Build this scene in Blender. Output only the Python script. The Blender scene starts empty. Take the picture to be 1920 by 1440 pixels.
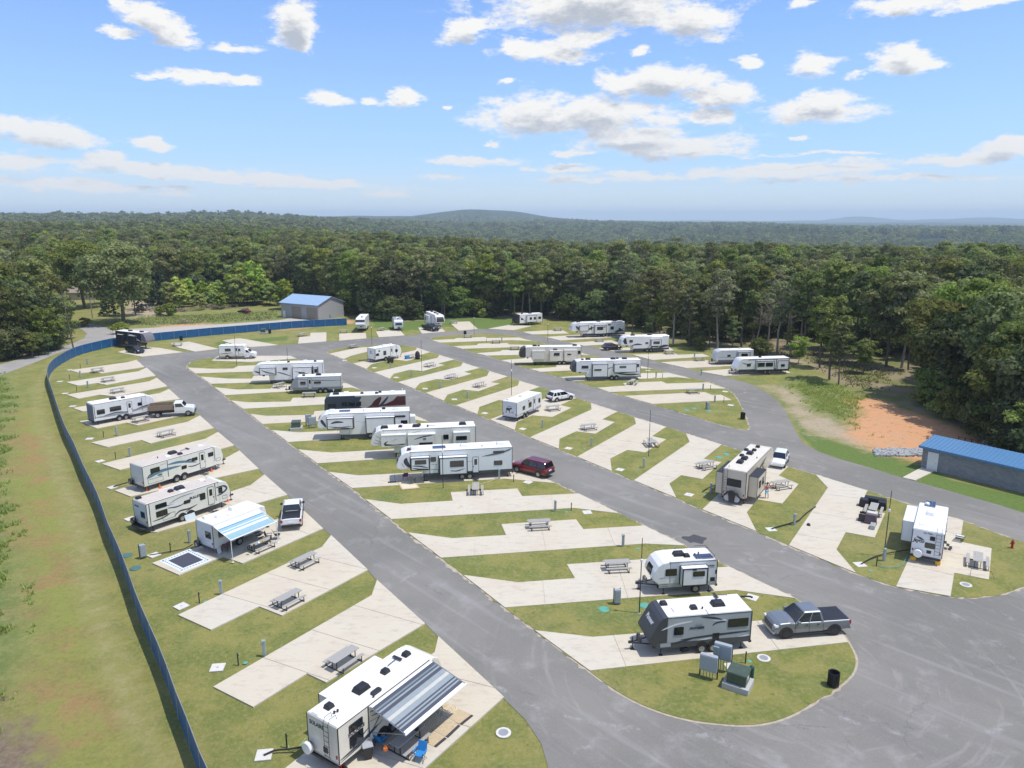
import bpy, bmesh, math, random
import numpy as np
from mathutils import Vector, Matrix, noise
random.seed(7); np.random.seed(7)
S = bpy.context.scene
C = S.collection
R = math.radians
PI = math.pi

# ---------------------------------------------------------------- camera
FPX = 1370.0; TH = math.atan(312 / FPX); CAMH = 30.0
cd = bpy.data.cameras.new('camera'); cam = bpy.data.objects.new('camera', cd); C.objects.link(cam)
cam.location = (0, 0, CAMH); cam.rotation_euler = (PI / 2 - TH, 0, 0)
cd.sensor_width = 36; cd.lens = 36 * FPX / 1920; cd.clip_start = .5; cd.clip_end = 60000
S.camera = cam

# ---------------------------------------------------------------- sun, sky, exposure
SUN = Vector((.40, -.09, 1.0)).normalized()          # direction towards the sun
EXPO = 0.25
SKY_STRENGTH = 0.15
HAZE_DENSITY = 0.00012
ld = bpy.data.lights.new('sun', 'SUN'); ld.energy = 3.45; ld.angle = R(.55); ld.color = (1, .95, .86)
lo = bpy.data.objects.new('sun', ld); C.objects.link(lo); lo.rotation_euler = SUN.to_track_quat('Z', 'Y').to_euler()
S.view_settings.view_transform = 'Standard'; S.view_settings.look = 'None'
S.view_settings.gamma = 1; S.view_settings.exposure = EXPO; S.view_settings.use_curve_mapping = False
try:
    S.cycles.volume_step_rate = 4; S.cycles.volume_bounces = 1; S.cycles.max_bounces = 6
    S.cycles.transparent_max_bounces = 8; S.cycles.diffuse_bounces = 3; S.cycles.glossy_bounces = 2
except Exception: pass

def G(px, py, z=0.0):
    """the place on the level z that the photograph shows at pixel px, py"""
    x = (px - 960) / FPX; y = -(py - 720) / FPX
    dy = math.cos(TH) + y * math.sin(TH); dz = -math.sin(TH) + y * math.cos(TH)
    t = (z - CAMH) / dz
    return (x * t, dy * t)

class NT:
    """small helper to write node trees"""
    def __init__(s, tree): s.t = tree; s.n = tree.nodes; s.l = tree.links
    def add(s, typ, ins=None, **kw):
        n = s.n.new(typ)
        for k, v in kw.items(): setattr(n, k, v)
        for k, v in (ins or {}).items():
            sock = n.inputs[k]
            if isinstance(v, bpy.types.NodeSocket): s.l.new(v, sock)
            else: sock.default_value = v
        return n
    def m(s, op, a, b=None, c=None, clamp=False):
        n = s.n.new('ShaderNodeMath'); n.operation = op; n.use_clamp = clamp
        for i, v in enumerate((a, b, c)):
            if v is None: continue
            if isinstance(v, bpy.types.NodeSocket): s.l.new(v, n.inputs[i])
            else: n.inputs[i].default_value = v
        return n.outputs[0]
    def v(s, op, a, b=None):
        n = s.n.new('ShaderNodeVectorMath'); n.operation = op
        for i, x in enumerate((a, b)):
            if x is None: continue
            if isinstance(x, bpy.types.NodeSocket): s.l.new(x, n.inputs[i])
            else: n.inputs[i].default_value = x
        return n.outputs['Value'] if op in ('LENGTH', 'DOT_PRODUCT') else n.outputs[0]
    def mix(s, f, a, b, blend='MIX'):
        n = s.n.new('ShaderNodeMix'); n.data_type = 'RGBA'; n.blend_type = blend
        for k, v in ((0, f), (6, a), (7, b)):
            if isinstance(v, bpy.types.NodeSocket): s.l.new(v, n.inputs[k])
            else: n.inputs[k].default_value = v if k == 0 else (*v[:3], 1)
        return n.outputs[2]
    def ramp(s, f, a, b, smooth=True):
        n = s.n.new('ShaderNodeMapRange'); n.interpolation_type = 'SMOOTHSTEP' if smooth else 'LINEAR'
        s.l.new(f, n.inputs[0]); n.inputs[1].default_value = a; n.inputs[2].default_value = b
        return n.outputs[0]
    def noise(s, vec, scale, detail=4, rough=.55, out=0):
        n = s.n.new('ShaderNodeTexNoise'); n.inputs['Scale'].default_value = scale
        n.inputs['Detail'].default_value = detail; n.inputs['Roughness'].default_value = rough
        if vec is not None: s.l.new(vec, n.inputs['Vector'])
        return n.outputs[out]

# ---------------------------------------------------------------- world: sky with clouds
W = bpy.data.worlds.new('World'); S.world = W; W.use_nodes = True
nt = NT(W.node_tree); W.node_tree.nodes.clear()
sky = nt.add('ShaderNodeTexSky', sky_type='NISHITA', sun_disc=False)
sky.sun_elevation = math.asin(SUN.z); sky.sun_rotation = math.atan2(SUN.x, SUN.y)
sky.altitude = 300; sky.air_density = 1.0; sky.dust_density = 0.6; sky.ozone_density = 2.0
geo = nt.add('ShaderNodeTexCoord')
dirv = geo.outputs['Generated']
sep = nt.add('ShaderNodeSeparateXYZ', {0: dirv})
az = nt.m('ARCTAN2', sep.outputs[0], sep.outputs[1]); el = nt.m('ARCSINE', sep.outputs[2])

def to_ae(px, py):
    x = (px - 960) / FPX; y = -(py - 720) / FPX
    d = Vector((x, math.cos(TH) + y * math.sin(TH), -math.sin(TH) + y * math.cos(TH))).normalized()
    return math.atan2(d.x, d.y), math.asin(d.z)
# each cloud: centre x, y and half width, half height in photograph pixels, tilt
CLOUDS = [(1120,12,250,42,0),(1300,30,90,38,.1),(880,55,70,20,-.15),(1030,97,100,22,.02),(960,92,40,20,0),(1090,70,60,20,0),
 (290,45,62,26,.38),(318,62,45,20,.3),(555,50,50,38,.2),(560,72,35,20,0),(375,148,70,14,.08),(450,154,32,12,0),(300,141,30,8,0),
 (612,178,44,16,.05),(765,182,30,18,0),(742,188,30,8,0),(700,186,22,9,0),(1525,120,45,24,.1),(1690,112,52,24,.2),(1740,122,40,14,0),(1618,143,18,8,0),
 (1390,114,28,12,0),(1250,150,110,32,.05),(1340,178,90,26,.05),(1170,150,60,20,.1),(1090,212,205,38,.03),(980,225,110,30,0),(1330,218,40,16,0),(1240,272,175,24,.02),
 (1330,285,90,14,0),(1190,248,120,16,0),(1520,212,100,24,0),(1560,186,60,18,0),(60,240,80,24,.1),(120,248,70,18,.2),(20,225,30,14,0),(270,272,45,12,.1),(193,298,28,12,0),
 (35,302,55,20,.05),(300,318,200,13,.03),(470,334,180,12,.06),(620,345,150,10,.05),(720,362,70,8,.03),(120,345,130,13,.03),(260,352,120,9,0),(330,367,60,5,0),
 (890,303,130,11,0),(1055,317,80,10,0),(825,335,50,9,.05),(1240,330,240,9,.01),(1480,322,190,15,0),(1560,318,220,10,0),(1750,300,150,10,-.03),(1860,292,110,17,-.12),(1900,272,60,16,-.1),
 (1640,337,250,7,0),(1500,291,150,4,-.02),(1100,340,120,6,0),(1690,8,70,16,0),(1820,6,60,12,0),(1500,10,30,8,0),(225,5,25,10,.2),(1205,92,24,10,-.1),(1290,57,25,6,0),(850,197,14,6,-.4),(925,272,22,5,0),
 (1500,264,20,4,0),(430,88,60,10,0),(220,55,30,12,0),(1070,286,70,5,0),(950,152,14,5,0)]
grp = bpy.data.node_groups.new('cloud_density', 'ShaderNodeTree')
grp.interface.new_socket('P', in_out='INPUT', socket_type='NodeSocketVector')
grp.interface.new_socket('D', in_out='OUTPUT', socket_type='NodeSocketFloat')
g = NT(grp); gi = g.add('NodeGroupInput'); go = g.add('NodeGroupOutput')
P = gi.outputs[0]
stretch = g.v('MULTIPLY', P, (1.0, 2.3, 1.0))
warp = g.noise(stretch, 9.0, 5, .6, out=1)
warp = g.v('MULTIPLY', g.v('SUBTRACT', warp, (.5, .5, .5)), (.075, .026, 0))
fine = g.v('MULTIPLY', g.v('SUBTRACT', g.noise(stretch, 42.0, 8, .72, out=1), (.5, .5, .5)), (.034, .017, 0))
Q = g.v('ADD', g.v('ADD', P, warp), fine)
cur = None
for (cx, cy, w, h, tl) in CLOUDS:
    a, e = to_ae(cx, cy)
    d = g.v('SUBTRACT', Q, (a, e, 0))
    if abs(tl) > .02:
        r = g.add('ShaderNodeVectorRotate', {'Vector': d, 'Angle': tl}, rotation_type='Z_AXIS'); d = r.outputs[0]
    big_ = h >= 20; w *= 1.05 if big_ else 1.02; h *= 1.10 if big_ else 1.02
    d = g.v('MULTIPLY', d, (FPX / w, FPX / h, 0))
    L = g.v('LENGTH', d)
    v = g.m('SUBTRACT', 1.0, L)
    if h < 12: v = g.m('MULTIPLY', v, .72)
    cur = v if cur is None else g.m('SMOOTH_MAX', cur, v, .12)
n1 = g.noise(stretch, 20.0, 8, .68)
base = g.m('ADD', cur, g.m('MULTIPLY', g.m('SUBTRACT', n1, .5), 2.1))
# clouds of the same kind out of view, more added to whiten skylight
sp = g.add('ShaderNodeSeparateXYZ', {0: P})
outa = g.ramp(g.m('ABSOLUTE', sp.outputs[0]), .66, .85); oute = g.ramp(sp.outputs[1], .31, .42)
outm = g.m('MAXIMUM', outa, oute)
n2 = g.noise(g.v('MULTIPLY', P, (1, 1.8, 1)), 5.0, 7, .62)
other = g.m('MULTIPLY', g.m('SUBTRACT', n2, .50), 7.0)
D = g.m('MAXIMUM', base, g.m('ADD', other, g.m('MULTIPLY', g.m('SUBTRACT', outm, 1.0), 6.0)))
g.l.new(D, go.inputs[0])
comb = nt.add('ShaderNodeCombineXYZ', {0: az, 1: el})
up = nt.v('ADD', comb.outputs[0], (.006, .016, 0))
c1 = nt.add('ShaderNodeGroup', {}, node_tree=grp); nt.l.new(comb.outputs[0], c1.inputs[0])
c2 = nt.add('ShaderNodeGroup', {}, node_tree=grp); nt.l.new(up, c2.inputs[0])
alpha = nt.ramp(c1.outputs[0], .0, .52)
shade = nt.ramp(nt.m('ADD', nt.m('MULTIPLY', c2.outputs[0], .85), nt.m('MULTIPLY', c1.outputs[0], .15)), .25, .95)
k = 1.0 / (SKY_STRENGTH * 2 ** EXPO)
lit = tuple(c * k for c in (.97, .965, .95)); dark = tuple(c * k for c in (.50, .545, .63))
cloudc = nt.mix(shade, lit, dark)
low = nt.ramp(el, .16, .02)
cloudc = nt.mix(nt.m('MULTIPLY', low, .45), cloudc, tuple(c * k for c in (.70, .74, .82)))
skyc = nt.mix(1.0, sky.outputs[0], (.63, .82, 1.16), 'MULTIPLY')
hz = nt.ramp(el, .42, .0)
skyc = nt.mix(nt.m('MULTIPLY', hz, .50), skyc, tuple(c * k for c in (.52, .72, .96)))
hz2 = nt.ramp(el, .085, .0)
skyc = nt.mix(nt.m('MULTIPLY', hz2, .80), skyc, tuple(c * k for c in (.76, .85, .91)))
final = nt.mix(alpha, skyc, cloudc)
bg = nt.add('ShaderNodeBackground', {'Color': final, 'Strength': SKY_STRENGTH})
wo = nt.add('ShaderNodeOutputWorld', {'Surface': bg.outputs[0]})
try: W.cycles.sampling_method = 'MANUAL'; W.cycles.sample_map_resolution = 512
except Exception: pass
# ---------------------------------------------------------------- object helpers
def tag(o, label=None, cat=None, group=None, kind=None):
    if label: o['label'] = label
    if cat: o['category'] = cat
    if group: o['group'] = group
    if kind: o['kind'] = kind
    return o
def empty(name, loc, rz=0.0, label=None, cat=None, group=None, sc=1.0):
    o = bpy.data.objects.new(name, None); C.objects.link(o); o.location = (*loc[:2], loc[2] if len(loc) > 2 else 0)
    o.rotation_euler = (0, 0, rz); o.empty_display_size = .3
    if sc != 1.0: o.scale = (sc, sc, sc)
    return tag(o, label, cat, group)
def copy_tree(o, parent=None):
    c = o.copy(); C.objects.link(c)
    if parent: c.parent = parent
    for ch in o.children: copy_tree(ch, c)
    return c
def place(proto, used, loc, rz=0.0, label=None, group=None, sc=None):
    """the first time the thing itself, then copies of it with all its parts"""
    o = proto if not used else copy_tree(proto)
    used.append(o); o.location = (*loc[:2], loc[2] if len(loc) > 2 else 0); o.rotation_euler = (0, 0, rz)
    if sc: o.scale = (sc, sc, sc) if not isinstance(sc, tuple) else sc
    if label: o['label'] = label
    if group: o['group'] = group
    return o

class MB:
    def __init__(s): s.v = []; s.f = []; s.mi = []
    def poly(s, pts, m=0):
        b = len(s.v); s.v += [tuple(p) for p in pts]; s.f.append(tuple(range(b, b + len(pts)))); s.mi.append(m); return s
    def hexa(s, p, m=0):
        b = len(s.v); s.v += [tuple(q) for q in p]
        for q in ((0,3,2,1),(4,5,6,7),(0,1,5,4),(1,2,6,5),(2,3,7,6),(3,0,4,7)): s.f.append(tuple(b+i for i in q)); s.mi.append(m)
        return s
    def box(s, x0, x1, y0, y1, z0, z1, m=0):
        return s.hexa([(x0,y0,z0),(x1,y0,z0),(x1,y1,z0),(x0,y1,z0),(x0,y0,z1),(x1,y0,z1),(x1,y1,z1),(x0,y1,z1)], m)
    def taper(s, x0, x1, y0, y1, z0, z1, ix, iy, m=0):
        return s.hexa([(x0,y0,z0),(x1,y0,z0),(x1,y1,z0),(x0,y1,z0),(x0+ix,y0+iy,z1),(x1-ix,y0+iy,z1),(x1-ix,y1-iy,z1),(x0+ix,y1-iy,z1)], m)
    def ext(s, pts, axis, a, b_, m=0, mside=None, scale=None):
        """extrude a 2D outline; axis y: pts are (x,z); axis z: pts are (x,y); axis x: pts are (y,z)"""
        def mk(p, t):
            return (p[0], t, p[1]) if axis == 'y' else ((p[0], p[1], t) if axis == 'z' else (t, p[0], p[1]))
        n = len(pts); b = len(s.v)
        area = sum(pts[i][0]*pts[(i+1)%n][1]-pts[(i+1)%n][0]*pts[i][1] for i in range(n))
        if (area < 0) != (axis == 'y'): pts = pts[::-1]
        s.v += [mk(p, a) for p in pts] + [mk(p, b_) for p in pts]
        lo = tuple(range(b, b+n)); hi = tuple(range(b+n, b+2*n))
        s.f.append(lo[::-1]); s.mi.append(m); s.f.append(hi); s.mi.append(m)
        for i in range(n):
            j = (i+1) % n; s.f.append((b+i, b+j, b+n+j, b+n+i)); s.mi.append(m if mside is None else mside)
        return s
    def tube(s, path, r, n=6, m=0, r2=None):
        path = [Vector(p) for p in path]; b0 = len(s.v); k = len(path)
        for i, p in enumerate(path):
            d = (path[min(i+1, k-1)] - path[max(i-1, 0)]).normalized()
            a = Vector((0,0,1)) if abs(d.z) < .9 else Vector((1,0,0))
            u = d.cross(a).normalized(); w = d.cross(u)
            rr = r if r2 is None else r + (r2-r)*i/(k-1)
            for j in range(n):
                t = 2*PI*j/n; s.v.append(tuple(p + u*math.cos(t)*rr + w*math.sin(t)*rr))
        for i in range(k-1):
            for j in range(n):
                a = b0+i*n+j; c = b0+i*n+(j+1)%n; s.f.append((a, a+n, c+n, c)); s.mi.append(m)
        s.f.append(tuple(range(b0, b0+n))); s.mi.append(m)
        s.f.append(tuple(range(b0+(k-1)*n, b0+k*n))[::-1]); s.mi.append(m)
        return s
    def lathe(s, prof, c=(0,0,0), n=16, axis='z', m=0, ms=None):
        """prof: (radius, height) pairs"""
        b0 = len(s.v)
        for (r, h) in prof:
            for j in range(n):
                t = 2*PI*j/n; x, y = r*math.cos(t), r*math.sin(t)
                q = (x, y, h) if axis == 'z' else ((x, h, y) if axis == 'y' else (h, x, y))
                s.v.append((c[0]+q[0], c[1]+q[1], c[2]+q[2]))
        for i in range(len(prof)-1):
            for j in range(n):
                a = b0+i*n+j; d = b0+i*n+(j+1)%n
                f = (a, d, d+n, a+n)
                s.f.append(f if axis != 'y' else f[::-1]); s.mi.append(m if ms is None else ms[i])
        s.f.append(tuple(range(b0, b0+n))); s.mi.append(m if ms is None else ms[0])
        s.f.append(tuple(range(b0+(len(prof)-1)*n, b0+len(prof)*n))); s.mi.append(m if ms is None else ms[-1])
        return s
    def mesh(s, name, mats):
        me = bpy.data.meshes.new(name); me.from_pydata(s.v, [], s.f)
        for mm in (mats if isinstance(mats, (list, tuple)) else [mats]): me.materials.append(mm)
        me.polygons.foreach_set('material_index', s.mi); me.update(); return me
    def build(s, name, mats, parent=None, bevel=0, smooth=False, kind=None, recalc=False, seg=2):
        me = s.mesh(name, mats)
        if recalc:
            bm = bmesh.new(); bm.from_mesh(me); bmesh.ops.recalc_face_normals(bm, faces=bm.faces); bm.to_mesh(me); bm.free()
        if smooth: me.shade_smooth()
        o = bpy.data.objects.new(name, me); C.objects.link(o)
        if parent: o.parent = parent
        if bevel:
            mo = o.modifiers.new('bevel', 'BEVEL'); mo.width = bevel; mo.segments = seg; mo.limit_method = 'ANGLE'; mo.angle_limit = R(35)
            mo.harden_normals = False
        if kind: o['kind'] = kind
        return o

# ---------------------------------------------------------------- materials
MATS = {}
def mat(name, col, rough=.6, metal=0.0, var=.08, vs=3.0, bump=0.0, bs=40.0, coat=0.0, spec=.5, trans=0.0, grime=0.0, groove=None):
    if name in MATS: return MATS[name]
    m = bpy.data.materials.new(name); m.use_nodes = True; t = NT(m.node_tree)
    b = m.node_tree.nodes['Principled BSDF']
    tc = t.add('ShaderNodeTexCoord'); oi = t.add('ShaderNodeObjectInfo')
    vec = t.v('ADD', tc.outputs['Object'], oi.outputs['Location'])
    nz = t.noise(vec, vs, 5, .6)
    k = t.m('ADD', t.m('MULTIPLY', t.m('SUBTRACT', nz, .5), var * 4), 1.0)
    c = t.v('SCALE', (*col, ), None) if False else None
    mul = t.add('ShaderNodeVectorMath', operation='SCALE'); mul.inputs[0].default_value = col; t.l.new(k, mul.inputs['Scale'])
    colo = mul.outputs[0]
    if grime:
        g2 = t.noise(t.v('MULTIPLY', vec, (1.6, 1.6, .5)), 2.2, 6, .7)
        colo = t.mix(t.m('MULTIPLY', t.ramp(g2, .48, .75), grime), colo, (.25, .22, .18))
    t.l.new(colo, b.inputs['Base Color'])
    b.inputs['Roughness'].default_value = rough; b.inputs['Metallic'].default_value = metal
    b.inputs['Coat Weight'].default_value = coat; b.inputs['Coat Roughness'].default_value = .08
    b.inputs['Specular IOR Level'].default_value = spec
    if bump or groove:
        if groove:
            w = t.add('ShaderNodeTexWave', {'Vector': tc.outputs['Object'], 'Scale': groove[0]}, wave_type='BANDS', bands_direction=groove[1])
            h = t.m('MULTIPLY', w.outputs[1], groove[2])
            if bump: h = t.m('ADD', h, t.m('MULTIPLY', t.noise(vec, bs, 4), bump))
        else: h = t.m('MULTIPLY', t.noise(vec, bs, 4), bump)
        bn = t.add('ShaderNodeBump', {'Height': h, 'Distance': 1.0}); t.l.new(bn.outputs[0], b.inputs['Normal'])
    MATS[name] = m; return m

def white(n='white_gelcoat', c=(.80, .80, .79), **k): return mat(n, c, .28, var=.02, vs=1.2, coat=.3, grime=.16, **k)
M_WHITE = white()
M_CREAM = white('cream_gelcoat', (.72, .68, .58))
M_IVORY = white('ivory_gelcoat', (.74, .73, .66))
M_GREYWALL = white('grey_ribbed_wall', (.36, .40, .40), groove=(10, 'Z', .012))
M_WHITERIB = white('white_ribbed_wall', (.76, .77, .78), groove=(8, 'Z', .008))
M_TAN = white('tan_gelcoat', (.64, .57, .46))
M_ROOF = mat('roof_membrane_white', (.78, .77, .74), .55, var=.05, vs=1.0, grime=.22)
M_ROOFTAN = mat('roof_membrane_tan', (.56, .50, .44), .6, var=.07, vs=1.0, grime=.25)
M_BLACK = mat('black_plastic', (.018, .018, .022), .42, var=.2)
M_DARK = mat('dark_trim', (.022, .024, .03), .45, var=.1)
M_CHAR = mat('charcoal_gelcoat', (.055, .058, .064), .45, var=.05, coat=.08)
M_STRIPE = mat('dark_vinyl_graphic', (.045, .05, .07), .35, var=.05)
M_STRIPEG = mat('grey_vinyl_graphic', (.28, .30, .33), .4, var=.05)
M_STRIPEW = mat('silver_vinyl_graphic', (.72, .73, .75), .35, var=.03)
M_STRIPEB = mat('blue_vinyl_graphic', (.10, .20, .28), .35, var=.05)
M_MAROON = mat('maroon_paint', (.075, .012, .018), .2, var=.08, coat=.8)
M_NAVY = mat('navy_paint', (.025, .035, .07), .2, var=.08, coat=.8)
M_TEALNAVY = mat('slate_blue_paint', (.03, .045, .065), .35, var=.08, coat=.3)
M_GOLD = mat('bronze_paint', (.30, .21, .12), .3, var=.08, coat=.6)
M_GLASS = mat('tinted_glass', (.012, .014, .016), .05, var=.3, vs=1.5, spec=.9)
M_FRAME = mat('window_frame', (.02, .02, .022), .4)
M_TYRE = mat('tyre_rubber', (.022, .022, .023), .85, var=.15, bump=.004)
M_ALU = mat('aluminium', (.36, .37, .39), .4, metal=.7, var=.06)
M_STEEL = mat('dark_steel', (.05, .05, .055), .5, metal=.5, var=.15)
M_GALV = mat('galvanised_steel', (.42, .43, .44), .5, metal=.6, var=.1)
M_TABLE = mat('grey_plastic_planks', (.36, .35, .33), .6, var=.08, vs=8)
M_CONC = None
M_PEDESTAL = mat('grey_green_enamel', (.30, .36, .36), .45, var=.06)
M_PANELBOX = mat('grey_enamel', (.33, .37, .40), .42, var=.06, grime=.15)
M_XFMR = mat('dark_green_enamel', (.055, .085, .06), .4, var=.08, grime=.2)
M_GREENLID = mat('green_plastic_lid', (.10, .34, .26), .5, var=.1)
M_DGREENLID = mat('dull_green_lid', (.07, .16, .15), .55, var=.12)
M_WCONC = mat('pale_concrete_lid', (.60, .58, .53), .8, var=.1, vs=6)
M_ALU2 = None
M_HOSE = mat('black_corrugated_hose', (.02, .018, .018), .6, bump=.01, bs=30)
M_RED = mat('red_paint', (.35, .02, .02), .4)
M_ORANGE = mat('orange_plastic', (.75, .18, .03), .45)
M_YELLOW = mat('yellow_plastic', (.85, .48, .02), .45)
M_BLUE = mat('blue_fabric', (.02, .22, .55), .8, var=.1)
M_TEAL = mat('teal_fabric', (.05, .33, .36), .8, var=.1)
M_LBLUE = mat('light_blue_fabric', (.35, .62, .78), .8)
M_PURPLE = mat('purple_fabric', (.13, .02, .13), .8)
M_SKIN = mat('skin', (.50, .28, .20), .5, var=.04)
M_WOOD = mat('weathered_wood', (.24, .18, .13), .85, var=.25, vs=9)
M_BARK = mat('bark', (.13, .105, .085), .9, var=.3, vs=5, bump=.02, bs=12)
M_PALEBARK = mat('pale_bark', (.30, .27, .23), .9, var=.25, vs=5, bump=.02, bs=12)
M_DEAD = mat('dead_branches', (.25, .215, .19), .9, var=.25, vs=5)
M_SOLAR = mat('solar_cells', (.03, .05, .10), .12, var=.1, spec=.9)
M_SHIRT = mat('pink_red_shirt', (.55, .16, .14), .85)
M_PCAP = mat('dark_hair', (.05, .03, .02), .7)

def world_vec(t):
    return t.add('ShaderNodeNewGeometry').outputs['Position']

def leaf_mat(name, col, var=.42, trans=.34):
    m = bpy.data.materials.new(name); m.use_nodes = True; t = NT(m.node_tree); m.node_tree.nodes.clear()
    gg = t.add('ShaderNodeNewGeometry'); oi = t.add('ShaderNodeObjectInfo')
    hs = t.add('ShaderNodeHueSaturation', {'Color': (*col, 1)})
    r1 = gg.outputs['Random Per Island']; r2 = oi.outputs['Random']
    t.l.new(t.m('ADD', .5, t.m('MULTIPLY', t.m('SUBTRACT', r2, .5), .055)), hs.inputs['Hue'])
    t.l.new(t.m('ADD', .93, t.m('MULTIPLY', t.m('SUBTRACT', t.m('FRACT', t.m('MULTIPLY', r2, 7.3)), .5), .35)), hs.inputs['Saturation'])
    val = t.m('ADD', 1.0, t.m('ADD', t.m('MULTIPLY', t.m('SUBTRACT', r1, .5), var * 1.6), t.m('MULTIPLY', t.m('SUBTRACT', t.m('FRACT', t.m('MULTIPLY', r2, 13.7)), .5), .85)))
    t.l.new(val, hs.inputs['Value'])
    di = t.add('ShaderNodeBsdfPrincipled', {'Base Color': hs.outputs[0], 'Roughness': .7, 'Specular IOR Level': .10})
    tr = t.add('ShaderNodeBsdfTranslucent'); mm = t.mix(1.0, hs.outputs[0], (1.0, 1.25, .5), 'MULTIPLY'); t.l.new(mm, tr.inputs[0])
    ms = t.add('ShaderNodeMixShader', {0: trans, 1: di.outputs[0], 2: tr.outputs[0]})
    t.add('ShaderNodeOutputMaterial', {0: ms.outputs[0]})
    return m
LEAF = [leaf_mat('oak_leaves', (.205, .228, .066)), leaf_mat('bright_leaves', (.235, .27, .072)), leaf_mat('dark_leaves', (.135, .162, .050)),
        leaf_mat('grey_green_leaves', (.215, .215, .10)), leaf_mat('sapling_leaves', (.31, .37, .075)), leaf_mat('cedar_needles', (.055, .09, .04), trans=.08)]

# --- grass for the mown lawns, in world space so that it runs on across every sheet
def grass_nodes(t):
    p = world_vec(t)
    big = t.noise(p, .035, 4, .6); mid = t.noise(p, .32, 5, .65); fine = t.noise(p, 3.2, 6, .7); vf = t.noise(p, 14, 4, .7)
    c = t.mix(t.ramp(mid, .40, .60), (.27, .258, .072), (.172, .198, .046))
    c = t.mix(t.m('MULTIPLY', t.ramp(big, .48, .66), .6), c, (.31, .27, .115))
    c = t.mix(t.m('MULTIPLY', t.ramp(t.noise(p, .11, 3, .6), .54, .66), .6), c, (.14, .20, .055))
    c = t.mix(t.m('MULTIPLY', t.ramp(fine, .42, .72), .65), c, (.36, .31, .15))
    c = t.mix(t.m('MULTIPLY', t.ramp(t.noise(p, .9, 5, .75), .57, .68), .7), c, (.11, .165, .045))
    c = t.mix(t.m('MULTIPLY', t.ramp(t.noise(p, 5.5, 3, .6), .70, .76), .8), c, (.42, .38, .27))
    c = t.mix(t.m('MULTIPLY', t.ramp(vf, .42, .70), .40), c, (.10, .12, .03))
    c = t.mix(t.m('MULTIPLY', t.ramp(t.noise(p, 1.7, 4, .6), .62, .70), .55), c, (.085, .13, .03))
    h = t.m('ADD', t.m('MULTIPLY', vf, .06), t.m('MULTIPLY', fine, .16))
    bn = t.add('ShaderNodeBump', {'Height': h, 'Distance': 1.0, 'Strength': .9})
    return c, bn.outputs[0], p
def simple_mat(name, fn, rough=.95):
    m = bpy.data.materials.new(name); m.use_nodes = True; t = NT(m.node_tree); b = m.node_tree.nodes['Principled BSDF']
    c, n, *_ = fn(t); t.l.new(c, b.inputs['Base Color'])
    if n is not None: t.l.new(n, b.inputs['Normal'])
    if hasattr(rough, 'is_linked') or isinstance(rough, bpy.types.NodeSocket): pass
    else: b.inputs['Roughness'].default_value = rough
    b.inputs['Specular IOR Level'].default_value = .25
    return m
M_GRASS = simple_mat('mown_grass', grass_nodes)

def asphalt_nodes(t):
    p = world_vec(t)
    rot = t.add('ShaderNodeVectorRotate', {'Vector': p, 'Angle': R(47)}, rotation_type='Z_AXIS').outputs[0]
    st = t.v('MULTIPLY', rot, (.06, 1.0, 1.0)) ; st2 = t.v('MULTIPLY', rot, (.12, 1.3, 1.0))
    big = t.noise(p, .07, 4, .6); blot = t.noise(p, .35, 6, .7); fine = t.noise(p, 9, 5, .75)
    c = t.mix(t.ramp(big, .35, .68), (.176, .170, .153), (.228, .218, .196))
    c = t.mix(t.m('MULTIPLY', t.ramp(blot, .52, .74), .55), c, (.33, .32, .305))
    c = t.mix(t.m('MULTIPLY', t.ramp(t.noise(st, .9, 5, .6), .54, .70), .40), c, (.31, .30, .295))
    c = t.mix(t.m('MULTIPLY', t.ramp(t.noise(st, .5, 3, .5), .56, .70), .35), c, (.15, .142, .14))
    cen = t.v('SUBTRACT', p, (*G(1490, 1235), 0)); rad = t.v('LENGTH', cen); cs_ = t.add('ShaderNodeSeparateXYZ', {0: cen}); th_ = t.m('ARCTAN2', cs_.outputs[0], cs_.outputs[1])
    pol = t.add('ShaderNodeCombineXYZ', {0: t.m('MULTIPLY', rad, 1.0), 1: t.m('MULTIPLY', th_, 1.3)}).outputs[0]
    sw = t.m('MULTIPLY', t.ramp(t.noise(pol, 1.3, 6, .72), .53, .68), t.ramp(rad, 34, 16))
    c = t.mix(t.m('MULTIPLY', sw, .30), c, (.37, .35, .335))
    ck = t.add('ShaderNodeTexVoronoi', {'Vector': t.v('ADD', p, t.v('MULTIPLY', t.noise(p, .7, 5, .7, out=1), (2.5, 2.5, 0))), 'Scale': .09}, feature='DISTANCE_TO_EDGE')
    c = t.mix(t.m('MULTIPLY', t.ramp(ck.outputs[0], .006, .001), t.m('MULTIPLY', t.ramp(t.noise(p, .12, 3, .6), .50, .56), .35)), c, (.08, .08, .08))
    vx = t.add('ShaderNodeTexVoronoi', {'Vector': t.v('ADD', t.v('MULTIPLY', p, (.05, .05, .05)), t.v('MULTIPLY', t.noise(p, .8, 4, .6, out=1), (.02, .02, 0))), 'Scale': 1.0}, feature='DISTANCE_TO_EDGE')
    arcs = t.add('ShaderNodeTexVoronoi', {'Vector': p, 'Scale': .045}, feature='F1')
    ringv = t.m('ABSOLUTE', t.m('SUBTRACT', t.m('FRACT', t.m('MULTIPLY', arcs.outputs[0], 2.6)), .5))
    ring = t.ramp(ringv, .035, .0)
    c = t.mix(t.m('MULTIPLY', ring, t.m('MULTIPLY', t.ramp(t.noise(p, .5, 5, .75), .52, .66), .55)), c, (.38, .375, .37))
    c = t.mix(t.m('MULTIPLY', t.ramp(fine, .4, .8), .35), c, (.30, .295, .29))
    bn = t.add('ShaderNodeBump', {'Height': t.m('MULTIPLY', t.noise(p, 22, 4, .7), .02), 'Distance': 1.0, 'Strength': .6})
    return c, bn.outputs[0]
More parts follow.
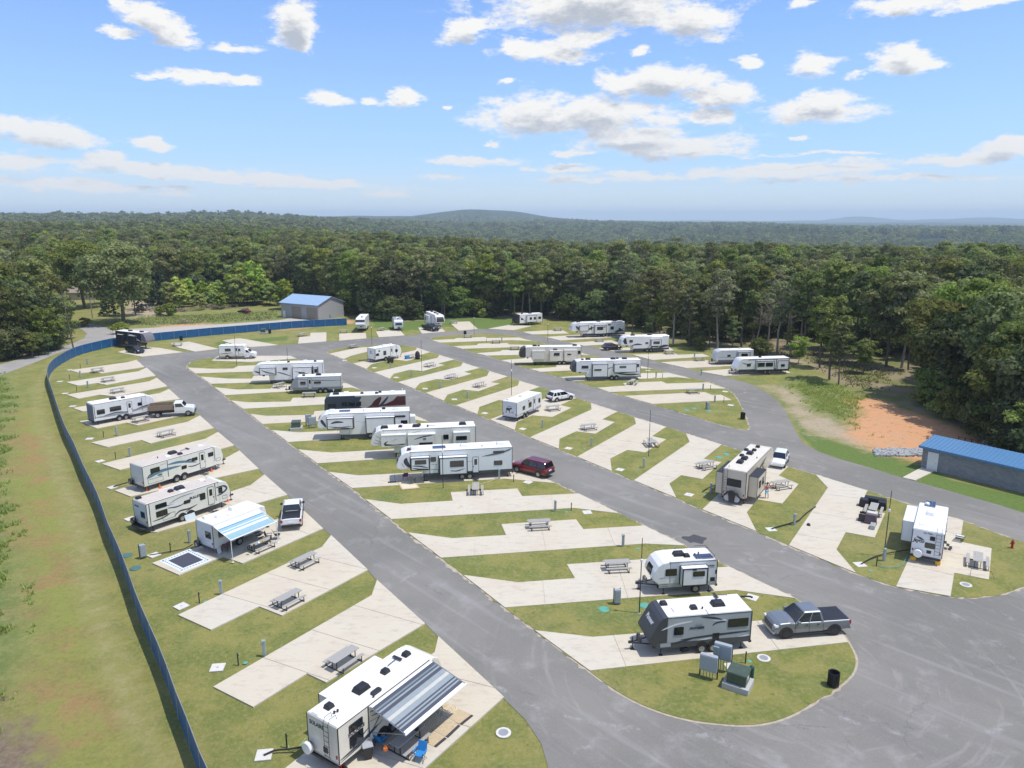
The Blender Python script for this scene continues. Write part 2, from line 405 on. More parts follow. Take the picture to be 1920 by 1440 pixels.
M_ASPHALT = simple_mat('weathered_asphalt', asphalt_nodes, .85)

def concrete_nodes(t):
    p = world_vec(t); oi = t.add('ShaderNodeObjectInfo')
    q = t.v('ADD', p, t.v('MULTIPLY', oi.outputs['Location'], (0, 0, 0)))
    rnd = oi.outputs['Random']
    c = t.mix(rnd, (.56, .50, .385), (.56, .52, .43))
    big = t.noise(p, .22, 5, .62)
    c = t.mix(t.m('MULTIPLY', t.ramp(big, .42, .70), .5), c, (.52, .44, .35))
    st = t.noise(t.v('MULTIPLY', p, (.9, 2.4, 1)), .8, 6, .72)
    c = t.mix(t.m('MULTIPLY', t.ramp(st, .50, .68), .5), c, (.37, .33, .285))
    c = t.mix(t.m('MULTIPLY', t.ramp(t.noise(p, .42, 5, .7), .64, .72), .5), c, (.48, .33, .20))
    c = t.mix(t.m('MULTIPLY', t.ramp(t.noise(p, 8, 5, .7), .45, .75), .25), c, (.50, .48, .45))
    bn = t.add('ShaderNodeBump', {'Height': t.m('MULTIPLY', t.noise(p, 18, 4, .6), .006), 'Distance': 1.0})
    return c, bn.outputs[0]
M_CONC = simple_mat('broom_finished_concrete', concrete_nodes, .85)

def gravelroad_nodes(t):
    p = world_vec(t)
    c = t.mix(t.ramp(t.noise(p, .3, 5, .65), .35, .65), (.30, .29, .27), (.36, .34, .315))
    c = t.mix(t.m('MULTIPLY', t.ramp(t.noise(p, 7, 4, .7), .4, .7), .4), c, (.22, .21, .20))
    return c, None
M_OLDROAD = simple_mat('chip_seal', gravelroad_nodes, .9)
# ---------------------------------------------------------------- terrain
def sm(a, b, x):
    t = np.clip((x - a) / (b - a), 0, 1); return t * t * (3 - 2 * t)
def terrain(x, y):
    x = np.asarray(x, float); y = np.asarray(y, float)
    r = np.hypot(x, y); a = np.arctan2(x, y)
    z = np.zeros_like(r)
    # flat site out to the woods, then the land rises behind it on one side and falls away on the other
    z += 9.0 * sm(420, 1500, r) * sm(-.05, -.40, a)
    z -= 16.0 * sm(230, 800, r) * sm(-.30, .15, a)
    z -= 30.0 * sm(450, 1500, r) * sm(-.45, .05, a)
    z -= 14.0 * sm(700, 2200, r) * sm(-.2, -.6, a)
    z += 3.0 * np.sin(x / 97.0 + 1.3) * np.sin(y / 83.0) * sm(300, 700, r)
    z += 5.0 * np.sin(x / 150.0 + y / 310.0) * np.sin(y / 190.0 + .4) * sm(500, 1200, r) + 13.0 * np.sin(x / 520.0 + .6) * np.sin(y / 610.0 + 2.) * sm(900, 3000, r)
    # the round hill ahead and its long shoulders
    def hill(px, dist, h, sw, sd, p=2.0):
        hx = dist * (px - 960) / FPX; hy = dist
        return h * np.exp(-np.abs((x - hx) / sw) ** p - ((y - hy) / sd) ** 2)
    z += hill(925, 5200, 58, 360, 700, 2.4) + hill(985, 5400, 40, 600, 800) + hill(760, 6200, 38, 900, 900) + hill(400, 7500, 20, 1800, 1200)
    z += hill(1160, 6500, 34, 700, 900) + hill(1090, 5300, 30, 420, 600) + hill(835, 5300, 34, 330, 600)
    z += hill(1598, 13500, 88, 420, 900) + hill(1720, 15500, 118, 800, 1200, 4) + hill(1900, 15500, 116, 1500, 1200, 4) + hill(1830, 12000, 62, 900, 800)
    z += hill(90, 5200, 40, 1100, 700) + hill(560, 9000, 40, 1500, 900)
    # low bank at the right of the outer road
    return z

# polygons in photograph pixels that tell where the open ground changes its cover
def inside_soft(P2, poly, soft):
    """signed distance of 2D points to a polygon, turned into a 0..1 cover"""
    poly = np.array([G(*p) for p in poly]); n = len(poly)
    d = np.full(len(P2), 1e9); ins = np.zeros(len(P2), bool)
    for i in range(n):
        a = poly[i]; b = poly[(i+1) % n]; ab = b - a
        t = np.clip(((P2 - a) @ ab) / (ab @ ab + 1e-9), 0, 1)
        d = np.minimum(d, np.hypot(*(P2 - (a + t[:, None] * ab)).T))
        c = ((a[1] > P2[:, 1]) != (b[1] > P2[:, 1])) & (P2[:, 0] < (b[0]-a[0]) * (P2[:, 1]-a[1]) / (b[1]-a[1] + 1e-12) + a[0])
        ins ^= c
    s = np.where(ins, d, -d)
    return np.clip(s / soft * .5 + .5, 0, 1)
Z_ORANGE = [[(1600,742),(1640,748),(1690,765),(1765,790),(1840,822),(1880,850),(1860,872),(1720,866),(1660,852),(1620,836),(1588,812),(1600,785),(1612,770),(1590,755)],
            [(300,611),(380,607),(400,609),(380,612),(310,614)], [(560,606),(660,600),(662,606),(520,620)], [(245,640),(262,640),(262,646),(245,646)]]
Z_TAN = [[(1440,725),(1476,727),(1496,745),(1512,768),(1560,790),(1600,806),(1640,822),(1640,846),(1580,828),(1545,818),(1512,806),(1492,776),(1470,748)],
         [(240,560),(300,565),(310,590),(255,598),(236,585)], [(1300,690),(1500,640),(1760,650),(1800,700),(1660,720),(1560,690),(1480,680)]]
Z_LUSH = [[(1432,728),(1470,750),(1492,778),(1514,810),(1548,822),(1640,850),(1730,868),(1780,900),(1940,935),(1960,975),(1815,935),(1692,898),(1570,860),(1530,846),(1500,815),(1478,770)],
          [(700,600),(850,592),(960,598),(1000,605),(930,618),(830,612),(790,618),(750,620),(700,615)], [(400,642),(540,630),(540,638),(470,643),(410,649)]]
Z_REED = [[(34,770),(75,770),(105,860),(125,960),(140,1060),(170,1180),(200,1320),(215,1440),(60,1440),(60,1330),(90,1200),(70,1120),(60,1000),(30,900)],
          [(20,900),(60,880),(80,990),(40,1010)]]
Z_WILD = [[(-300,700),(10,700),(30,740),(28,860),(35,960),(70,1080),(75,1200),(30,1300),(-300,1500)], [(1480,700),(1560,712),(1620,745),(1600,800),(1640,830),(1560,790),(1510,768),(1495,745),(1470,728)],
          [(240,590),(330,590),(520,580),(530,600),(400,606),(240,612)]]
Z_SOIL = [[(-40,1330),(30,1360),(60,1420),(60,1500),(-60,1500)]]
Z_TRACK = [[(100,670),(110,672),(78,740),(90,800),(120,860),(150,940),(180,1060),(220,1180),(270,1300),(330,1460),(270,1460),(215,1320),(170,1200),(140,1080),(115,960),(90,880),(66,800),(58,730)]]
# the woods' floor: everything beyond this line of pixels
Z_OPEN = [[(-900,1500),(-900,820),(-120,700),(-60,688),(60,668),(105,655),(128,640),(126,604),(100,585),(96,560),(130,552),(200,560),(300,566),(400,563),(520,564),(530,566),(640,572),(665,598),(760,603),(860,596),(960,597),(1060,600),(1120,606),(1180,612),
           (1262,640),(1290,648),(1400,668),(1500,672),(1560,712),(1640,742),(1700,764),(1780,792),(1850,822),(1885,856),(1960,868),(2300,900),(2900,1500)]]
def build_ground():
    # fine sheet near, coarser rings beyond, in one mesh: polar grid about the camera foot
    rs = [0.5]; 
    while rs[-1] < 16500:
        r = rs[-1]; rs.append(r + max(1.1 if r < 330 else 0, r * (.0045 if r < 330 else .02 if r < 3000 else .012)))
    rs = np.array(rs)
    an_f = np.radians(np.arange(-48, 48.01, .5)); an_c = np.radians(np.arange(50, 310.1, 4))
    an = np.concatenate([an_f, an_c]); na = len(an); nr = len(rs)
    AA, RR = np.meshgrid(an, rs)
    X = RR * np.sin(AA); Y = RR * np.cos(AA); Z = terrain(X, Y)
    far = sm(1500, 2600, RR)
    rng = np.random.default_rng(3)
    Z = Z + far * 12.0
    co = np.stack([X, Y, Z], -1).reshape(-1, 3)
    co = np.vstack([[0, 0, 0], co])
    idx = np.arange(nr * na).reshape(nr, na) + 1
    a = idx[:-1, :]; b = np.roll(idx, -1, 1)[:-1, :]; c = np.roll(idx, -1, 1)[1:, :]; d = idx[1:, :]
    q = np.stack([a, d, c, b], -1).reshape(-1, 4)
    faces = q.tolist() + [[0, int(idx[0, j]), int(idx[0, (j+1) % na])] for j in range(na)]
    me = bpy.data.meshes.new('ground'); me.from_pydata(co.tolist(), [], faces)
    P2 = co[:, :2]; near = np.hypot(*P2.T) < 420
    def cov(polys, soft):
        out = np.zeros(len(co))
        for pg in polys: out[near] = np.maximum(out[near], inside_soft(P2[near], pg, soft))
        return out
    A1 = np.stack([cov(Z_ORANGE, 5), cov(Z_TAN, 4.5), cov(Z_LUSH, 1.6), cov(Z_REED, 5)], -1)
    opn = cov(Z_OPEN, 6); woods = np.where(near, 1 - opn, 1.0)
    A2 = np.stack([woods, cov(Z_WILD, 5), np.maximum(cov(Z_SOIL, 4), 0), cov(Z_TRACK, 1.5)], -1)
    for nm, A in (('cover_a', A1), ('cover_b', A2)):
        at = me.attributes.new(nm, 'FLOAT_COLOR', 'POINT'); at.data.foreach_set('color', A.astype(np.float32).ravel())
    me.shade_smooth()
    o = bpy.data.objects.new('ground', me); C.objects.link(o); o['kind'] = 'structure'
    return o
def ground_nodes(t):
    c, nrm, p = grass_nodes(t)
    a1 = t.add('ShaderNodeAttribute', attribute_name='cover_a'); a2 = t.add('ShaderNodeAttribute', attribute_name='cover_b')
    s1 = t.add('ShaderNodeSeparateColor', {0: a1.outputs['Color']}); s2 = t.add('ShaderNodeSeparateColor', {0: a2.outputs['Color']})
    br = t.m('MULTIPLY', t.m('SUBTRACT', t.noise(p, .28, 6, .7), .5), 1.5)
    br2 = t.m('MULTIPLY', t.m('SUBTRACT', t.noise(p, .9, 5, .75), .5), 1.0)
    def cut(s, k=1.0, w=.25): return t.ramp(t.m('ADD', s, t.m('MULTIPLY', t.m('ADD', br, br2), k)), .5 - w, .5 + w)
    fine = t.noise(p, 2.5, 6, .72); tiny = t.noise(p, 9, 4, .7)
    # wild grass
    wild = t.mix(t.ramp(t.noise(p, .5, 5, .7), .35, .65), (.14, .19, .055), (.26, .26, .095))
    wild = t.mix(t.m('MULTIPLY', t.ramp(fine, .4, .7), .6), wild, (.11, .15, .045))
    wild = t.mix(t.m('MULTIPLY', t.ramp(t.noise(p, 1.5, 4, .7), .60, .70), .6), wild, (.30, .27, .12))
    c = t.mix(cut(s2.outputs[1]), c, wild)
    reed = t.mix(t.ramp(t.noise(p, .16, 5, .7), .42, .58), (.25, .265, .065), (.34, .215, .095))
    reed = t.mix(t.m('MULTIPLY', t.ramp(fine, .45, .7), .5), reed, (.12, .12, .04))
    reed = t.mix(t.m('MULTIPLY', t.ramp(t.noise(p, 2.0, 5, .8), .62, .70), .7), reed, (.42, .30, .18))
    c = t.mix(cut(s1.outputs[2] if False else a1.outputs['Alpha'], .8, .35), c, reed)
    trk = t.mix(t.ramp(t.noise(p, .8, 5, .7), .4, .66), (.26, .255, .085), (.34, .31, .15))
    c = t.mix(t.m('MULTIPLY', cut(a2.outputs['Alpha'], .5, .3), .75), c, trk)
    lush = t.mix(t.ramp(fine, .35, .7), (.095, .165, .036), (.145, .205, .05))
    c = t.mix(t.m('MULTIPLY', cut(s1.outputs[2], .25, .15), .9), c, lush)
    tan = t.mix(t.ramp(fine, .35, .7), (.37, .30, .20), (.45, .38, .28))
    tan = t.mix(t.m('MULTIPLY', t.ramp(t.noise(p, 1.3, 5, .7), .56, .68), .7), tan, (.22, .21, .07))
    c = t.mix(cut(s1.outputs[1], .7), c, tan)
    org = t.mix(t.ramp(fine, .32, .68), (.62, .255, .09), (.56, .32, .17))
    org = t.mix(t.m('MULTIPLY', t.ramp(tiny, .45, .65), .7), org, (.60, .45, .33))
    org = t.mix(t.m('MULTIPLY', t.ramp(t.noise(p, .8, 6, .8), .54, .66), .8), org, (.20, .19, .07))
    org = t.mix(t.m('MULTIPLY', t.ramp(t.noise(t.v('MULTIPLY', p, (.5, 1.6, 1)), .25, 6, .75), .50, .64), .5), org, (.46, .36, .22))
    c = t.mix(cut(s1.outputs[0], .5, .2), c, org)
    soil = t.mix(t.ramp(fine, .35, .7), (.17, .12, .085), (.25, .20, .15))
    c = t.mix(cut(s2.outputs[2], .7), c, soil)
    # woodland floor near, canopy colours far away
    d = t.v('LENGTH', p)
    floor = t.mix(t.ramp(t.noise(p, .12, 4, .6), .42, .58), (.17, .18, .06), (.27, .22, .14))
    canopy = t.mix(t.ramp(t.noise(p, .012, 6, .75), .42, .6), (.035, .060, .022), (.075, .105, .035))
    fields = t.add('ShaderNodeTexVoronoi', {'Vector': p, 'Scale': .0011}, feature='F1')
    fsel = t.ramp(t.add('ShaderNodeSeparateColor', {0: fields.outputs['Color']}).outputs[0], .90, .91)
    canopy = t.mix(t.m('MULTIPLY', fsel, t.m('MULTIPLY', t.ramp(fields.outputs[0], .45, .42), t.ramp(d, 1800, 2600))), canopy, (.20, .24, .10))
    wood = t.mix(t.ramp(d, 900, 1500), floor, canopy)
    c = t.mix(t.ramp(t.m('ADD', s2.outputs[0], t.m('MULTIPLY', br, .4)), .35, .65), c, wood)
    h = t.m('MULTIPLY', t.m('SUBTRACT', t.noise(p, .05, 6, .8), .5), t.m('MULTIPLY', t.ramp(d, 1200, 2500), 22.0))
    hn = t.add('ShaderNodeBump', {'Height': h, 'Distance': 1.0, 'Normal': nrm})
    return c, hn.outputs[0]
M_GROUND = simple_mat('open_ground', ground_nodes)
GROUND = build_ground(); GROUND.data.materials.append(M_GROUND)

# ---------------------------------------------------------------- roads, lawns, pads
def ragged(pts, step=.45, amp=.07):
    out = []; rr = random.Random(4)
    for a, b in zip(pts, pts[1:] + pts[:1]):
        L = math.dist(a, b); n = max(1, min(60, int(L/step))); nx, ny = -(b[1]-a[1])/max(L, 1e-6), (b[0]-a[0])/max(L, 1e-6)
        for k in range(n):
            j = rr.gauss(0, amp) if k else 0; out.append((a[0]+(b[0]-a[0])*k/n+nx*j, a[1]+(b[1]-a[1])*k/n+ny*j))
    return out
def sheet(name, pts, z0, z1, material, kind='structure', world=False):
    pts = [p if world else G(*p) for p in pts]
    if name == 'lawn_island': pts = ragged(pts)
    return MB().ext(pts, 'z', z0, z1).build(name, material, kind=kind)
def smooth_line(pts, n=5):
    out = []
    k = len(pts)
    for i in range(k - 1):
        p0 = pts[max(i-1, 0)]; p1 = pts[i]; p2 = pts[i+1]; p3 = pts[min(i+2, k-1)]
        for j in range(n):
            t = j / n
            out.append(tuple(.5*((2*p1[a]) + (-p0[a]+p2[a])*t + (2*p0[a]-5*p1[a]+4*p2[a]-p3[a])*t*t + (-p0[a]+3*p1[a]-3*p2[a]+p3[a])*t**3) for a in (0, 1)))
    out.append(pts[-1]); return out
ZR0, ZR, ZL, ZP = -.3, .03, .07, .11      # road base, road top, lawn top, pad top
outer = smooth_line([(272,669),(342,661),(400,657),(520,647.5),(612,641),(687,635),(757,630),(792,626),(835,622.5),(882,619),(915,617),(945,618.5),(972,622),(1020,632),(1055,640.5),(1110,650),(1155,661),(1237,679.5),(1310,696.5),(1358,706),(1400,718),(1430,731),(1452,747),(1470,767),(1482,790),(1495,815),(1507,831),(1535,847),(1575,861),(1630,877),(1692,896),(1815,931),(1920,962),(2250,1070)], 4)
lower = [(2900,1300),(2600,1900),(1080,1900),(1050,1540),(1028,1440),(1015,1395),(985,1350),(945,1311),(822,1195),(799,1171),(707,1089),(690,1070),(621,1005),(606,992),(539,929),(495,890),(485,880),(450,846),(439,836),(401,803),(367,774),(338,748),(314,725),(292,705),(271,689),(256,675)]
sheet('asphalt_road', outer + lower, ZR0, ZR, M_ASPHALT)
# public road outside the fence and the gravel drive to the metal building
sheet('public_road', [(-300,735),(0,684),(62,667),(100,656),(135,645),(158,634),(163,626),(152,617),(137,612),(128,606),(150,604),(185,611),(214,619),(214,637),(190,640),(140,652),(100,666),(50,686),(0,704),(-300,800)], -.2, .05, M_OLDROAD)
M_GRAVEL = mat('pale_gravel', (.43, .40, .36), .95, var=.14, vs=1.5)
sheet('gravel_drive', [(214,619),(300,614),(420,608),(520,601),(545,597),(598,602),(612,606),(520,612),(400,620),(300,628),(214,637)], -.2, .06, M_GRAVEL)

isl2 = smooth_line([(1106,1260),(1158,1298),(1217,1328),(1290,1350),(1380,1360.5),(1440,1356),(1494,1337),(1561,1296),(1596,1266),(1604,1237),(1590,1206),(1578,1187)], 4)
I2 = [(350,690),(357,680),(372,675),(400,670.5),(480,668.5),(545,668.5),(588,690),(637,714),(677,732.5),(737,760),(804,792),(870,823),(950,861),(1040,907),(1161,964),(1284,1024.5),(1367,1065),(1491,1123.5),(1542,1160)] 
I2b = [(947,1141),(869,1080),(827,1047.5),(765,1000),(734,975),(685,937.5),(660,916.5),(616,886),(595,870),(559,844),(540,830),(510,807.5),(492,796),(469,777),(456,767.5),(433,752),(422,742),(402,727),(395,720.5),(376,707),(366,701)]
M_SOIL = mat('sandy_soil_edge', (.40, .34, .26), .95, var=.25, vs=2.5)
def soil(pts):
    w = [G(*p) for p in pts]; n = len(w); A = sum(w[i][0]*w[(i+1)%n][1]-w[(i+1)%n][0]*w[i][1] for i in range(n)); s = 1 if A > 0 else -1; out = []
    for i in range(n):
        a, b = Vector(w[i-1]), Vector(w[(i+1) % n]); d = (b-a).normalized(); out.append((w[i][0]+s*d.y*.16, w[i][1]-s*d.x*.16))
    MB().ext(ragged(out, .35, .12), 'z', 0, ZR+.012).build('soil_edge', M_SOIL, kind='structure')
for I_ in (I2 + isl2[::-1] + I2b,): soil(I_)
sheet('lawn_island', I2 + isl2[::-1] + I2b, 0, ZL, M_GRASS)
I3 = [(617,664),(615,660),(625,656),(650,652),(697,647.5),(750,647),(782,652.5),(807,661),(852,675),(899,690.5),(951,706.5),(1012,726.5),(1080,747),(1157,772.5),(1250,801.5),(1352,834.5),(1415,855),(1477,876),(1529,891),(1626,921),(1705,947),(1806,978),(1865,1000),(1920,1018),(1975,1040),(1995,1062),(1960,1085),(1920,1101),(1877,1115),(1827,1122),(1782,1119.5),(1735,1112),(1680,1101.5),(1640,1089),(1605,1076),(1479,1024),(1418,997.5),(1317,956.5),(1268,934.6),(1188.5,902),(1147,884.5),(1082.5,857.5),(1047,842.5),(994,821),(965,807.5),(919,787.5),(895,777.5),(855,761),(832,752.5),(798,737.5),(778,730),(746,717.5),(731,711),(702,699),(687,692.5),(662,682.5),(644,674)]
soil(I3); sheet('lawn_island', I3, 0, ZL, M_GRASS)
I4 = [(807,637),(810,634),(825,631),(862,627.5),(912,626),(955,628.5),(975,632),(1000,639.5),(1050,652),(1110,667),(1200,686.5),(1297,709.5),(1330,717),(1362,729),(1376,740),(1388,760),(1397,780),(1404,803),(1400,806.5),(1385,805),(1345,795),(1300,781),(1222,758.5),(1172,743.5),(1143,736),(1117,727),(1077,715.5),(1050,708),(1014,698),(992,692),(960,682),(940,676),(913,667.5),(892,663),(867,654.7),(850,650),(825,643)]
soil(I4); sheet('lawn_island', I4, 0, ZL, M_GRASS)

PADS = {  # row -> list of outlines in photograph pixels, nearest last
 'left': [[(131,695),(150,700.5),(181,698),(190,701),(271,689),(256,675.5),(240,680)],
  [(124,717.5),(147,724),(182,719),(200,722.5),(292,705),(275,690),(260,697)],
  [(125,741),(147,748.5),(186,741),(218,744.5),(314,725),(294,709),(280,716)],
  [(137,766),(155,772.5),(338,749),(317,730),(300,738)],
  [(148,791),(182,804.5),(237,793.5),(258,798.5),(367,774.5),(343,759),(330,765)],
  [(171,831),(202,839.5),(265,826),(282,832.5),(401,803.5),(375,780),(352,792)],
  [(191,871),(225,882.5),(285,868),(310,873),(439,836),(409,811),(385,824)],
  [(215,921),(245,932.5),(485,880),(449,846),(420,862)],
  [(246,986),(284,999),(294,999.5),(539,929),(496,891),(470,911)],
  [(285,1057.5),(336,1080),(418,1045),(455,1058),(606,992.5),(566,955),(540,968)],
  [(334,1155),(396,1183),(486,1139),(529,1156),(690,1070),(621,1005),(604,1027)],
  [(400,1290),(475,1328),(576,1265),(612,1282),(797,1171),(707,1089),(697,1118)],
  [(530,1447),(590,1500),(740,1500),(800,1440),(945,1309),(822,1195),(815,1225)]],
 'middle': [[(397,677),(410,668),(545,668),(556,673),(470,679.5)],
  [(351,690),(400,692.5),(437,692),(447,687),(556,683),(572,682.5),(596,693.5),(366,701)],
  [(376,707),(430,711),(472,711),(476,705.5),(560,701),(612,702),(634,713.5),(395,720.5)],
  [(402,727),(445,731.5),(507,730),(512,724),(600,719),(650,719.5),(677,732.5),(660,727.5),(422,742)],
  [(433,752),(466,755.5),(545,754),(549,747),(640,744),(697,742.5),(737,760),(690,755),(456,767.5)],
  [(469,777),(500,781),(588,779),(590,772),(640,769),(752,768),(804,792),(740,783.5),(492,796)],
  [(510,807.5),(560,812),(700,806),(816,799),(870,823),(800,814),(540,830)],
  [(559,844),(622,850),(760,842),(890,836),(950,861),(865,852),(595,870)],
  [(616,886),(673,893),(850,884),(975,876),(1040,907),(945,899),(660,916.5)],
  [(685,937.5),(752,946.5),(849,940.5),(845,924.5),(970,917.5),(979,932),(1085,926.8),(1161,964),(1075,954),(734,975)],
  [(765,1000),(848,1011),(949,1005),(940,984.5),(1080,975.6),(1094,994),(1208,987),(1284,1024.5),(1209,1021),(827,1047.5)],
  [(869,1080),(972,1094),(1078,1086),(1063,1060),(1215,1050),(1232,1072),(1367,1064.6),(1491,1123.5),(1378,1108),(947,1141)],
  [(1003,1184),(1112,1196.5),(1205,1189),(1420,1166),(1545,1162),(1578,1187),(1590,1206),(1106,1259.5)]],
 'centre': [[(617,664),(644,674),(658,668),(705,656),(700,651),(680,652),(667,653.5)],
  [(662,682.5),(687,692.5),(696,684),(735,674.5),(762,677.5),(790,671),(783,667.5),(807,661),(782,653),(779,657.5)],
  [(702,699),(731,711),(738,701.7),(768,694),(793,696.7),(833,685),(821,682.5),(852,674.7),(824,666.7),(820,671.7)],
  [(746,717.5),(778,730),(787.5,719),(818,711.7),(843,713.5),(884,701.7),(870,698),(899,690.7),(868,681),(864,687.5)],
  [(798,737.5),(832,752.3),(839,741),(868,731.7),(897,734.5),(937,720),(920,717.5),(951.5,706.6),(917.5,696.7),(913,706)],
  [(855,761),(895,777.5),(899,764),(935,751),(965,755),(1000,742),(992,733),(1012,726.3),(974,715),(971,724)],
  [(919,787.5),(965,807.5),(969,792.5),(997.5,780),(1035,783),(1071,765.5),(1050,760.5),(1080,747.3),(1045,736),(1030,745)],
  [(994,821),(1047.5,842.5),(1049,824),(1080,810),(1116,814.5),(1152.5,792.5),(1129,787.5),(1157.5,772.6),(1108,757),(1109,769)],
  [(1082.5,857.5),(1147,884.5),(1144,861),(1176,845),(1210,849.5),(1249,825),(1222.5,819),(1249,801.3),(1189,783.5),(1192.5,796)],
  [(1188.5,902),(1268,934.6),(1255,908),(1277,892.5),(1317,899.8),(1352,868),(1319,861.7),(1353,834.7),(1286,813.8),(1293,830)],
  [(1317,956.5),(1418,997.5),(1400,962),(1420,938),(1466.7,945.8),(1497,909),(1460,893),(1477.5,876.2),(1415,855.5),(1408,870)],
  [(1479,1024),(1605,1076),(1568,1032),(1585.5,999.5),(1640,1009.7),(1659,964),(1612.5,952.5),(1626,921.2),(1529,891),(1552,916)],
  [(1680,1101.5),(1782,1119.7),(1789,1076),(1854,1088.5),(1859,1030),(1800,1017.5),(1806,978),(1745,960)]],
 'right': [[(810,638.3),(825,643),(960,638.5),(998,640),(972,633.5),(913,634.7),(909,632.5),(855,634.7),(851.7,636.7)],
  [(850,650),(867,654.7),(978,651.5),(1052,654),(1020,648),(955,646.7),(951,643.9),(896.7,645),(894,648)],
  [(893,663),(913,667.5),(1060,664),(1107,667),(1080,660),(985,657),(941.7,657.2),(938,659.7)],
  [(940,676),(960,682),(1130,677),(1163,680),(1130,673),(1000,669),(986.7,670),(983,673)],
  [(992.5,692.5),(1014,698),(1180,690.5),(1225,692.5),(1200,687),(1060,683.5),(1041.7,685.2),(1044,689)],
  [(1050,708),(1077,715.4),(1197,711.5),(1267,708),(1297.5,711),(1253,699.7),(1130,702.5)],
  [(1120,728),(1143,736),(1308,729.7),(1361,729.6),(1328,718),(1250,720.2),(1241,716),(1168,719.2),(1173,724)],
  [(1170,743.3),(1222.5,758.4),(1371.7,751),(1351.7,741),(1335,741.8),(1321.7,736.2)]],
 'outer': [[(220,661),(266,669.5),(343,661),(300,653),(262,650)],
  [(320,645),(335,652.5),(365,660),(410,654.8),(355,641.3)],
  [(416,639),(450,634.8),(521,647.5),(470,651.5),(436,646)],
  [(559,645),(561,632.7),(581,631.2),(582.5,624.6),(612,623.8),(612,640.7)],
  [(636,639.3),(636,626),(652,625.5),(686,625),(687,635)],
  [(710,633),(705,622.2),(722,620),(750,620),(759,629.5)],
  [(791,626),(784,615),(825,612.6),(835,622.4)],
  [(860,620.5),(845,607.6),(857.5,604),(880,603.2),(896,617.5)],
  [(915,617),(953,610),(997,611.7),(962,619.8)],
  [(979,622.8),(998,627.8),(1067,626),(1055,620),(1038,619.7)],
  [(1022.5,632.5),(1050,639),(1190,630.5),(1183,623.5),(1075,629)],
  [(1067,643.5),(1095,649),(1165,645),(1147,638.5)],
  [(1120,653.2),(1158,661.5),(1263,657.6),(1255,651.7)],
  [(1185,665.8),(1223,675.8),(1331,669.2),(1317,664),(1272,666),(1263,662.5)],
  [(1238,680),(1287,691),(1395,686),(1430,684),(1333,677.2),(1320,676)],
  [(1311,697),(1358,705.6),(1482,700),(1474,693.5),(1375,692)]]}
PADC = []          # (row, index from the near end, centre)
ORD = 'first second third fourth fifth sixth seventh eighth ninth tenth eleventh twelfth thirteenth fourteenth fifteenth sixteenth seventeenth eighteenth'.split()
ROWNAME = {'left': 'along the blue fence', 'middle': 'left of the middle lane', 'centre': 'right of the middle lane', 'right': 'in the back island'}
def split_pad(pts, nslab):
    """cut a pad across its length into slabs with recessed joints"""
    pts = [Vector(p) for p in pts]
    # long axis
    A = np.array([tuple(p) for p in pts]); c = A.mean(0); u, s, vt = np.linalg.svd(A - c); ax = vt[0]
    t = (A - c) @ ax; lo, hi = t.min(), t.max()
    out = []
    for k in range(nslab):
        a = lo + (hi-lo)*k/nslab + (.02 if k else -1); b = lo + (hi-lo)*(k+1)/nslab - (.02 if k < nslab-1 else -1)
        poly = [tuple(p) for p in A]
        for sgn, lim in ((1, a), (-1, b)):
            res = []
            for i in range(len(poly)):
                p, q = np.array(poly[i]), np.array(poly[(i+1) % len(poly)])
                dp = sgn*(((p-c)@ax)-lim); dq = sgn*(((q-c)@ax)-lim)
                if dp >= 0: res.append(tuple(p))
                if dp*dq < 0: res.append(tuple(p + (q-p)*dp/(dp-dq)))
            poly = res
            if len(poly) < 3: break
        if len(poly) >= 3: out.append(poly)
    return out
for row, lst in PADS.items():
    for i, pg in enumerate(lst):
        W2 = [G(*p) for p in pg]
        cx = sum(p[0] for p in W2)/len(W2); cy = sum(p[1] for p in W2)/len(W2)
        near_i = len(lst) - 1 - i
        PADC.append((row, near_i, (cx, cy), W2))
        big = (row in ('left', 'middle', 'centre') and near_i < 5)
        if big:
            base = MB().ext(W2, 'z', -.05, ZP - .03).build('concrete_pad', M_CONC, kind='structure')
            for sl in split_pad(W2, 4): MB().ext(sl, 'z', ZP - .028, ZP).build('slab', M_CONC, base)
        else:
            MB().ext(W2, 'z', -.05, ZP).build('concrete_pad', M_CONC, kind='structure')
def where(x, y):
    """words for the pad nearest to a place"""
    best = None
    for row, k, c, pg in PADC:
        d = min(math.hypot((a[0]+(b[0]-a[0])*f) - x, (a[1]+(b[1]-a[1])*f) - y) for a, b in zip(pg, pg[1:]+pg[:1]) for f in (0, .25, .5, .75))
        d = min(d, math.hypot(c[0]-x, c[1]-y))
        if best is None or d < best[0]: best = (d, row, k)
    _, row, k = best
    n = len(PADS[row])
    if row == 'outer': return f'{ORD[n-1-k]} outer pad from the fence corner'
    return f'{ORD[k]} nearest pad {ROWNAME[row]}'
# walk to the door of the block building
sheet('footpath', [(1692,896.5),(1716,902),(1752,884.5),(1728,877.5)], -.05, ZP, M_CONC)
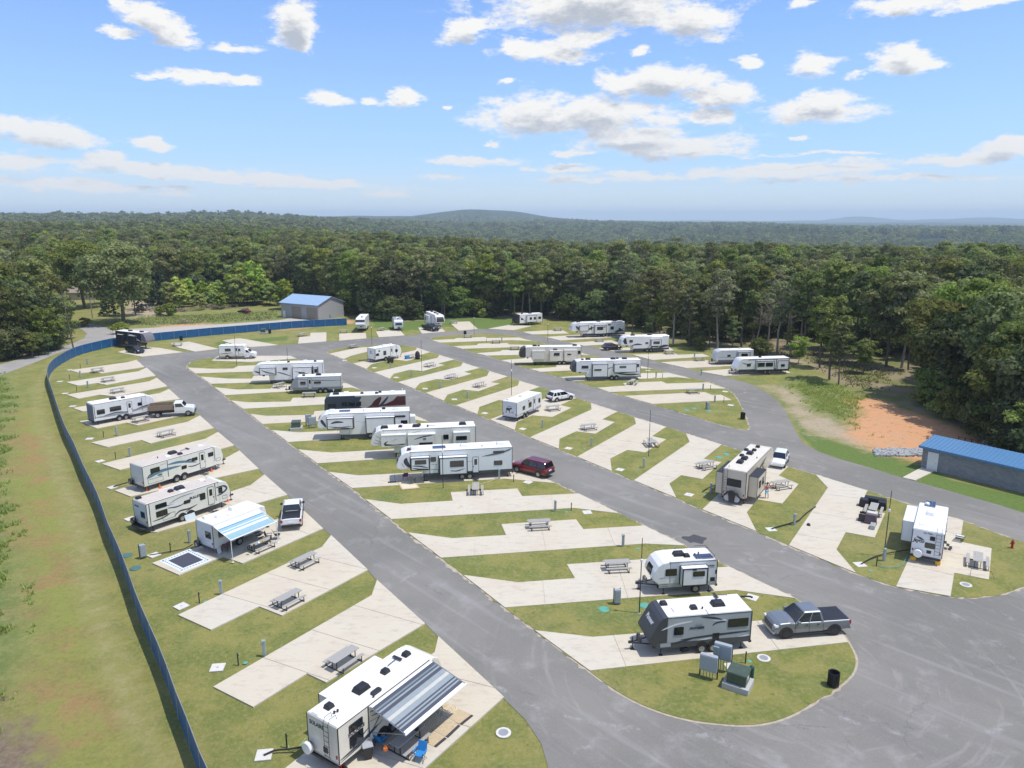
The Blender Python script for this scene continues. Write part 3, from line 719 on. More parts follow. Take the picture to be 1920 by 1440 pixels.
# ---------------------------------------------------------------- fence
def fence_fabric():
    m = bpy.data.materials.new('blue_fence_slats'); m.use_nodes = True; t = NT(m.node_tree); m.node_tree.nodes.clear()
    tc = t.add('ShaderNodeTexCoord'); p = tc.outputs['Object']
    w = t.add('ShaderNodeTexWave', {'Vector': p, 'Scale': 3.2, 'Distortion': .0}, wave_type='BANDS', bands_direction='X')
    nz = t.noise(t.v('MULTIPLY', p, (2.0, 2.0, .3)), 3.0, 4, .6)
    c = t.mix(t.ramp(nz, .3, .7), (.014, .10, .26), (.022, .14, .35))
    d = t.add('ShaderNodeBsdfPrincipled', {'Base Color': c, 'Roughness': .45})
    bn = t.add('ShaderNodeBump', {'Height': t.m('MULTIPLY', w.outputs[1], .01), 'Distance': 1.0}); t.l.new(bn.outputs[0], d.inputs['Normal'])
    tr = t.add('ShaderNodeBsdfTranslucent'); t.l.new(t.mix(.5, c, (.02, .20, .50)), tr.inputs[0])
    ms = t.add('ShaderNodeMixShader', {0: .17, 1: d.outputs[0], 2: tr.outputs[0]}); t.add('ShaderNodeOutputMaterial', {0: ms.outputs[0]})
    return m
M_FENCE = fence_fabric()
FH = 2.05
fl = [(520,1800),(420,1560),(368,1440),(355.6,1401),(333,1344),(311,1279),(277.5,1200),(261,1160),(240,1098),(222,1052),(207,1018),(190,967),(176,935),(159,900),(142,858),(126,826),(112,788),(103,759),(95,735),(91,722),(91.5,710),(96,700),(105,690),(125,677),(148,666),(175,658.5),(200,652.5),(215,649.5),(240,645.5),(270,641.8),(300,638.5),(345,634),(390,629.5),(455,624),(510,619),(560,615),(612,612),(662,609)]
fw = smooth_line([G(*p) for p in fl], 4)
def resample(pts, step):
    out = [pts[0]]; acc = 0
    for a, b in zip(pts, pts[1:]):
        L = math.dist(a, b); s = step - acc
        while s <= L and L > 0:
            out.append((a[0]+(b[0]-a[0])*s/L, a[1]+(b[1]-a[1])*s/L)); s += step
        acc = (acc + L) % step
    return out
posts = resample(fw, 3.05)
fence = empty('blue_privacy_fence', posts[0], 0, 'long blue slatted fence that bends round the park', 'fence')
f0 = Vector((*posts[0], 0))
post_me = MB().lathe([(.032,0),(.032,FH+.04),(.012,FH+.09)], n=8).mesh('post', M_GALV)
def child(name, me, parent, loc=(0,0,0), rz=0, sc=(1,1,1)):
    o = bpy.data.objects.new(name, me); C.objects.link(o); o.parent = parent; o.location = loc; o.rotation_euler = (0,0,rz); o.scale = sc; return o
panel_me = MB().box(.0, 1.0, -.012, .012, .05, FH-.04).mesh('slat_panel', M_FENCE)
rail_me = MB().tube([(0,0,FH),(1,0,FH)], .022, 6).mesh('rail', M_GALV)
for a, b in zip(posts, posts[1:]):
    L = math.dist(a, b); ang = math.atan2(b[1]-a[1], b[0]-a[0]); loc = Vector((*a, 0)) - f0
    child('post', post_me, fence, loc)
    child('slat_panel', panel_me, fence, loc, ang, (L, 1, 1)); child('rail', rail_me, fence, loc, ang, (L, 1, 1))
child('post', post_me, fence, Vector((*posts[-1], 0)) - f0)

# ---------------------------------------------------------------- buildings
def ribbed(name, col, scale, dirn='X', amp=.03):
    return mat(name, col, .42, var=.04, groove=(scale, dirn, amp), grime=.06)
M_BLUEROOF = mat('blue_roof_steel', (.075, .20, .37), .55, var=.05, coat=.2)
M_BLUEROOF2 = mat('pale_blue_roof_steel', (.30, .43, .60), .55, var=.05)
M_GREYSTEEL = mat('grey_wall_steel', (.36, .365, .375), .5, var=.04)
M_DOORTAN = mat('tan_garage_door', (.26, .235, .19), .55, var=.05)
# metal shed: long side with two roller doors, gable end to the right
a = Vector(G(528, 594.5)); b = Vector(G(597.5, 601)); c_ = Vector(G(656, 594.5))
ux = (b - a).normalized(); Ls = 26.0; Ls = (b - a).length; Ws = (c_ - b).length
uy = Vector((-ux.y, ux.x))
shed = empty('metal_shed', (a.x, a.y, 0), math.atan2(ux.y, ux.x), 'grey metal shed with a pale blue roof and two tan roller doors', 'shed')
He, Hr = 4.6, 6.6
mb = MB().ext([(0,0),(Ws,0),(Ws,He),(Ws/2,Hr),(0,He)], 'x', 0, Ls)
mb.build('wall', M_GREYSTEEL, shed)
rb = MB()
for k in range(int(Ls/.9)): rb.box(.2+k*.9, .26+k*.9, -.035, .0, .1, He-.1)
for k in range(int(Ws/.9)):
    yy = .2+k*.9; hh = He + (Hr-He)*(1-abs(yy-Ws/2)/(Ws/2)); rb.box(Ls, Ls+.035, yy, yy+.06, .1, hh-.2)
rb.build('wall_rib', M_GREYSTEEL, shed, kind='stuff')
for s in (0, 1):
    r_ = MB(); 
    y0, y1 = (-.5, Ws/2) if s == 0 else (Ws+.5, Ws/2)
    z0 = He - .5*(Hr-He)/(Ws/2)
    r_.hexa([(-.4,y0,z0+.02),(Ls+.4,y0,z0+.02),(Ls+.4,y1,Hr+.02),(-.4,y1,Hr+.02),(-.4,y0,z0+.14),(Ls+.4,y0,z0+.14),(Ls+.4,y1,Hr+.14),(-.4,y1,Hr+.14)])
    for k in range(int(Ls/.8)):
        x = k*.8; r_.hexa([(x,y0,z0+.14),(x+.06,y0,z0+.14),(x+.06,y1,Hr+.14),(x,y1,Hr+.14),(x,y0,z0+.19),(x+.06,y0,z0+.19),(x+.06,y1,Hr+.19),(x,y1,Hr+.19)])
    r_.build('roof', M_BLUEROOF2, shed, recalc=True)
for x0, x1 in ((Ls*.30, Ls*.55), (Ls*.70, Ls*.965)):
    d_ = MB().box(x0-.12, x1+.12, -.06, -.03, 0, 3.9, 1); 
    for k in range(8): d_.box(x0, x1, -.11+.01*(k%2), -.06, .03+k*.46, .46+k*.46-.03, 0)
    d_.build('roller_door', [M_DOORTAN, M_GREYSTEEL], shed)
MB().box(Ls*.05, Ls*.05+1.0, -.06, .0, 0, 2.1).build('door', M_WHITE, shed)
MB().box(Ls, Ls+.16, Ws*.42, Ws*.42+.5, .6, 1.3).build('meter_box', M_GALV, shed)
# apron of the shed
# block pump house at the right edge
bl = Vector(G(1726, 877)); br = Vector(G(1920, 925.5)); bx = (br - bl).normalized()
Lb = 24.0; Wb = 3.4; Hb = 2.75
M_BLOCK = None
def block_nodes(t):
    tc = t.add('ShaderNodeTexCoord'); p = tc.outputs['Object']
    sw = t.add('ShaderNodeSeparateXYZ', {0: p}); vec = t.add('ShaderNodeCombineXYZ', {0: t.m('ADD', sw.outputs[0], sw.outputs[1]), 1: sw.outputs[2]}).outputs[0]
    br_ = t.add('ShaderNodeTexBrick', {'Vector': vec, 'Color1': (.215,.222,.24,1), 'Color2': (.29,.295,.31,1), 'Mortar': (.36,.36,.36,1), 'Scale': 1.0, 'Mortar Size': .010, 'Brick Width': .40, 'Row Height': .2, 'Bias': 0.0})
    c = t.mix(t.m('MULTIPLY', t.ramp(t.noise(p, 9, 5, .75), .4, .7), .45), br_.outputs[0], (.17,.175,.19))
    c = t.mix(t.m('MULTIPLY', t.ramp(t.noise(p, .6, 4, .6), .5, .7), .3), c, (.36,.35,.34))
    h = t.m('ADD', t.m('MULTIPLY', br_.outputs[1], -.012), t.m('MULTIPLY', t.noise(p, 30, 4, .7), .02))
    bn = t.add('ShaderNodeBump', {'Height': h, 'Distance': 1.0})
    return c, bn.outputs[0]
M_BLOCK = simple_mat('split_face_block', block_nodes, .9)
ph = empty('block_building', (bl.x, bl.y, 0), math.atan2(bx.y, bx.x), 'low grey block building with a bright blue metal roof and a white door', 'building')
MB().box(0, Lb, 0, Wb, -.5, Hb).build('wall', M_BLOCK, ph)
# recessed courses: real joints on the long wall
jb = MB()
for k in range(1, 14): jb.box(.0, Lb, -.006, .0, k*.2-.006, k*.2+.006)
r_ = MB(); o_ = .35
r_.hexa([(-o_,-o_,Hb+.0),(Lb+o_,-o_,Hb+.0),(Lb+o_,Wb+o_,Hb+.62),(-o_,Wb+o_,Hb+.62),(-o_,-o_,Hb+.09),(Lb+o_,-o_,Hb+.09),(Lb+o_,Wb+o_,Hb+.71),(-o_,Wb+o_,Hb+.71)])
for k in range(int(Lb/.45)+2):
    x = -o_+.02+k*.45
    r_.hexa([(x,-o_-.01,Hb+.09),(x+.05,-o_-.01,Hb+.09),(x+.05,Wb+o_,Hb+.71),(x,Wb+o_,Hb+.71),(x,-o_-.01,Hb+.14),(x+.05,-o_-.01,Hb+.14),(x+.05,Wb+o_,Hb+.76),(x,Wb+o_,Hb+.76)])
r_.build('roof', M_BLUEROOF, ph, recalc=True)
MB().box(-o_-.02, Lb+o_, -o_-.03, -o_, Hb-.16, Hb+.10).box(-o_-.04, -o_-.0, -o_-.03, Wb+o_, Hb-.1, Hb+.05).build('fascia', M_BLUEROOF, ph)
MB().ext([(0,Hb),(Wb,Hb),(Wb,Hb+.53)], 'x', 0, .2).ext([(0,Hb),(Wb,Hb),(Wb,Hb+.53)], 'x', Lb-.2, Lb).build('gable', M_BLOCK, ph)
dr = MB().box(.75, 1.80, -.05, -.01, .02, 2.2).build('door', mat('white_door_paint', (.70,.70,.68), .4), ph)
MB().box(.68, .75, -.06, 0, 0, 2.27).box(1.80, 1.87, -.06, 0, 0, 2.27).box(.75, 1.80, -.06, 0, 2.2, 2.27).build('door_frame', M_WHITE, ph)
MB().lathe([(.03,-.10),(.03,-.05)], (1.68,0,1.05), 8, 'y').build('handle', M_STEEL, dr)

# ---------------------------------------------------------------- text on surfaces
def text_mesh(body, size, shear=0.0, bold=0.0, width=None):
    cu = bpy.data.curves.new('lettering', 'FONT'); cu.body = body; cu.size = size; cu.shear = shear; cu.offset = bold; cu.extrude = .004; cu.resolution_u = 2
    cu.align_x = 'CENTER'
    o = bpy.data.objects.new('tmp', cu); C.objects.link(o)
    dg = bpy.context.evaluated_depsgraph_get(); me = bpy.data.meshes.new_from_object(o.evaluated_get(dg))
    bpy.data.objects.remove(o); me.materials.clear()
    if width:
        xs = [v.co.x for v in me.vertices]; k = width / max(max(xs)-min(xs), .01)
        for v in me.vertices: v.co.x *= k
    return me
def lettering(parent, body, size, M4, material, shear=0.0, bold=0.01, width=None, name='lettering'):
    me = text_mesh(body, size, shear, bold, width); me.transform(M4); me.materials.append(material)
    o = bpy.data.objects.new(name, me); C.objects.link(o); o.parent = parent; return o
def frame_side(x, y, z, side):        # text plane on a long side; side +1: left (y+), -1: right (y-)
    if side > 0: return Matrix(((-1,0,0,x),(0,0,1,y),(0,1,0,z),(0,0,0,1)))
    return Matrix(((1,0,0,x),(0,0,-1,y),(0,1,0,z),(0,0,0,1)))
def frame_rear(x, y, z): return Matrix(((0,0,-1,x),(-1,0,0,y),(0,1,0,z),(0,0,0,1)))
def frame_front(x, y, z): return Matrix(((0,0,1,x),(1,0,0,y),(0,1,0,z),(0,0,0,1)))
# ---------------------------------------------------------------- recreational vehicles
def rrect(x0, x1, z0, z1, r=.06, n=3):
    pts = []
    for cx, cz, a0 in ((x1-r, z0+r, -90), (x1-r, z1-r, 0), (x0+r, z1-r, 90), (x0+r, z0+r, 180)):
        for k in range(n+1):
            t = R(a0 + 90*k/n); pts.append((cx + r*math.cos(t), cz + r*math.sin(t)))
    return pts
def clip_x(pts, xc, keep):          # keep -1: x<=xc, +1: x>=xc
    res = []
    for i in range(len(pts)):
        p, q = pts[i], pts[(i+1) % len(pts)]
        dp = keep*(p[0]-xc); dq = keep*(q[0]-xc)
        if dp >= 0: res.append(p)
        if dp*dq < 0: t = dp/(dp-dq); res.append((p[0]+(q[0]-p[0])*t, p[1]+(q[1]-p[1])*t))
    return res
def swoosh(pts, w):                 # pts: x, z along the centre line; tapering stroke
    w = w * 1.55
    sp = smooth_line(pts, 5) if len(pts) > 2 else pts
    n = len(sp); up = []; dn = []
    for i, p in enumerate(sp):
        q = sp[min(i+1, n-1)]; o = sp[max(i-1, 0)]; dx, dz = q[0]-o[0], q[1]-o[1]; L = math.hypot(dx, dz) or 1
        t = i/(n-1); k = w*(math.sin(PI*min(.985, t*.93+.05)))**.8*.5 + .004
        up.append((p[0]-dz/L*k, p[1]+dx/L*k)); dn.append((p[0]+dz/L*k, p[1]-dx/L*k))
    return up + dn[::-1]
def profile(kind, L, h):
    if kind == 'travel':
        return [(0,.62),(0,h-.05),(.06,h),(L-1.25,h),(L-.75,h-.10),(L-.38,h-.34),(L-.14,h-.78),(L-.02,h-1.25),(L,1.35),(L-.12,.98),(L-.45,.62)]
    if kind == 'slant':
        return [(0,.62),(0,h-.03),(.05,h),(L-1.3,h),(L-1.02,h-.06),(L-.76,h-.30),(L-.14,1.60),(L,1.32),(L-.10,1.05),(L-.75,.62)]
    if kind == 'vee':
        return [(0,.62),(0,h-.03),(.05,h),(L-.55,h),(L-.3,h-.1),(L,1.45),(L-.1,1.15),(L-.5,.62)]
    if kind == 'flat':
        return [(0,.62),(0,h-.03),(.05,h),(L-.45,h),(L-.25,h-.08),(L-.05,1.5),(L,1.2),(L-.3,.62)]
    if kind == 'pod':
        return [(0,.60),(0,h-.35),(.12,h-.1),(.35,h),(L-1.35,h),(L-.85,h-.07),(L-.45,h-.32),(L-.15,h-.8),(L,1.5),(L-.05,1.3),(L-.85,.60)]
    if kind == 'air':
        return [(0,1.1),(.08,1.9),(.35,h-.35),(.8,h-.07),(1.3,h),(L-1.3,h),(L-.8,h-.07),(L-.35,h-.35),(L-.08,1.9),(L,1.1),(L-.2,.55),(.2,.55)]
    if kind == 'fifth':
        return [(0,.75),(0,h-.04),(.06,h),(L-1.55,h),(L-1.05,h-.07),(L-.62,h-.30),(L-.28,h-.80),(L-.05,h-1.45),(L,h-1.75),(L-.10,1.75),(L-.45,1.62),(L-2.75,1.60),(L-2.9,1.5),(L-2.95,.62),(.8,.62)]
    if kind == 'classa':
        return [(0,.45),(0,h-.06),(.1,h),(L-.8,h),(L-.35,h-.12),(L-.12,h-.5),(L-.02,1.5),(L,.9),(L-.08,.45)]
ROOFTOP = {'travel': 1.25, 'slant': 1.3, 'vee': .55, 'flat': .45, 'pod': 1.35, 'air': 1.3, 'fifth': 1.55, 'classa': .8}
def wheel(parent, x, side, W2, r=.37, w=.22, rim=None, name='wheel', inset=.02):
    y = side*(W2 - inset)
    a, b = (y, y - side*w)
    t = MB().lathe([(r*.62,a),(r*.93,a+side*.0),(r,a-side*.04),(r,b+side*.04),(r*.93,b),(r*.62,b)], (0,0,0), 20, 'y').build(name, M_TYRE, parent, smooth=False)
    t.location = (x, 0, r)
    m2 = MB().lathe([(r*.60,a+side*.008),(r*.50,a-side*.03),(r*.20,a-side*.01),(r*.16,a+side*.012)], (0,0,0), 16, 'y')
    for k in range(6):
        q = 2*PI*k/6; c, s = math.cos(q), math.sin(q)
        pts = [(c*r*.15-s*.03, s*r*.15+c*.03),(c*r*.57-s*.022, s*r*.57+c*.022),(c*r*.57+s*.022, s*r*.57-c*.022),(c*r*.15+s*.03, s*r*.15-c*.03)]
        m2.ext(pts, 'y', min(a-side*.02, a+side*.012), max(a-side*.02, a+side*.012))
    m2.build('rim', rim or M_ALU, t)
    return t
def window(parent, S_, x0, x1, z0, z1, W2, r=.07, name='window', glass=None, off=0.0, split=False):
    y = S_*(W2+off); e = .028*S_
    f = MB().ext(rrect(x0, x1, z0, z1, r), 'y', min(y, y+e), max(y, y+e)).build(name, M_FRAME, parent)
    g_ = MB(); pane = rrect(x0+.035, x1-.035, z0+.035, z1-.035, r*.7)
    g_.ext(pane, 'y', min(y+e, y+e*1.3), max(y+e, y+e*1.3)); g_.build('pane', glass or M_GLASS, f)
    return f
def window_end(parent, x, y0, y1, z0, z1, sgn=-1, r=.07):
    f = MB().ext(rrect(y0, y1, z0, z1, r), 'x', min(x, x+sgn*.028), max(x, x+sgn*.028)).build('window', M_FRAME, parent)
    MB().ext(rrect(y0+.035, y1-.035, z0+.035, z1-.035, r*.7), 'x', min(x+sgn*.028, x+sgn*.037), max(x+sgn*.028, x+sgn*.037)).build('pane', M_GLASS, f)
def graphics(parent, S_, items, W2, off=0.0):
    """items: (material, [points], width) strokes or (material, [outline]) plates"""
    for k, it in enumerate(items):
        y = S_*(W2+off); e = S_*(.006+.0015*(k % 4))
        pts = swoosh(it[1], it[2]) if len(it) == 3 else it[1]
        MB().ext(pts, 'y', min(y, y+e), max(y, y+e)).build('vinyl_graphic', it[0], parent)
def rv(name, kind, L, h, loc, heading, label, cat, wall=None, cap=None, roofm=None, xc=None, W=2.45, group=None, near=1, wins=(), farwins=(), doors=(), slides=(), farslides=(),
       gfx=(), roof=(), skirt=None, skirt_z=None, wheels=None, rear=(), ladder=None, spare=None, steps=True, text=(), wallm2=None, endwins=(), hitch=True, frontmark=None, rim=None, legs=True, trim=True):
    wall = wall or M_WHITE; cap = cap or wall; roofm = roofm or M_ROOF; W2 = W/2
    T = empty(name, loc, heading, label, cat, group)
    pr = profile(kind, L, h)
    xc = (L - ROOFTOP[kind] - .1) if xc is None else L - xc
    MB().ext(clip_x(pr, xc, -1), 'y', -W2, W2).build('body', wall, T, bevel=.045 if kind not in ('air',) else .3, seg=3)
    MB().ext(clip_x(pr, xc-.002, 1), 'y', -W2+.004, W2-.004).build('front_cap', cap, T, bevel=.10 if kind != 'air' else .35, seg=4)
    # roof membrane laid over the top
    top = [p for p in pr if p[1] > h-.12]; top = sorted(top)
    x0, x1 = top[0][0]+.04, top[-1][0]
    MB().box(x0, L-ROOFTOP[kind]-.02, -W2+.09, W2-.09, h-.01, h+.022).build('roof', roofm, T, bevel=.01)
    if trim:
        for s in (-1, 1): 
            MB().box(.03, L-ROOFTOP[kind], s*W2-(.02 if s > 0 else .012), s*W2+(.012 if s > 0 else .02), h-.07, h-.025).build('gutter_rail', M_DARK if cap in (M_CHAR, M_DARK, M_BLACK) or kind != 'classa' else M_WHITE, T)
    if kind != 'air' and kind != 'classa':
        c_ = MB()
        for s in (-1, 1): c_.box(-.006, .035, s*W2-.03, s*W2+.03, .7, h-.05)
        c_.build('corner_trim', M_DARK, T)
    fx = L-2.95 if kind == 'fifth' else L-.5
    # lower skirt band
    if skirt:
        z1 = skirt_z or 1.0
        for s in (-1, 1): MB().box(.02, fx-.05, s*(W2+.002)-.004, s*(W2+.002)+.006, .63 if kind != 'classa' else .46, z1).build('skirt_panel', skirt, T)
    # chassis and wheels
    ch = MB()
    if kind != 'classa':
        for s in (-1, 1): ch.box(.1, fx, s*.8-.05, s*.8+.05, .45, .64)
        ch.box(-.06, .04, -W2+.1, W2-.1, .46, .60)
        for x in (.5, L*.3, L*.5, fx-.4): ch.box(x, x+.08, -.8, .8, .48, .62)
    else:
        ch.box(.2, L-.3, -.9, .9, .3, .5)
    ch.build('chassis', M_STEEL, T)
    if wheels is None: wheels = (L*.33, L*.33+.88) if kind != 'classa' else (L*.28, L-2.4)
    for x in wheels:
        for s in (-1, 1):
            rr = .36 if kind != 'classa' else .5
            MB().ext([(x-rr-.12,.60),(x-rr-.02,rr+.42),(x-.12,rr+.58),(x+.12,rr+.58),(x+rr+.02,rr+.42),(x+rr+.12,.60)], 'y', s*W2-.02, s*W2+.014).build('wheel_arch', M_BLACK, T)
            wheel(T, x, s, W2+.035, rr, .24, rim)
    # front hitch or landing gear
    if kind == 'fifth' and hitch:
        lg = MB()
        for s in (-1, 1): lg.box(L-3.25, L-3.1, s*.95-.07, s*.95+.07, .02, .9).box(L-3.33, L-3.02, s*.95-.14, s*.95+.14, 0, .03)
        lg.build('landing_gear', M_STEEL, T)
        MB().ext([(L-2.1,1.6),(L-1.5,1.6),(L-1.62,1.22),(L-1.95,1.22)], 'y', -.25, .25).build('kingpin', M_BLACK, T)
    elif kind not in ('classa', 'fifth') and hitch:
        hm = MB()
        for s in (-1, 1): hm.tube([(L-.8, s*.55, .56), (L+.85, s*.03, .56)], .05, 6)
        hm.box(L+.80, L+1.05, -.07, .07, .5, .66)
        hm.build('hitch_frame', M_STEEL, T)
        MB().tube([(L+.75, 0, .04), (L+.75, 0, .95)], .04, 8).box(L+.62, L+.88, -.12, .12, 0, .05).build('tongue_jack', M_BLACK, T)
        pt = MB()
        for s in (-1, 1): pt.lathe([(.12,.58),(.15,.64),(.15,1.02),(.10,1.12),(.05,1.16)], (L+.28, s*.17, 0), 12)
        pt.build('gas_bottle', M_CHAR if cap is not M_WHITE else mat('grey_tank_cover', (.16,.17,.18), .4), T, smooth=True)
    if legs and kind != 'classa':
        lg = MB()
        for x in (.55, fx-.5):
            for s in (-1, 1): lg.tube([(x, s*.95, .55), (x, s*1.02, .06)], .035, 6).box(x-.12, x+.12, s*1.02-.1, s*1.02+.1, 0, .06)
        lg.build('stabilizer_leg', M_STEEL, T)
    # windows, doors, slide-outs
    for w_ in wins: window(T, near, *w_, W2)
    for w_ in farwins: window(T, -near, *w_, W2)
    for i, dx in enumerate(doors):
        y = near*W2; e = near*.03
        dm = MB().ext(rrect(dx-.36, dx+.36, .78, 2.72, .1), 'y', min(y, y+e), max(y, y+e)).build('door', M_DARK, T)
        MB().ext(rrect(dx-.315, dx+.315, .83, 2.67, .08), 'y', min(y+e, y+e*1.5), max(y+e, y+e*1.5)).build('door_leaf', wall, dm)
        MB().ext(rrect(dx-.17, dx+.17, 1.75, 2.45, .05), 'y', min(y+e*1.5, y+e*1.8), max(y+e*1.5, y+e*1.8)).build('pane', M_GLASS, dm)
        MB().box(dx+.23, dx+.29, min(y+e*1.5, y+e*3), max(y+e*1.5, y+e*3), 1.5, 1.62).build('handle', M_BLACK, dm)
        if steps:
            st = MB()
            for k in range(3):
                st.box(dx-.3, dx+.3, near*(W2+.1+.24*k)-.12, near*(W2+.1+.24*k)+.12, .60-.2*k-.035, .60-.2*k)
            st.build('entry_step', M_STEEL, T)
    for lst, sd in ((slides, near), (farslides, -near)):
        for sl in lst:
            x0, x1, z0, z1, dep = sl[:5]; o = sl[5] if len(sl) > 5 else {}
            y0, y1 = sd*(W2-.1), sd*(W2+dep)
            so = MB().box(x0, x1, min(y0,y1), max(y0,y1), z0, z1).build('slide_out', o.get('mat', wall), T, bevel=.02)
            tr = MB(); yy = sd*(W2+dep); a_, b_ = min(yy, yy+sd*.02), max(yy, yy+sd*.02); tm = o.get('trim', M_DARK)
            tw = .075
            tr.box(x0-.03, x0+tw, a_, b_, z0-.03, z1+.03).box(x1-tw, x1+.03, a_, b_, z0-.03, z1+.03).box(x0+tw, x1-tw, a_, b_, z1-tw, z1+.03).box(x0+tw, x1-tw, a_, b_, z0-.03, z0+tw)
            yi = sd*W2; c0, c1 = min(yi, yi+sd*.03), max(yi, yi+sd*.03)
            tr.box(x0-.09, x0, c0, c1, z0-.09, z1+.07).box(x1, x1+.09, c0, c1, z0-.09, z1+.07).box(x0, x1, c0, c1, z1, z1+.07)
            tr.build('slide_trim', tm, so)
            MB().box(x0, x1, min(yi, yy), max(yi, yy), z1, z1+.035).build('slide_top', o.get('top', M_WHITE), so)
            for (a0, a1, b0, b1) in o.get('wins', ()):
                f = MB(); e1 = sd*.028
                f.ext(rrect(a0, a1, b0, b1, .07), 'y', min(yy, yy+e1), max(yy, yy+e1), 0)
                f.ext(rrect(a0+.035, a1-.035, b0+.035, b1-.035, .05), 'y', min(yy+e1, yy+e1*1.3), max(yy+e1, yy+e1*1.3), 1)
                f.build('window', [M_FRAME, M_GLASS], so)
            for k, it in enumerate(o.get('gfx', ())):
                e2 = sd*(.006+.0015*(k % 4)); pts = swoosh(it[1], it[2]) if len(it) == 3 else it[1]
                MB().ext(pts, 'y', min(yy, yy+e2), max(yy, yy+e2)).build('vinyl_graphic', it[0], so)
    graphics(T, near, gfx, W2)
    # roof furniture: (kind, x, y)
    for it in roof:
        k_, x, y = it[:3]; 
        if k_ == 'ac': MB().taper(x-.5, x+.5, y-.36, y+.36, h+.02, h+.33, .14, .10).build('air_conditioner', it[3] if len(it) > 3 else M_BLACK, T, bevel=.05, seg=2)
        elif k_ == 'vent': MB().taper(x-.27, x+.27, y-.24, y+.24, h+.02, h+.26, .08, .05).build('roof_vent', it[3] if len(it) > 3 else M_BLACK, T, bevel=.04)
        elif k_ == 'sky': MB().taper(x-.3, x+.3, y-.3, y+.3, h+.02, h+.12, .06, .06).build('skylight', M_WHITE, T, bevel=.02)
        elif k_ == 'pipe': MB().lathe([(.05,h),(.05,h+.14),(.08,h+.15),(.03,h+.2)], (x,y,0), 10).build('vent_pipe', M_BLACK, T)
        elif k_ == 'solar':
            sp_ = MB().box(x-.75, x+.75, y-.45, y+.45, h+.07, h+.10).build('solar_panel', M_ALU, T)
            sc_ = MB()
            for i in range(6):
                for j in range(3): sc_.box(x-.72+i*.245, x-.72+i*.245+.225, y-.42+j*.285, y-.42+j*.285+.265, h+.10, h+.104)
            sc_.build('solar_cell', M_SOLAR, sp_)
        elif k_ == 'ant': MB().tube([(x,y,h),(x,y,h+.12),(x+.9,y+.05,h+.14)], .025, 6).box(x+.8,x+1.0,y-.3,y+.4,h+.12,h+.16).build('antenna', M_STEEL, T)
        elif k_ == 'dome': MB().lathe([(.22,h+.02),(.24,h+.1),(.18,h+.25),(.05,h+.32)], (x,y,0), 14).build('satellite_dome', M_WHITE, T, smooth=True)
        elif k_ == 'wifi': MB().tube([(x,y,h),(x,y,h+.5)], .025, 6).lathe([(.09,h+.5),(.09,h+.62),(.03,h+.66)], (x,y,0), 10).build('antenna', M_WHITE, T)
    if ladder is not None:
        lm = MB(); y = ladder
        for s in (-1, 1): lm.tube([(-.06,y+s*.19,.85),(-.14,y+s*.19,1.0),(-.14,y+s*.19,h+.02),(.0,y+s*.19,h+.3),(.45,y+s*.19,h+.3),(.5,y+s*.19,h+.02)], .016, 5)
        for k in range(7): lm.tube([(-.14,y-.19,1.0+k*.31),(-.14,y+.19,1.0+k*.31)], .014, 5)
        lm.build('ladder', M_BLACK if wall is not M_WHITE else M_GALV, T)
    if spare is not None:
        y, zc, cm = spare
        sp_ = MB().lathe([(.20,-.16),(.34,-.17),(.36,-.20),(.36,-.38),(.33,-.42),(.1,-.43)], (0,y,zc), 20, 'x').build('spare_wheel', cm, T, smooth=False)
        if cm is M_BLACK: MB().lathe([(.2,-.425),(.06,-.44)], (0,y,zc), 14, 'x').build('rim', M_ALU, sp_)
        MB().box(-.18, 0, y-.05, y+.05, .5, zc+.1).build('spare_carrier', M_STEEL, T)
    for (y0, y1, z0, z1) in endwins: window_end(T, 0, y0, y1, z0, z1)
    tl = MB()
    for s in (-1, 1): tl.box(-.035, 0, s*(W2-.16)-.05, s*(W2-.16)+.05, 1.0, 1.2)
    tl.build('tail_light', M_RED, T)
    MB().box(-.12, -.02, -W2+.05, W2-.05, .5, .64).build('bumper', M_BLACK, T)
    for it in text:
        body, size, place_, x, z, mt = it[:6]; o = it[6] if len(it) > 6 else {}
        if place_ == 'side': M4 = frame_side(x, near*(W2+.012+o.get('off', 0)), z, near)
        elif place_ == 'rear': M4 = frame_rear(-.008, x, z)
        elif place_ == 'front': M4 = frame_front(o.get('fx', L)+.01, x, z) @ Matrix.Rotation(o.get('tilt', 0), 4, 'X')
        lettering(T, body, size, M4, mt, o.get('shear', 0), o.get('bold', .01), o.get('width'))
    return T
def cap_x(kind, L, h, z):
    pr = [p for p in profile(kind, L, h) if p[0] > L*.5]; pr = [p for p in pr if True]
    best = 0
    for a, b in zip(pr, pr[1:]):
        if min(a[1], b[1]) <= z <= max(a[1], b[1]) and a[1] != b[1]:
            x = a[0]+(b[0]-a[0])*(z-a[1])/(b[1]-a[1]); best = max(best, x)
    return best
def cap_plate(T, kind, L, h, z0, z1, w0, w1, m, name='front_window', off=.035, y0=0.0):
    mb = MB(); n = 7
    for i in range(n):
        za, zb = z0+(z1-z0)*i/n, z0+(z1-z0)*(i+1)/n; wa, wb = w0+(w1-w0)*i/n, w0+(w1-w0)*(i+1)/n
        xa, xb = cap_x(kind, L, h, za)+off, cap_x(kind, L, h, zb)+off
        mb.hexa([(xa-.12,y0-wa,za),(xa,y0-wa,za),(xa,y0+wa,za),(xa-.12,y0+wa,za),(xb-.12,y0-wb,zb),(xb,y0-wb,zb),(xb,y0+wb,zb),(xb-.12,y0+wb,zb)])
    return mb.build(name, m, T)
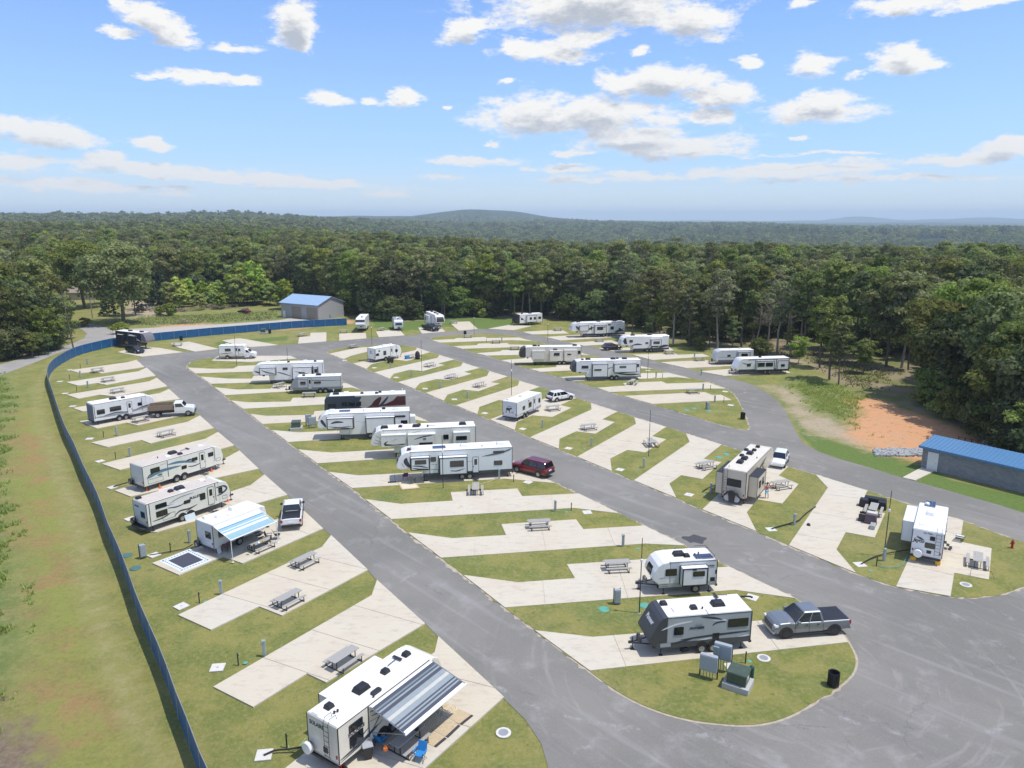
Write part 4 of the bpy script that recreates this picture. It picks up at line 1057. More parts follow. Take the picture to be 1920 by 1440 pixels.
def awning(T, x0, x1, W2, z_in, z_out, dep, side, mats, stripes, arm=M_ALU, ground=False, sag=.0):
    """mats: list; stripes: (share of the width from the wall, index)"""
    m = MB(); y_in, y_out = side*(W2+.08), side*(W2+dep); n = 24
    for i in range(n):
        t0, t1 = i/n, (i+1)/n; tm = (t0+t1)/2; mi = [s[1] for s in stripes if s[0] <= tm][-1]
        def q(t): return y_in+(y_out-y_in)*t, z_in+(z_out-z_in)*t - sag*math.sin(PI*t)
        (ya, za), (yb, zb) = q(t0), q(t1)
        m.hexa([(x0,ya,za),(x1,ya,za),(x1,yb,zb),(x0,yb,zb),(x0,ya,za+.012),(x1,ya,za+.012),(x1,yb,zb+.012),(x0,yb,zb+.012)], mi)
    a = m.build('awning', mats, T, recalc=True)
    MB().tube([(x0-.1,y_out,z_out),(x1+.1,y_out,z_out)], .055, 8).build('awning_roller', M_WHITE, a)
    MB().box(x0-.1, x1+.1, min(y_in-side*.05,y_in), max(y_in-side*.05,y_in), z_in-.06, z_in+.07).build('awning_rail', M_WHITE, a)
    for x in (x0-.05, x1+.05):
        am = MB()
        if ground: am.tube([(x,y_out,z_out),(x,y_out+side*.02,.02)], .035, 6).tube([(x,y_in,z_in),(x,y_out,z_out)], .03, 6).box(x-.1,x+.1,y_out-.1,y_out+.1,.0,.04)
        else: am.tube([(x,y_in,1.2),(x,(y_in+y_out)/2,1.75),(x,y_out,z_out)], .028, 6).tube([(x,y_in,z_in),(x,y_out,z_out)], .025, 6)
        am.build('awning_arm', arm, a)
    return a
def at_rear(px, py, h, hd, near, W=2.45, fwd=0.0):
    """root (rear centre) of a vehicle whose near rear roof corner the photograph shows at px, py"""
    x, y = G(px, py, h + ZP); a = R(hd + (180 if near > 0 else 0)); lx, ly = -math.sin(a), math.cos(a)
    return (x - near*W/2*lx - fwd*math.cos(a), y - near*W/2*ly - fwd*math.sin(a), ZP)
S1 = M_STRIPE; SG = M_STRIPEG; SW = M_STRIPEW; SB = M_STRIPEB
def bars(x, z0=1.0, z1=2.85): return (M_DARK, [(x-.04,z0),(x+.04,z0),(x+.04,z1),(x-.04,z1)])
def outline(x0, x1, z0, z1, m=None, w=.03):
    return [(m or S1, [(x0,z0),(x1,z0),(x1,z0+w),(x0,z0+w)]), (m or S1, [(x0,z1-w),(x1,z1-w),(x1,z1),(x0,z1)]), (m or S1, [(x0,z0+w),(x0+w,z0+w),(x0+w,z1-w),(x0,z1-w)]), (m or S1, [(x1-w,z0+w),(x1,z0+w),(x1,z1-w),(x1-w,z1-w)])]

# --- left row
A1 = rv('travel_trailer', 'travel', 8.9, 3.0, at_rear(632.2, 1366, 3.0, 56, -1), R(56), 'cream travel trailer with a wide grey striped awning out over patterned rugs', 'travel trailer', wall=M_CREAM, roofm=M_ROOF, near=-1,
   wins=((.8,1.85,2.12,2.62),(.8,1.85,1.15,1.90),(3.3,4.0,1.6,2.25)), doors=(4.9,), farslides=((1.7,6.3,.75,2.72,.95,{'top': M_WHITE}),), wheels=(3.35,4.25),
   gfx=[(S1,[(.1,.92),(1.6,1.05),(3.0,1.35)],.10),(S1,[(.1,.78),(1.8,.95),(3.4,1.4)],.05),(S1,[(.9,1.0),(1.6,1.35),(2.35,1.62)],.05),bars(2.3,.95,2.9),(S1,[(2.4,2.5),(3.3,2.35),(4.2,2.45)],.06),(S1,[(2.5,1.2),(3.2,1.9),(2.5,2.2)],.05),(S1,[(2.4,1.9),(3.2,1.75)],.05),(S1,[(6.4,2.3),(7.3,2.55),(7.9,2.3)],.10),(S1,[(6.6,1.9),(7.5,2.2),(8.2,1.9)],.10)],
   roof=(('ac',3.1,.1),('vent',.95,.45),('vent',5.1,.1),('vent',7.15,.25),('ant',5.6,.35),('pipe',.75,-.2),('pipe',.95,-.25),('pipe',3.0,-1.0),('sky',.35,.65)), ladder=-.45, spare=(.98,1.0,M_WHITE),
   text=(('SOLAIRE',.36,'rear',.45,2.40,S1,{'shear':0,'width':1.15}),('SOLAIRE',.30,'side',1.35,1.95,S1,{'width':1.25})), skirt=None, steps=True)
MB().ext(rrect(3.05,3.75,-.98,-.62,.1), 'z', 3.02, 3.16).build('refrigerator_vent', M_STEEL, A1, bevel=.03)
MB().box(-.03, 0, -.35, -.02, 1.02, 1.35).build('hatch', M_BLACK, A1)
M_AW1 = mat('awning_slate_stripe', (.065,.075,.10), .85); M_AW2 = mat('awning_mid_stripe', (.17,.21,.235), .85); M_AW3 = mat('awning_pale_stripe', (.48,.48,.44), .85); M_AW4 = mat('awning_light_grey_stripe', (.26,.30,.32), .85)
awning(A1, 2.45, 7.75, 1.225, 2.86, 2.25, 2.75, -1, [M_AW1, M_AW2, M_AW3, M_AW4, M_WHITE], ((0,4),(.035,0),(.14,1),(.17,0),(.22,3),(.26,0),(.33,2 and 3),(.42,3),(.46,2),(.56,3),(.68,0),(.71,3),(.75,0),(.79,3),(.83,0),(.93,4)))
A2 = rv('travel_trailer', 'vee', 6.0, 2.95, at_rear(397, 985, 2.95, 56, -1), R(56), 'small white travel trailer with a blue and white awning standing on white posts', 'travel trailer', wall=M_WHITERIB, cap=M_WHITE, near=-1,
   wins=((.55,1.75,1.5,2.15),(3.2,3.9,1.5,2.1)), doors=(4.6,), wheels=(2.7,), endwins=((-.95,-.1,1.5,2.15),), roof=(('ac',3.4,.3,M_IVORY),('vent',.6,.6,M_WHITE),('vent',1.4,-.1,M_WHITE),('sky',2.4,-.5)), spare=(.9,.75,M_BLACK), trim=False)
M_AW5 = mat('awning_teal_stripe', (.27,.42,.48), .85); M_AW6 = mat('awning_white_stripe', (.62,.66,.68), .85); M_AW7 = mat('awning_blue_line', (.06,.22,.38), .8)
awning(A2, .15, 4.95, 1.225, 2.8, 2.1, 2.5, -1, [M_AW6, M_AW5, M_AW7], ((0,0),(.22,2),(.25,1),(.36,0),(.42,1),(.50,0),(.62,1),(.70,1)), arm=M_WHITE, ground=True, sag=.10)
A3 = rv('travel_trailer', 'travel', 9.0, 3.0, at_rear(272.8, 945.7, 3.0, 54, -1), R(54), 'ivory travel trailer with dark looped swooshes and a board leaning at its wheel', 'travel trailer', wall=M_IVORY, roofm=M_ROOFTAN, near=-1,
   wins=((.9,2.05,2.15,2.62),(.9,2.05,1.30,1.90),(3.8,4.5,1.75,2.1),(5.55,6.15,1.6,2.3),(7.65,8.1,1.7,2.3)), doors=(6.75,), endwins=((-.85,-.1,1.4,2.05),), wheels=(3.5,4.4),
   gfx=[bars(.3,.7,2.9),bars(7.3,1.0,2.9),(S1,[(2.05,2.2),(3.2,1.95),(4.6,1.9)],.10),(SW,[(2.05,2.1),(3.0,1.95),(3.8,1.95)],.16),(S1,[(2.1,1.9),(3.0,1.75),(3.8,1.8)],.07),(S1,[(.5,1.05),(1.6,1.1),(2.4,1.35)],.08),(SG,[(2.3,2.3),(3.5,2.62),(5.0,2.65)],.07),(S1,[(7.4,2.4),(8.3,2.35),(8.6,1.95),(8.0,1.6),(7.4,1.5)],.12),(S1,[(2.7,.85),(3.3,1.2),(4.2,1.15),(5.0,1.25)],.10),(S1,[(3.9,.9),(4.6,1.15),(5.2,1.3)],.07)] + outline(1.5,2.8,.8,1.35) + outline(8.0,8.6,.95,1.3),
   roof=(('ac',4.15,.0),('vent',3.2,-.05),('vent',.35,.75),('sky',4.0,-.75),('sky',6.9,.6),('wifi',7.0,-.3)), spare=(1.0,.85,M_BLACK), text=(('BULLET',.34,'side',5.0,2.05,S1,{'shear':.3,'bold':.015,'width':1.3}),('BULLET',.24,'rear',.55,2.35,S1,{'shear':.3})), farslides=((3.0,6.5,.75,2.7,.8),))
MB().box(-.5, -.1, -1.1, 1.1, .42, .50).build('cargo_rack', M_STEEL, A3)
A4 = rv('travel_trailer', 'travel', 10.1, 3.0, at_rear(265.8, 875.6, 3.0, 56, -1), R(56), 'long ivory travel trailer with pale blue swooshes, a tan roof and a spare tyre', 'travel trailer', wall=M_IVORY, roofm=M_ROOFTAN, near=-1,
   wins=((.9,2.0,1.95,2.50),(4.6,5.25,1.35,1.75),(5.95,6.7,1.95,2.35),(8.1,8.8,1.9,2.4)), doors=(7.3,), wheels=(3.9,4.85),
   gfx=[bars(2.95,1.0,2.9),bars(8.95,1.2,2.9),(S1,[(.45,1.4),(.9,1.85),(2.6,1.95)],.09),(SB,[(.6,1.5),(2.0,1.9),(4.6,1.85)],.22),(SB,[(3.0,2.4),(4.6,2.3),(6.6,1.7)],.18),(S1,[(2.1,2.6),(2.8,2.65)],.06),(SG,[(4.4,2.7),(4.9,2.6)],.05),(S1,[(5.2,2.2),(5.7,2.25),(6.0,2.1)],.12),(S1,[(5.4,1.5),(6.2,1.35),(7.2,1.5)],.08)] + outline(.5,2.3,.8,1.3) + outline(9.1,9.7,1.1,1.45),
   roof=(('ac',4.6,.35),('vent',4.9,-.7,M_STEEL),('sky',3.7,-.1),('pipe',2.7,.2),('sky',8.2,.4),('ant',5.6,.3)), spare=(.95,.95,M_BLACK), text=(('VIBE',.30,'side',1.9,1.42,S1,{'shear':.25}),), farslides=((3.0,7.0,.75,2.7,.8),))
A5 = rv('toy_hauler_trailer', 'travel', 8.9, 3.2, at_rear(172.5, 758.7, 3.2, 48, -1), R(48), 'grey and white toy hauler trailer with a dark rear ramp parked by a flatbed truck', 'travel trailer', wall=M_WHITERIB, roofm=M_ROOF, near=-1, cap=M_WHITE,
   wins=((.5,1.6,1.55,2.25),(2.3,3.9,1.65,2.35),(6.3,6.9,1.8,2.3)), doors=(5.1,), wheels=(3.5,4.45), gfx=[bars(.2),bars(6.9,1.0,2.9),(SG,[(.1,1.15),(3.0,1.1),(6.0,1.25),(8.4,1.6)],.22),(S1,[(1.4,1.2),(3.2,1.4),(4.8,1.15)],.10),(S1,[(5.0,1.05),(6.6,1.45),(8.2,1.75)],.12)],
   roof=(('ac',3.3,0),('vent',4.6,-.4),('sky',5.8,.3),('sky',.9,.1)), rim=M_ALU)
MB().box(-.05, -.006, -1.1, 1.1, .75, 2.95).build('rear_ramp_door', mat('grey_ramp_panel', (.19,.21,.24), .45), A5, bevel=.02)

# --- middle row, fronts to the left
def hd2(d): return R(180 + d)
A7 = rv('camper_van_motorhome', 'flat', 5.6, 2.95, at_rear(409, 649, 2.95, 7, -1), R(7), 'small white motorhome with a tan lower band and a van cab', 'motorhome', wall=M_WHITE, near=-1, W=2.3, hitch=False, legs=False,
   wins=((1.3,2.5,1.75,2.35),(4.1,4.5,1.75,2.3)), doors=(3.7,), steps=False, wheels=(1.7,), skirt=M_TAN, skirt_z=1.25, gfx=[(S1,[(.4,1.35),(1.4,1.3),(3.0,1.45)],.08)], roof=(('ac',1.6,0,M_WHITE),('vent',3.3,0,M_WHITE)))
cabm = MB(); prc = [(5.3,.5),(5.3,2.05),(5.9,2.0),(6.45,1.45),(7.35,1.25),(7.5,1.0),(7.5,.5)]
cabm.ext(prc, 'y', -1.0, 1.0); cabm.build('cab', M_WHITE, A7, bevel=.08, seg=3)
for s in (-1, 1): MB().ext([(5.5,1.4),(5.5,1.95),(5.88,1.92),(6.35,1.4)], 'y', min(s*1.0,s*1.015), max(s*1.0,s*1.015)).build('window', M_GLASS, A7)
MB().hexa([(5.98,-.85,1.97),(6.44,-.85,1.48),(6.44,.85,1.48),(5.98,.85,1.97),(6.0,-.85,1.99),(6.46,-.85,1.5),(6.46,.85,1.5),(6.0,.85,1.99)]).build('windscreen', M_GLASS, A7)
for s in (-1, 1): wheel(A7, 6.6, s, 1.02, .38, .24)
A8 = rv('fifth_wheel_trailer', 'fifth', 12.6, 3.7, at_rear(604.5, 679.5, 3.7, 9, 1), hd2(9), 'white fifth wheel with dark diagonal streaks, behind the grey peaked trailer', 'fifth wheel', near=1, wall=M_WHITE,
   slides=((.9,1.7,.9,2.9,.5,{'wins':((1.0,1.5,1.9,2.6),)}),(1.9,5.4,.85,3.05,.7,{'wins':((3.2,4.3,1.85,2.1),),'gfx':((S1,[(2.2,1.6),(3.6,2.0),(5.0,2.3)],.08),)}),(8.4,11.2,1.75,3.1,.6,{'gfx':((S1,[(8.6,2.0),(9.8,2.2),(10.9,2.7)],.14),(S1,[(8.8,2.8),(10.2,2.4)],.08))})),
   wins=((6.3,7.2,2.5,2.95),), wheels=(4.4,5.3), gfx=[(S1,[(5.8,1.3),(7.4,1.9),(8.2,2.1)],.12),(S1,[(10.4,1.75),(11.6,2.2),(12.2,2.4)],.16)], skirt=None, roof=(('ac',9.9,0,M_WHITE),('ac',3.2,0,M_WHITE),('vent',6.2,.3),('vent',8,-.2,M_WHITE),('vent',1.4,.3)))
A9 = rv('travel_trailer', 'slant', 8.7, 2.95, at_rear(638.7, 705, 2.95, 8, 1), hd2(8), 'grey and white travel trailer with a low dark band and a peaked grey front', 'travel trailer', near=1, wall=mat('pale_grey_ribbed', (.50,.52,.52), .4, groove=(8,'Z',.008)), cap=mat('mid_grey_cap', (.27,.29,.31), .35),
   wins=((3.4,4.6,1.7,2.1),(6.0,6.9,1.6,2.15)), doors=(5.3,), steps=False, wheels=(2.7,3.6), skirt=mat('grey_skirt', (.20,.21,.22), .45), skirt_z=1.1, gfx=[(S1,[(.1,2.2),(4.5,2.3),(7.5,2.65)],.06)], roof=(('ac',3.9,0),('vent',6.4,.2),('vent',1.2,.1,M_WHITE)))
A10 = rv('motor_coach', 'classa', 12.2, 3.65, at_rear(760.5, 738.8, 3.65, 8, 1), hd2(8), 'large motor coach with maroon, navy and silver waves sweeping along its side', 'motor coach', near=1, wall=mat('champagne_paint', (.42,.40,.36), .25, coat=.7), cap=M_TEALNAVY, xc=4.6, W=2.55,
   wins=((7.6,8.6,2.05,2.75),(8.75,9.6,2.05,2.75),(6.7,7.45,2.05,2.75),(10.4,11.6,1.75,2.55)),
   gfx=[(M_TEALNAVY,[(7.6,.9),(7.6,3.45),(6.6,3.45),(6.9,2.9),(7.0,2.0),(6.2,1.4),(6.0,.9)]),(M_MAROON,[(6.3,1.35),(5.0,1.75),(4.3,2.6),(3.7,3.35)],.62),(M_NAVY,[(5.2,1.5),(3.9,2.0),(3.0,2.9),(2.6,3.4)],.22),(M_MAROON,[(.02,3.35),(1.3,3.35),(1.9,2.75),(3.0,2.25),(4.6,1.85),(.02,1.95)]),(SW,[(.1,1.6),(2.6,1.55),(5.4,1.2)],.10),(M_MAROON,[(.02,1.3),(3.0,1.25),(5.5,1.05),(5.5,.9),(.02,1.0)])],
   roof=(('ac',10.5,.0),('ac',9.0,-.3,M_WHITE),('vent',6.6,.1),('vent',4.4,.3),('vent',3.9,-.3),('ac',2.0,0,M_WHITE),('wifi',.5,.2),('wifi',10.9,-.6)), trim=False)
cap_plate(A10, 'classa', 12.2, 3.65, 1.6, 3.05, 1.15, 1.05, M_GLASS, 'windscreen')
A11 = rv('fifth_wheel_trailer', 'fifth', 12.6, 3.7, at_rear(768, 770.6, 3.7, 8, 1), hd2(8), 'white fifth wheel with two black-framed slide-outs and a rear ladder', 'fifth wheel', near=1, wall=M_WHITE,
   slides=((7.7,11.2,1.65,3.15,.6,{'gfx':((S1,[(9.0,2.6),(10.0,2.65),(10.7,2.45)],.18),(SG,[(7.9,2.0),(9.2,1.9),(10.6,1.8)],.10),(S1,[(8.2,1.75),(9.6,1.85),(11.0,2.05)],.07))}),(2.1,6.0,.9,3.1,.7,{'gfx':((SG,[(2.3,2.9),(3.4,2.7)],.04),)})),
   wins=((.35,1.25,1.5,2.4),(.6,2.0,2.85,3.12)), gfx=[(SG,[(6.2,2.3),(7.4,2.5)],.06),(S1,[(11.4,1.8),(11.9,2.6),(12.0,2.9)],.25)] + outline(8.3,9.9,.7,1.4), wheels=(4.6,5.5), roof=(('ac',10.6,.1,M_WHITE),('solar',8.9,.1),('ac',1.9,.3,M_WHITE),('vent',3.6,-.3),('pipe',6.3,.3),('pipe',4.0,.8)), ladder=.9)
MB().box(-.75, -.03, -.1, 1.15, 1.2, 2.9).build('rear_patio_box', M_WHITE, A11, bevel=.03)
A12 = rv('fifth_wheel_trailer', 'fifth', 13.4, 3.7, at_rear(891.9, 799, 3.7, 9, 1), hd2(9), 'ivory fifth wheel with curled dark swooshes between two white ones', 'fifth wheel', near=1, wall=M_IVORY, cap=M_IVORY,
   slides=((.8,2.9,1.2,3.1,.6,{'trim':M_IVORY,'wins':((1.2,2.6,2.1,2.65),)}),(5.2,8.7,1.2,3.1,.7,{'trim':M_IVORY,'wins':((5.6,7.3,1.75,2.05),(6.4,6.8,2.45,2.6)),'gfx':((S1,[(5.6,2.95),(6.8,2.8),(7.9,2.5)],.09),(S1,[(7.4,1.8),(8.5,1.65)],.07))}),(8.9,12.0,1.7,3.15,.6,{'trim':M_IVORY,'gfx':((S1,[(9.0,1.95),(10.4,1.8),(11.6,2.0),(11.2,2.4)],.16),(S1,[(9.0,1.8),(10.5,1.65),(11.7,1.85)],.09),(SG,[(10.0,2.7),(10.9,2.3)],.08))})),
   wins=((3.5,4.2,2.1,2.75),), gfx=[(S1,[(7.0,3.4),(8.6,3.1)],.08),(S1,[(11.9,2.0),(12.8,2.5)],.14),(S1,[(11.9,2.5),(12.7,3.0)],.10),(S1,[(12.0,1.85),(13.0,2.1)],.10)], wheels=(4.4,5.3), roof=(('ac',11.6,.3),('vent',9.6,.2),('vent',9.4,-.4,M_WHITE),('ac',7.6,.3),('vent',7.2,-.2),('ac',1.6,.2),('ant',5.2,.4)),
   text=(('VOLANTE',.30,'side',1.9,1.6,S1,{'off':.62,'width':1.5}),))
cap_plate(A12, 'fifth', 13.4, 3.7, 2.5, 3.45, 1.12, 1.0, M_GLASS)
A13 = rv('fifth_wheel_trailer', 'fifth', 13.5, 3.7, at_rear(960.8, 837.7, 3.7, 9.5, 1), hd2(9.5), 'long white fifth wheel with a dark lower band beside the dark red car', 'fifth wheel', near=1, wall=mat('cool_white_gelcoat', (.69,.73,.73), .28, var=.02, coat=.3, grime=.1), cap=M_WHITE,
   slides=((5.4,8.6,.95,3.0,.7,{'wins':((5.8,7.4,1.85,2.6),),'gfx':((S1,[(5.7,1.6),(6.6,1.35),(7.4,1.45)],.07),(SG,[(6.2,1.5),(7.3,1.3)],.06))}),(9.75,11.85,1.65,3.1,.6,{'wins':((10.1,11.4,2.35,2.85),),'gfx':((S1,[(9.9,1.9),(10.8,2.1),(11.7,2.2)],.09),(S1,[(9.9,1.75),(10.9,1.78),(11.7,1.95)],.09))})),
   wins=((8.95,9.6,2.4,2.95),(1.2,2.2,1.55,2.1),(.95,2.3,3.05,3.3)), doors=(4.35,), wheels=(5.05,5.95), skirt=M_CHAR, skirt_z=1.0,
   gfx=[(S1,[(.1,3.5),(1.2,3.1),(3.6,2.7)],.12),(SG,[(.3,3.3),(1.6,2.9),(3.2,2.7)],.08),(S1,[(8.8,2.0),(9.6,2.1)],.08),(S1,[(4.7,2.2),(5.3,2.2)],.05),(S1,[(11.9,1.8),(12.4,2.5),(12.3,3.0)],.32),(S1,[(12.6,1.9),(12.9,2.4)],.12)] + outline(8.7,9.7,.72,1.45,S1,.04) + outline(9.75,10.4,.72,1.45,S1,.04),
   roof=(('ac',11.4,.1,M_WHITE),('vent',12.0,.5,M_MAROON),('solar',8.5,.1),('ac',5.6,.1,M_WHITE),('sky',4.6,-.3),('pipe',3.5,.5),('ac',1.3,.1,M_WHITE),('sky',9.6,-.4)))
cap_plate(A13, 'fifth', 13.5, 3.7, 2.3, 3.4, 1.1, .95, M_GLASS)
A14 = rv('pod_trailer', 'pod', 5.4, 2.85, at_rear(1346, 1049, 2.85, 7, 1, 2.3), hd2(7), 'small rounded white camper with a framed slide-out and a solar panel', 'travel trailer', near=1, wall=mat('pale_panel', (.60,.63,.64), .3, coat=.3, grime=.1), cap=M_WHITE, W=2.3,
   slides=((1.0,3.1,.95,2.45,.55,{'wins':((1.25,2.25,1.75,2.2),(1.95,2.3,2.28,2.38)),'mat':M_WHITE}),), wins=((3.4,4.35,1.65,2.25),), endwins=(), wheels=(1.75,), skirt=mat('grey_green_lower', (.36,.40,.40), .4), skirt_z=1.0,
   gfx=[(S1,[(4.4,1.5),(4.85,1.45)],.07),(S1,[(.2,2.2),(.8,2.15)],.03)] + outline(4.1,4.7,.72,.95,S1,.025) + [(M_BLACK,[(.15,.95),(.55,.95),(.55,1.3),(.15,1.3)]),(M_MAROON,[(.02,1.6),(.16,1.6),(.16,1.95),(.02,1.95)])],
   roof=(('ac',2.9,.0),('vent',2.35,.35),('pipe',1.6,.2),('pipe',1.2,0)), text=(('R-POD',.2,'side',.55,2.28,S1,{}),))
sp_ = MB().box(.25, 1.75, .15, .95, 2.9, 2.93).build('solar_panel', M_ALU, A14); sc_ = MB()
for i in range(6):
    for j in range(3): sc_.box(.28+i*.245,.28+i*.245+.225,.18+j*.255,.18+j*.255+.235,2.93,2.935)
sc_.build('solar_cell', M_SOLAR, sp_)
cap_plate(A14, 'pod', 5.4, 2.85, 1.55, 2.2, .6, .5, M_GLASS)
rk = MB()
for y in (-1.0, 1.0): rk.tube([(.2,y,2.85),(.2,y,3.1),(1.2,y,3.1)], .02, 5)
rk.tube([(.2,-1,3.1),(.2,1,3.1)], .02, 5); rk.build('roof_rack', M_STEEL, A14)
A15 = rv('travel_trailer', 'slant', 7.5, 3.0, at_rear(1411, 1145, 3.0, 8.5, 1), hd2(8.5), 'dark grey ribbed travel trailer with a sloping charcoal nose, nearest the turnaround', 'travel trailer', near=1, wall=M_GREYWALL, cap=M_CHAR, xc=1.32,
   wins=((.25,1.75,1.85,2.5),(5.0,5.7,1.6,2.2)), wheels=(2.75,3.6), skirt=mat('dark_grey_skirt', (.07,.075,.08), .45), skirt_z=1.05,
   gfx=[(SW,[(4.4,2.55),(5.6,2.4),(6.6,2.05)],.08),(S1,[(2.2,2.5),(2.9,2.7),(3.8,2.85)],.10),(S1,[(1.9,2.35),(2.6,2.3),(2.9,2.1)],.07),(S1,[(.1,1.45),(2.8,1.35),(5.2,1.2)],.10),(SW,[(.1,1.15),(1.2,.95),(2.0,.85)],.07),(SW,[(2.9,1.15),(4.2,.95),(5.4,.72)],.07),(S1,[(4.2,1.25),(5.4,1.0),(6.4,.85)],.10),(M_BLACK,[(2.35,.9),(2.85,.9),(2.85,1.5),(2.35,1.5)]),(SW,[(2.9,2.5),(2.0,2.45),(1.95,2.3)],.05)],
   roof=(('ac',2.1,.1),('vent',4.0,.35),('vent',5.9,-.5),('pipe',3.4,.5),('sky',3.0,.95),('sky',5.3,.4),('ant',.9,-1.0)),
   text=(('PIONEER',.22,'side',4.05,1.95,S1,{'shear':.3,'width':1.1}),('Heartland',.3,'side',3.9,2.15,SG,{'shear':.3,'width':.5})))
lettering(A15, 'Pioneer', .5, Matrix(((0,-.468,.884,7.08),(1,0,0,-.1),(0,.884,.468,2.10),(0,0,0,1))) , SW, .2, .02, 1.35)
MB().ext(rrect(5.9,6.65,.74,1.02,.04), 'y', 1.232, 1.245).build('storage_hatch', M_PANELBOX, A15)

# --- centre row
A16 = rv('travel_trailer', 'travel', 8.2, 3.05, at_rear(1772, 1001.6, 3.05, 57.5, -1), R(57.5), 'bright white travel trailer with a blue bird emblem on its rear', 'travel trailer', near=-1, wall=mat('bright_white_gelcoat', (.82,.83,.84), .3, var=.02, coat=.3), 
   doors=(4.4,), wins=((2.2,3.1,1.7,2.3),(5.8,6.4,1.6,2.2)), farslides=((1.9,6.2,.95,2.85,.95,{'top': M_WHITE}),), endwins=((-.55,-.15,2.2,2.6),(-.60,.18,1.45,1.95)), wheels=(3.2,4.1), ladder=-.82, spare=(.62,.88,M_WHITE),
   roof=(('solar',7.0,.3),('dome',6.7,.55),('ac',4.3,.15,M_WHITE),('sky',1.3,.6)), text=(('Jayco',.46,'rear',.68,1.85,M_NAVY,{'shear':.25,'bold':.02,'width':.92}),('Jay Flight',.2,'rear',.0,2.75,SG,{})),
   gfx=[bars(1.2,.9,2.9),bars(6.6,.9,2.9)])
MB().ext([(.95,2.55),(.72,2.35),(.52,2.32),(.32,2.18),(.20,2.16),(.42,2.10),(.58,2.12),(.70,2.20),(.88,2.24),(.72,2.28),(.92,2.34),(.76,2.38)], 'x', -.016, -.006).build('bird_emblem', M_NAVY, A16)
MB().ext(rrect(-.38,-.02,.95,1.25,.03), 'x', -.02, -.004).build('hatch', M_BLACK, A16)
A17 = rv('fifth_wheel_trailer', 'fifth', 11.6, 3.75, at_rear(1400, 885.6, 3.75, 57, -1), R(57), 'tan fifth wheel seen from behind with a wide back window', 'fifth wheel', near=-1, wall=M_TAN, cap=M_TAN, roofm=mat('roof_membrane_cream', (.66,.62,.54), .55, var=.05, grime=.2), W=2.5,
   slides=((1.0,4.3,.75,3.0,.95,{'top':M_DARK,'wins':((1.6,2.4,1.6,2.4),(2.9,3.7,1.6,2.4))}),), farslides=((.3,4.6,.75,3.1,.8,{'top':M_DARK}),), endwins=((-.75,.75,1.9,2.75),), wheels=(4.8,5.7), ladder=.92, doors=(6.9,),
   gfx=[(S1,[(4.6,2.5),(6.2,2.8),(8.0,3.2)],.25),(SG,[(4.6,1.5),(6.0,1.8),(8.4,2.0)],.14)], roof=(('ac',2.7,.25),('ac',4.2,.2),('vent',5.1,.75),('ac',6.4,.2),('vent',7.4,.9),('vent',7.8,.1),('pipe',5.2,-.9),('vent',9.3,.1)))
M_COVER = mat('silver_cover_cloth', (.40,.42,.45), .6, var=.1)
bk = MB()
for s in (-1, 1): bk.lathe([(.05,-.05),(.36,-.04),(.36,.04),(.05,.05)], (-.55, s*.48, .75), 18, 'x')
bk.build('bicycle_cover', M_COVER, A17, bevel=.02)
MB().ext([(-.9,1.0),(-.55,1.45),(-.15,1.62),(.15,1.62),(.55,1.45),(.9,1.0),(.75,.95),(.4,1.3),(.28,.35),(-.28,.35),(-.4,1.3),(-.75,.95)], 'x', -.66, -.44).build('cargo_cover', M_BLACK, A17, bevel=.03)
A18 = rv('travel_trailer', 'flat', 8.0, 3.0, at_rear(968.7, 755, 3.0, 59, -1), R(59), 'older boxy white travel trailer with an animal drawn on its rear', 'travel trailer', near=-1, wall=M_WHITERIB, cap=M_WHITE, wins=((1.8,2.5,1.4,2.0),(3.6,4.5,1.4,2.2),(6.7,7.3,1.5,2.2),(3.5,3.8,2.4,2.6)), doors=(5.4,), steps=False, wheels=(2.3,3.2),
   gfx=[(SG,[(.1,.9),(7.6,.9),(7.6,1.0),(.1,1.0)]),(SG,[(3.5,.66),(7.5,.66),(7.5,.86),(3.5,.86)])], roof=(('ac',3.6,0,M_WHITE),('vent',.7,.7,M_WHITE),('sky',6.2,.2)), trim=False, legs=True)
for o_, pg in enumerate(([(.75,1.2),(.55,1.55),(.62,1.9),(.35,2.05),(.05,1.95),(-.2,2.1),(-.42,2.05),(-.35,1.85),(-.12,1.8),(.0,1.5),(-.1,1.2),(-.02,1.2),(.12,1.55),(.42,1.65),(.62,1.2)], [(-.2,1.35),(-.6,1.5),(-.7,1.25),(-.6,1.2),(-.5,1.35),(-.25,1.28)], [(.45,2.2),(.1,2.32),(-.4,2.25),(-.1,2.2)])):
    MB().ext(pg, 'x', -.014, -.004).build('animal_graphic', SG if o_ else S1, A18)
A19 = rv('travel_trailer', 'travel', 7.4, 3.0, at_rear(702.5, 654, 3.0, 50, -1), R(50), 'white travel trailer with black window frames beside a covered grill and blue chair', 'travel trailer', near=-1, wins=((.3,1.1,1.4,1.9),(2.3,3.1,1.3,2.2),(5.6,6.3,1.5,2.1),(1.0,1.4,2.2,2.5)), doors=(4.6,), steps=False, wheels=(2.9,3.8),
   gfx=[bars(.15),bars(5.9)], roof=(('ac',3.6,0,M_WHITE),('sky',2.0,.3),('vent',5.6,.2,M_WHITE)), text=(('Jay',.34,'rear',.1,2.2,S1,{'shear':.2}),('Flight',.3,'rear',.05,1.85,S1,{'shear':.2})))

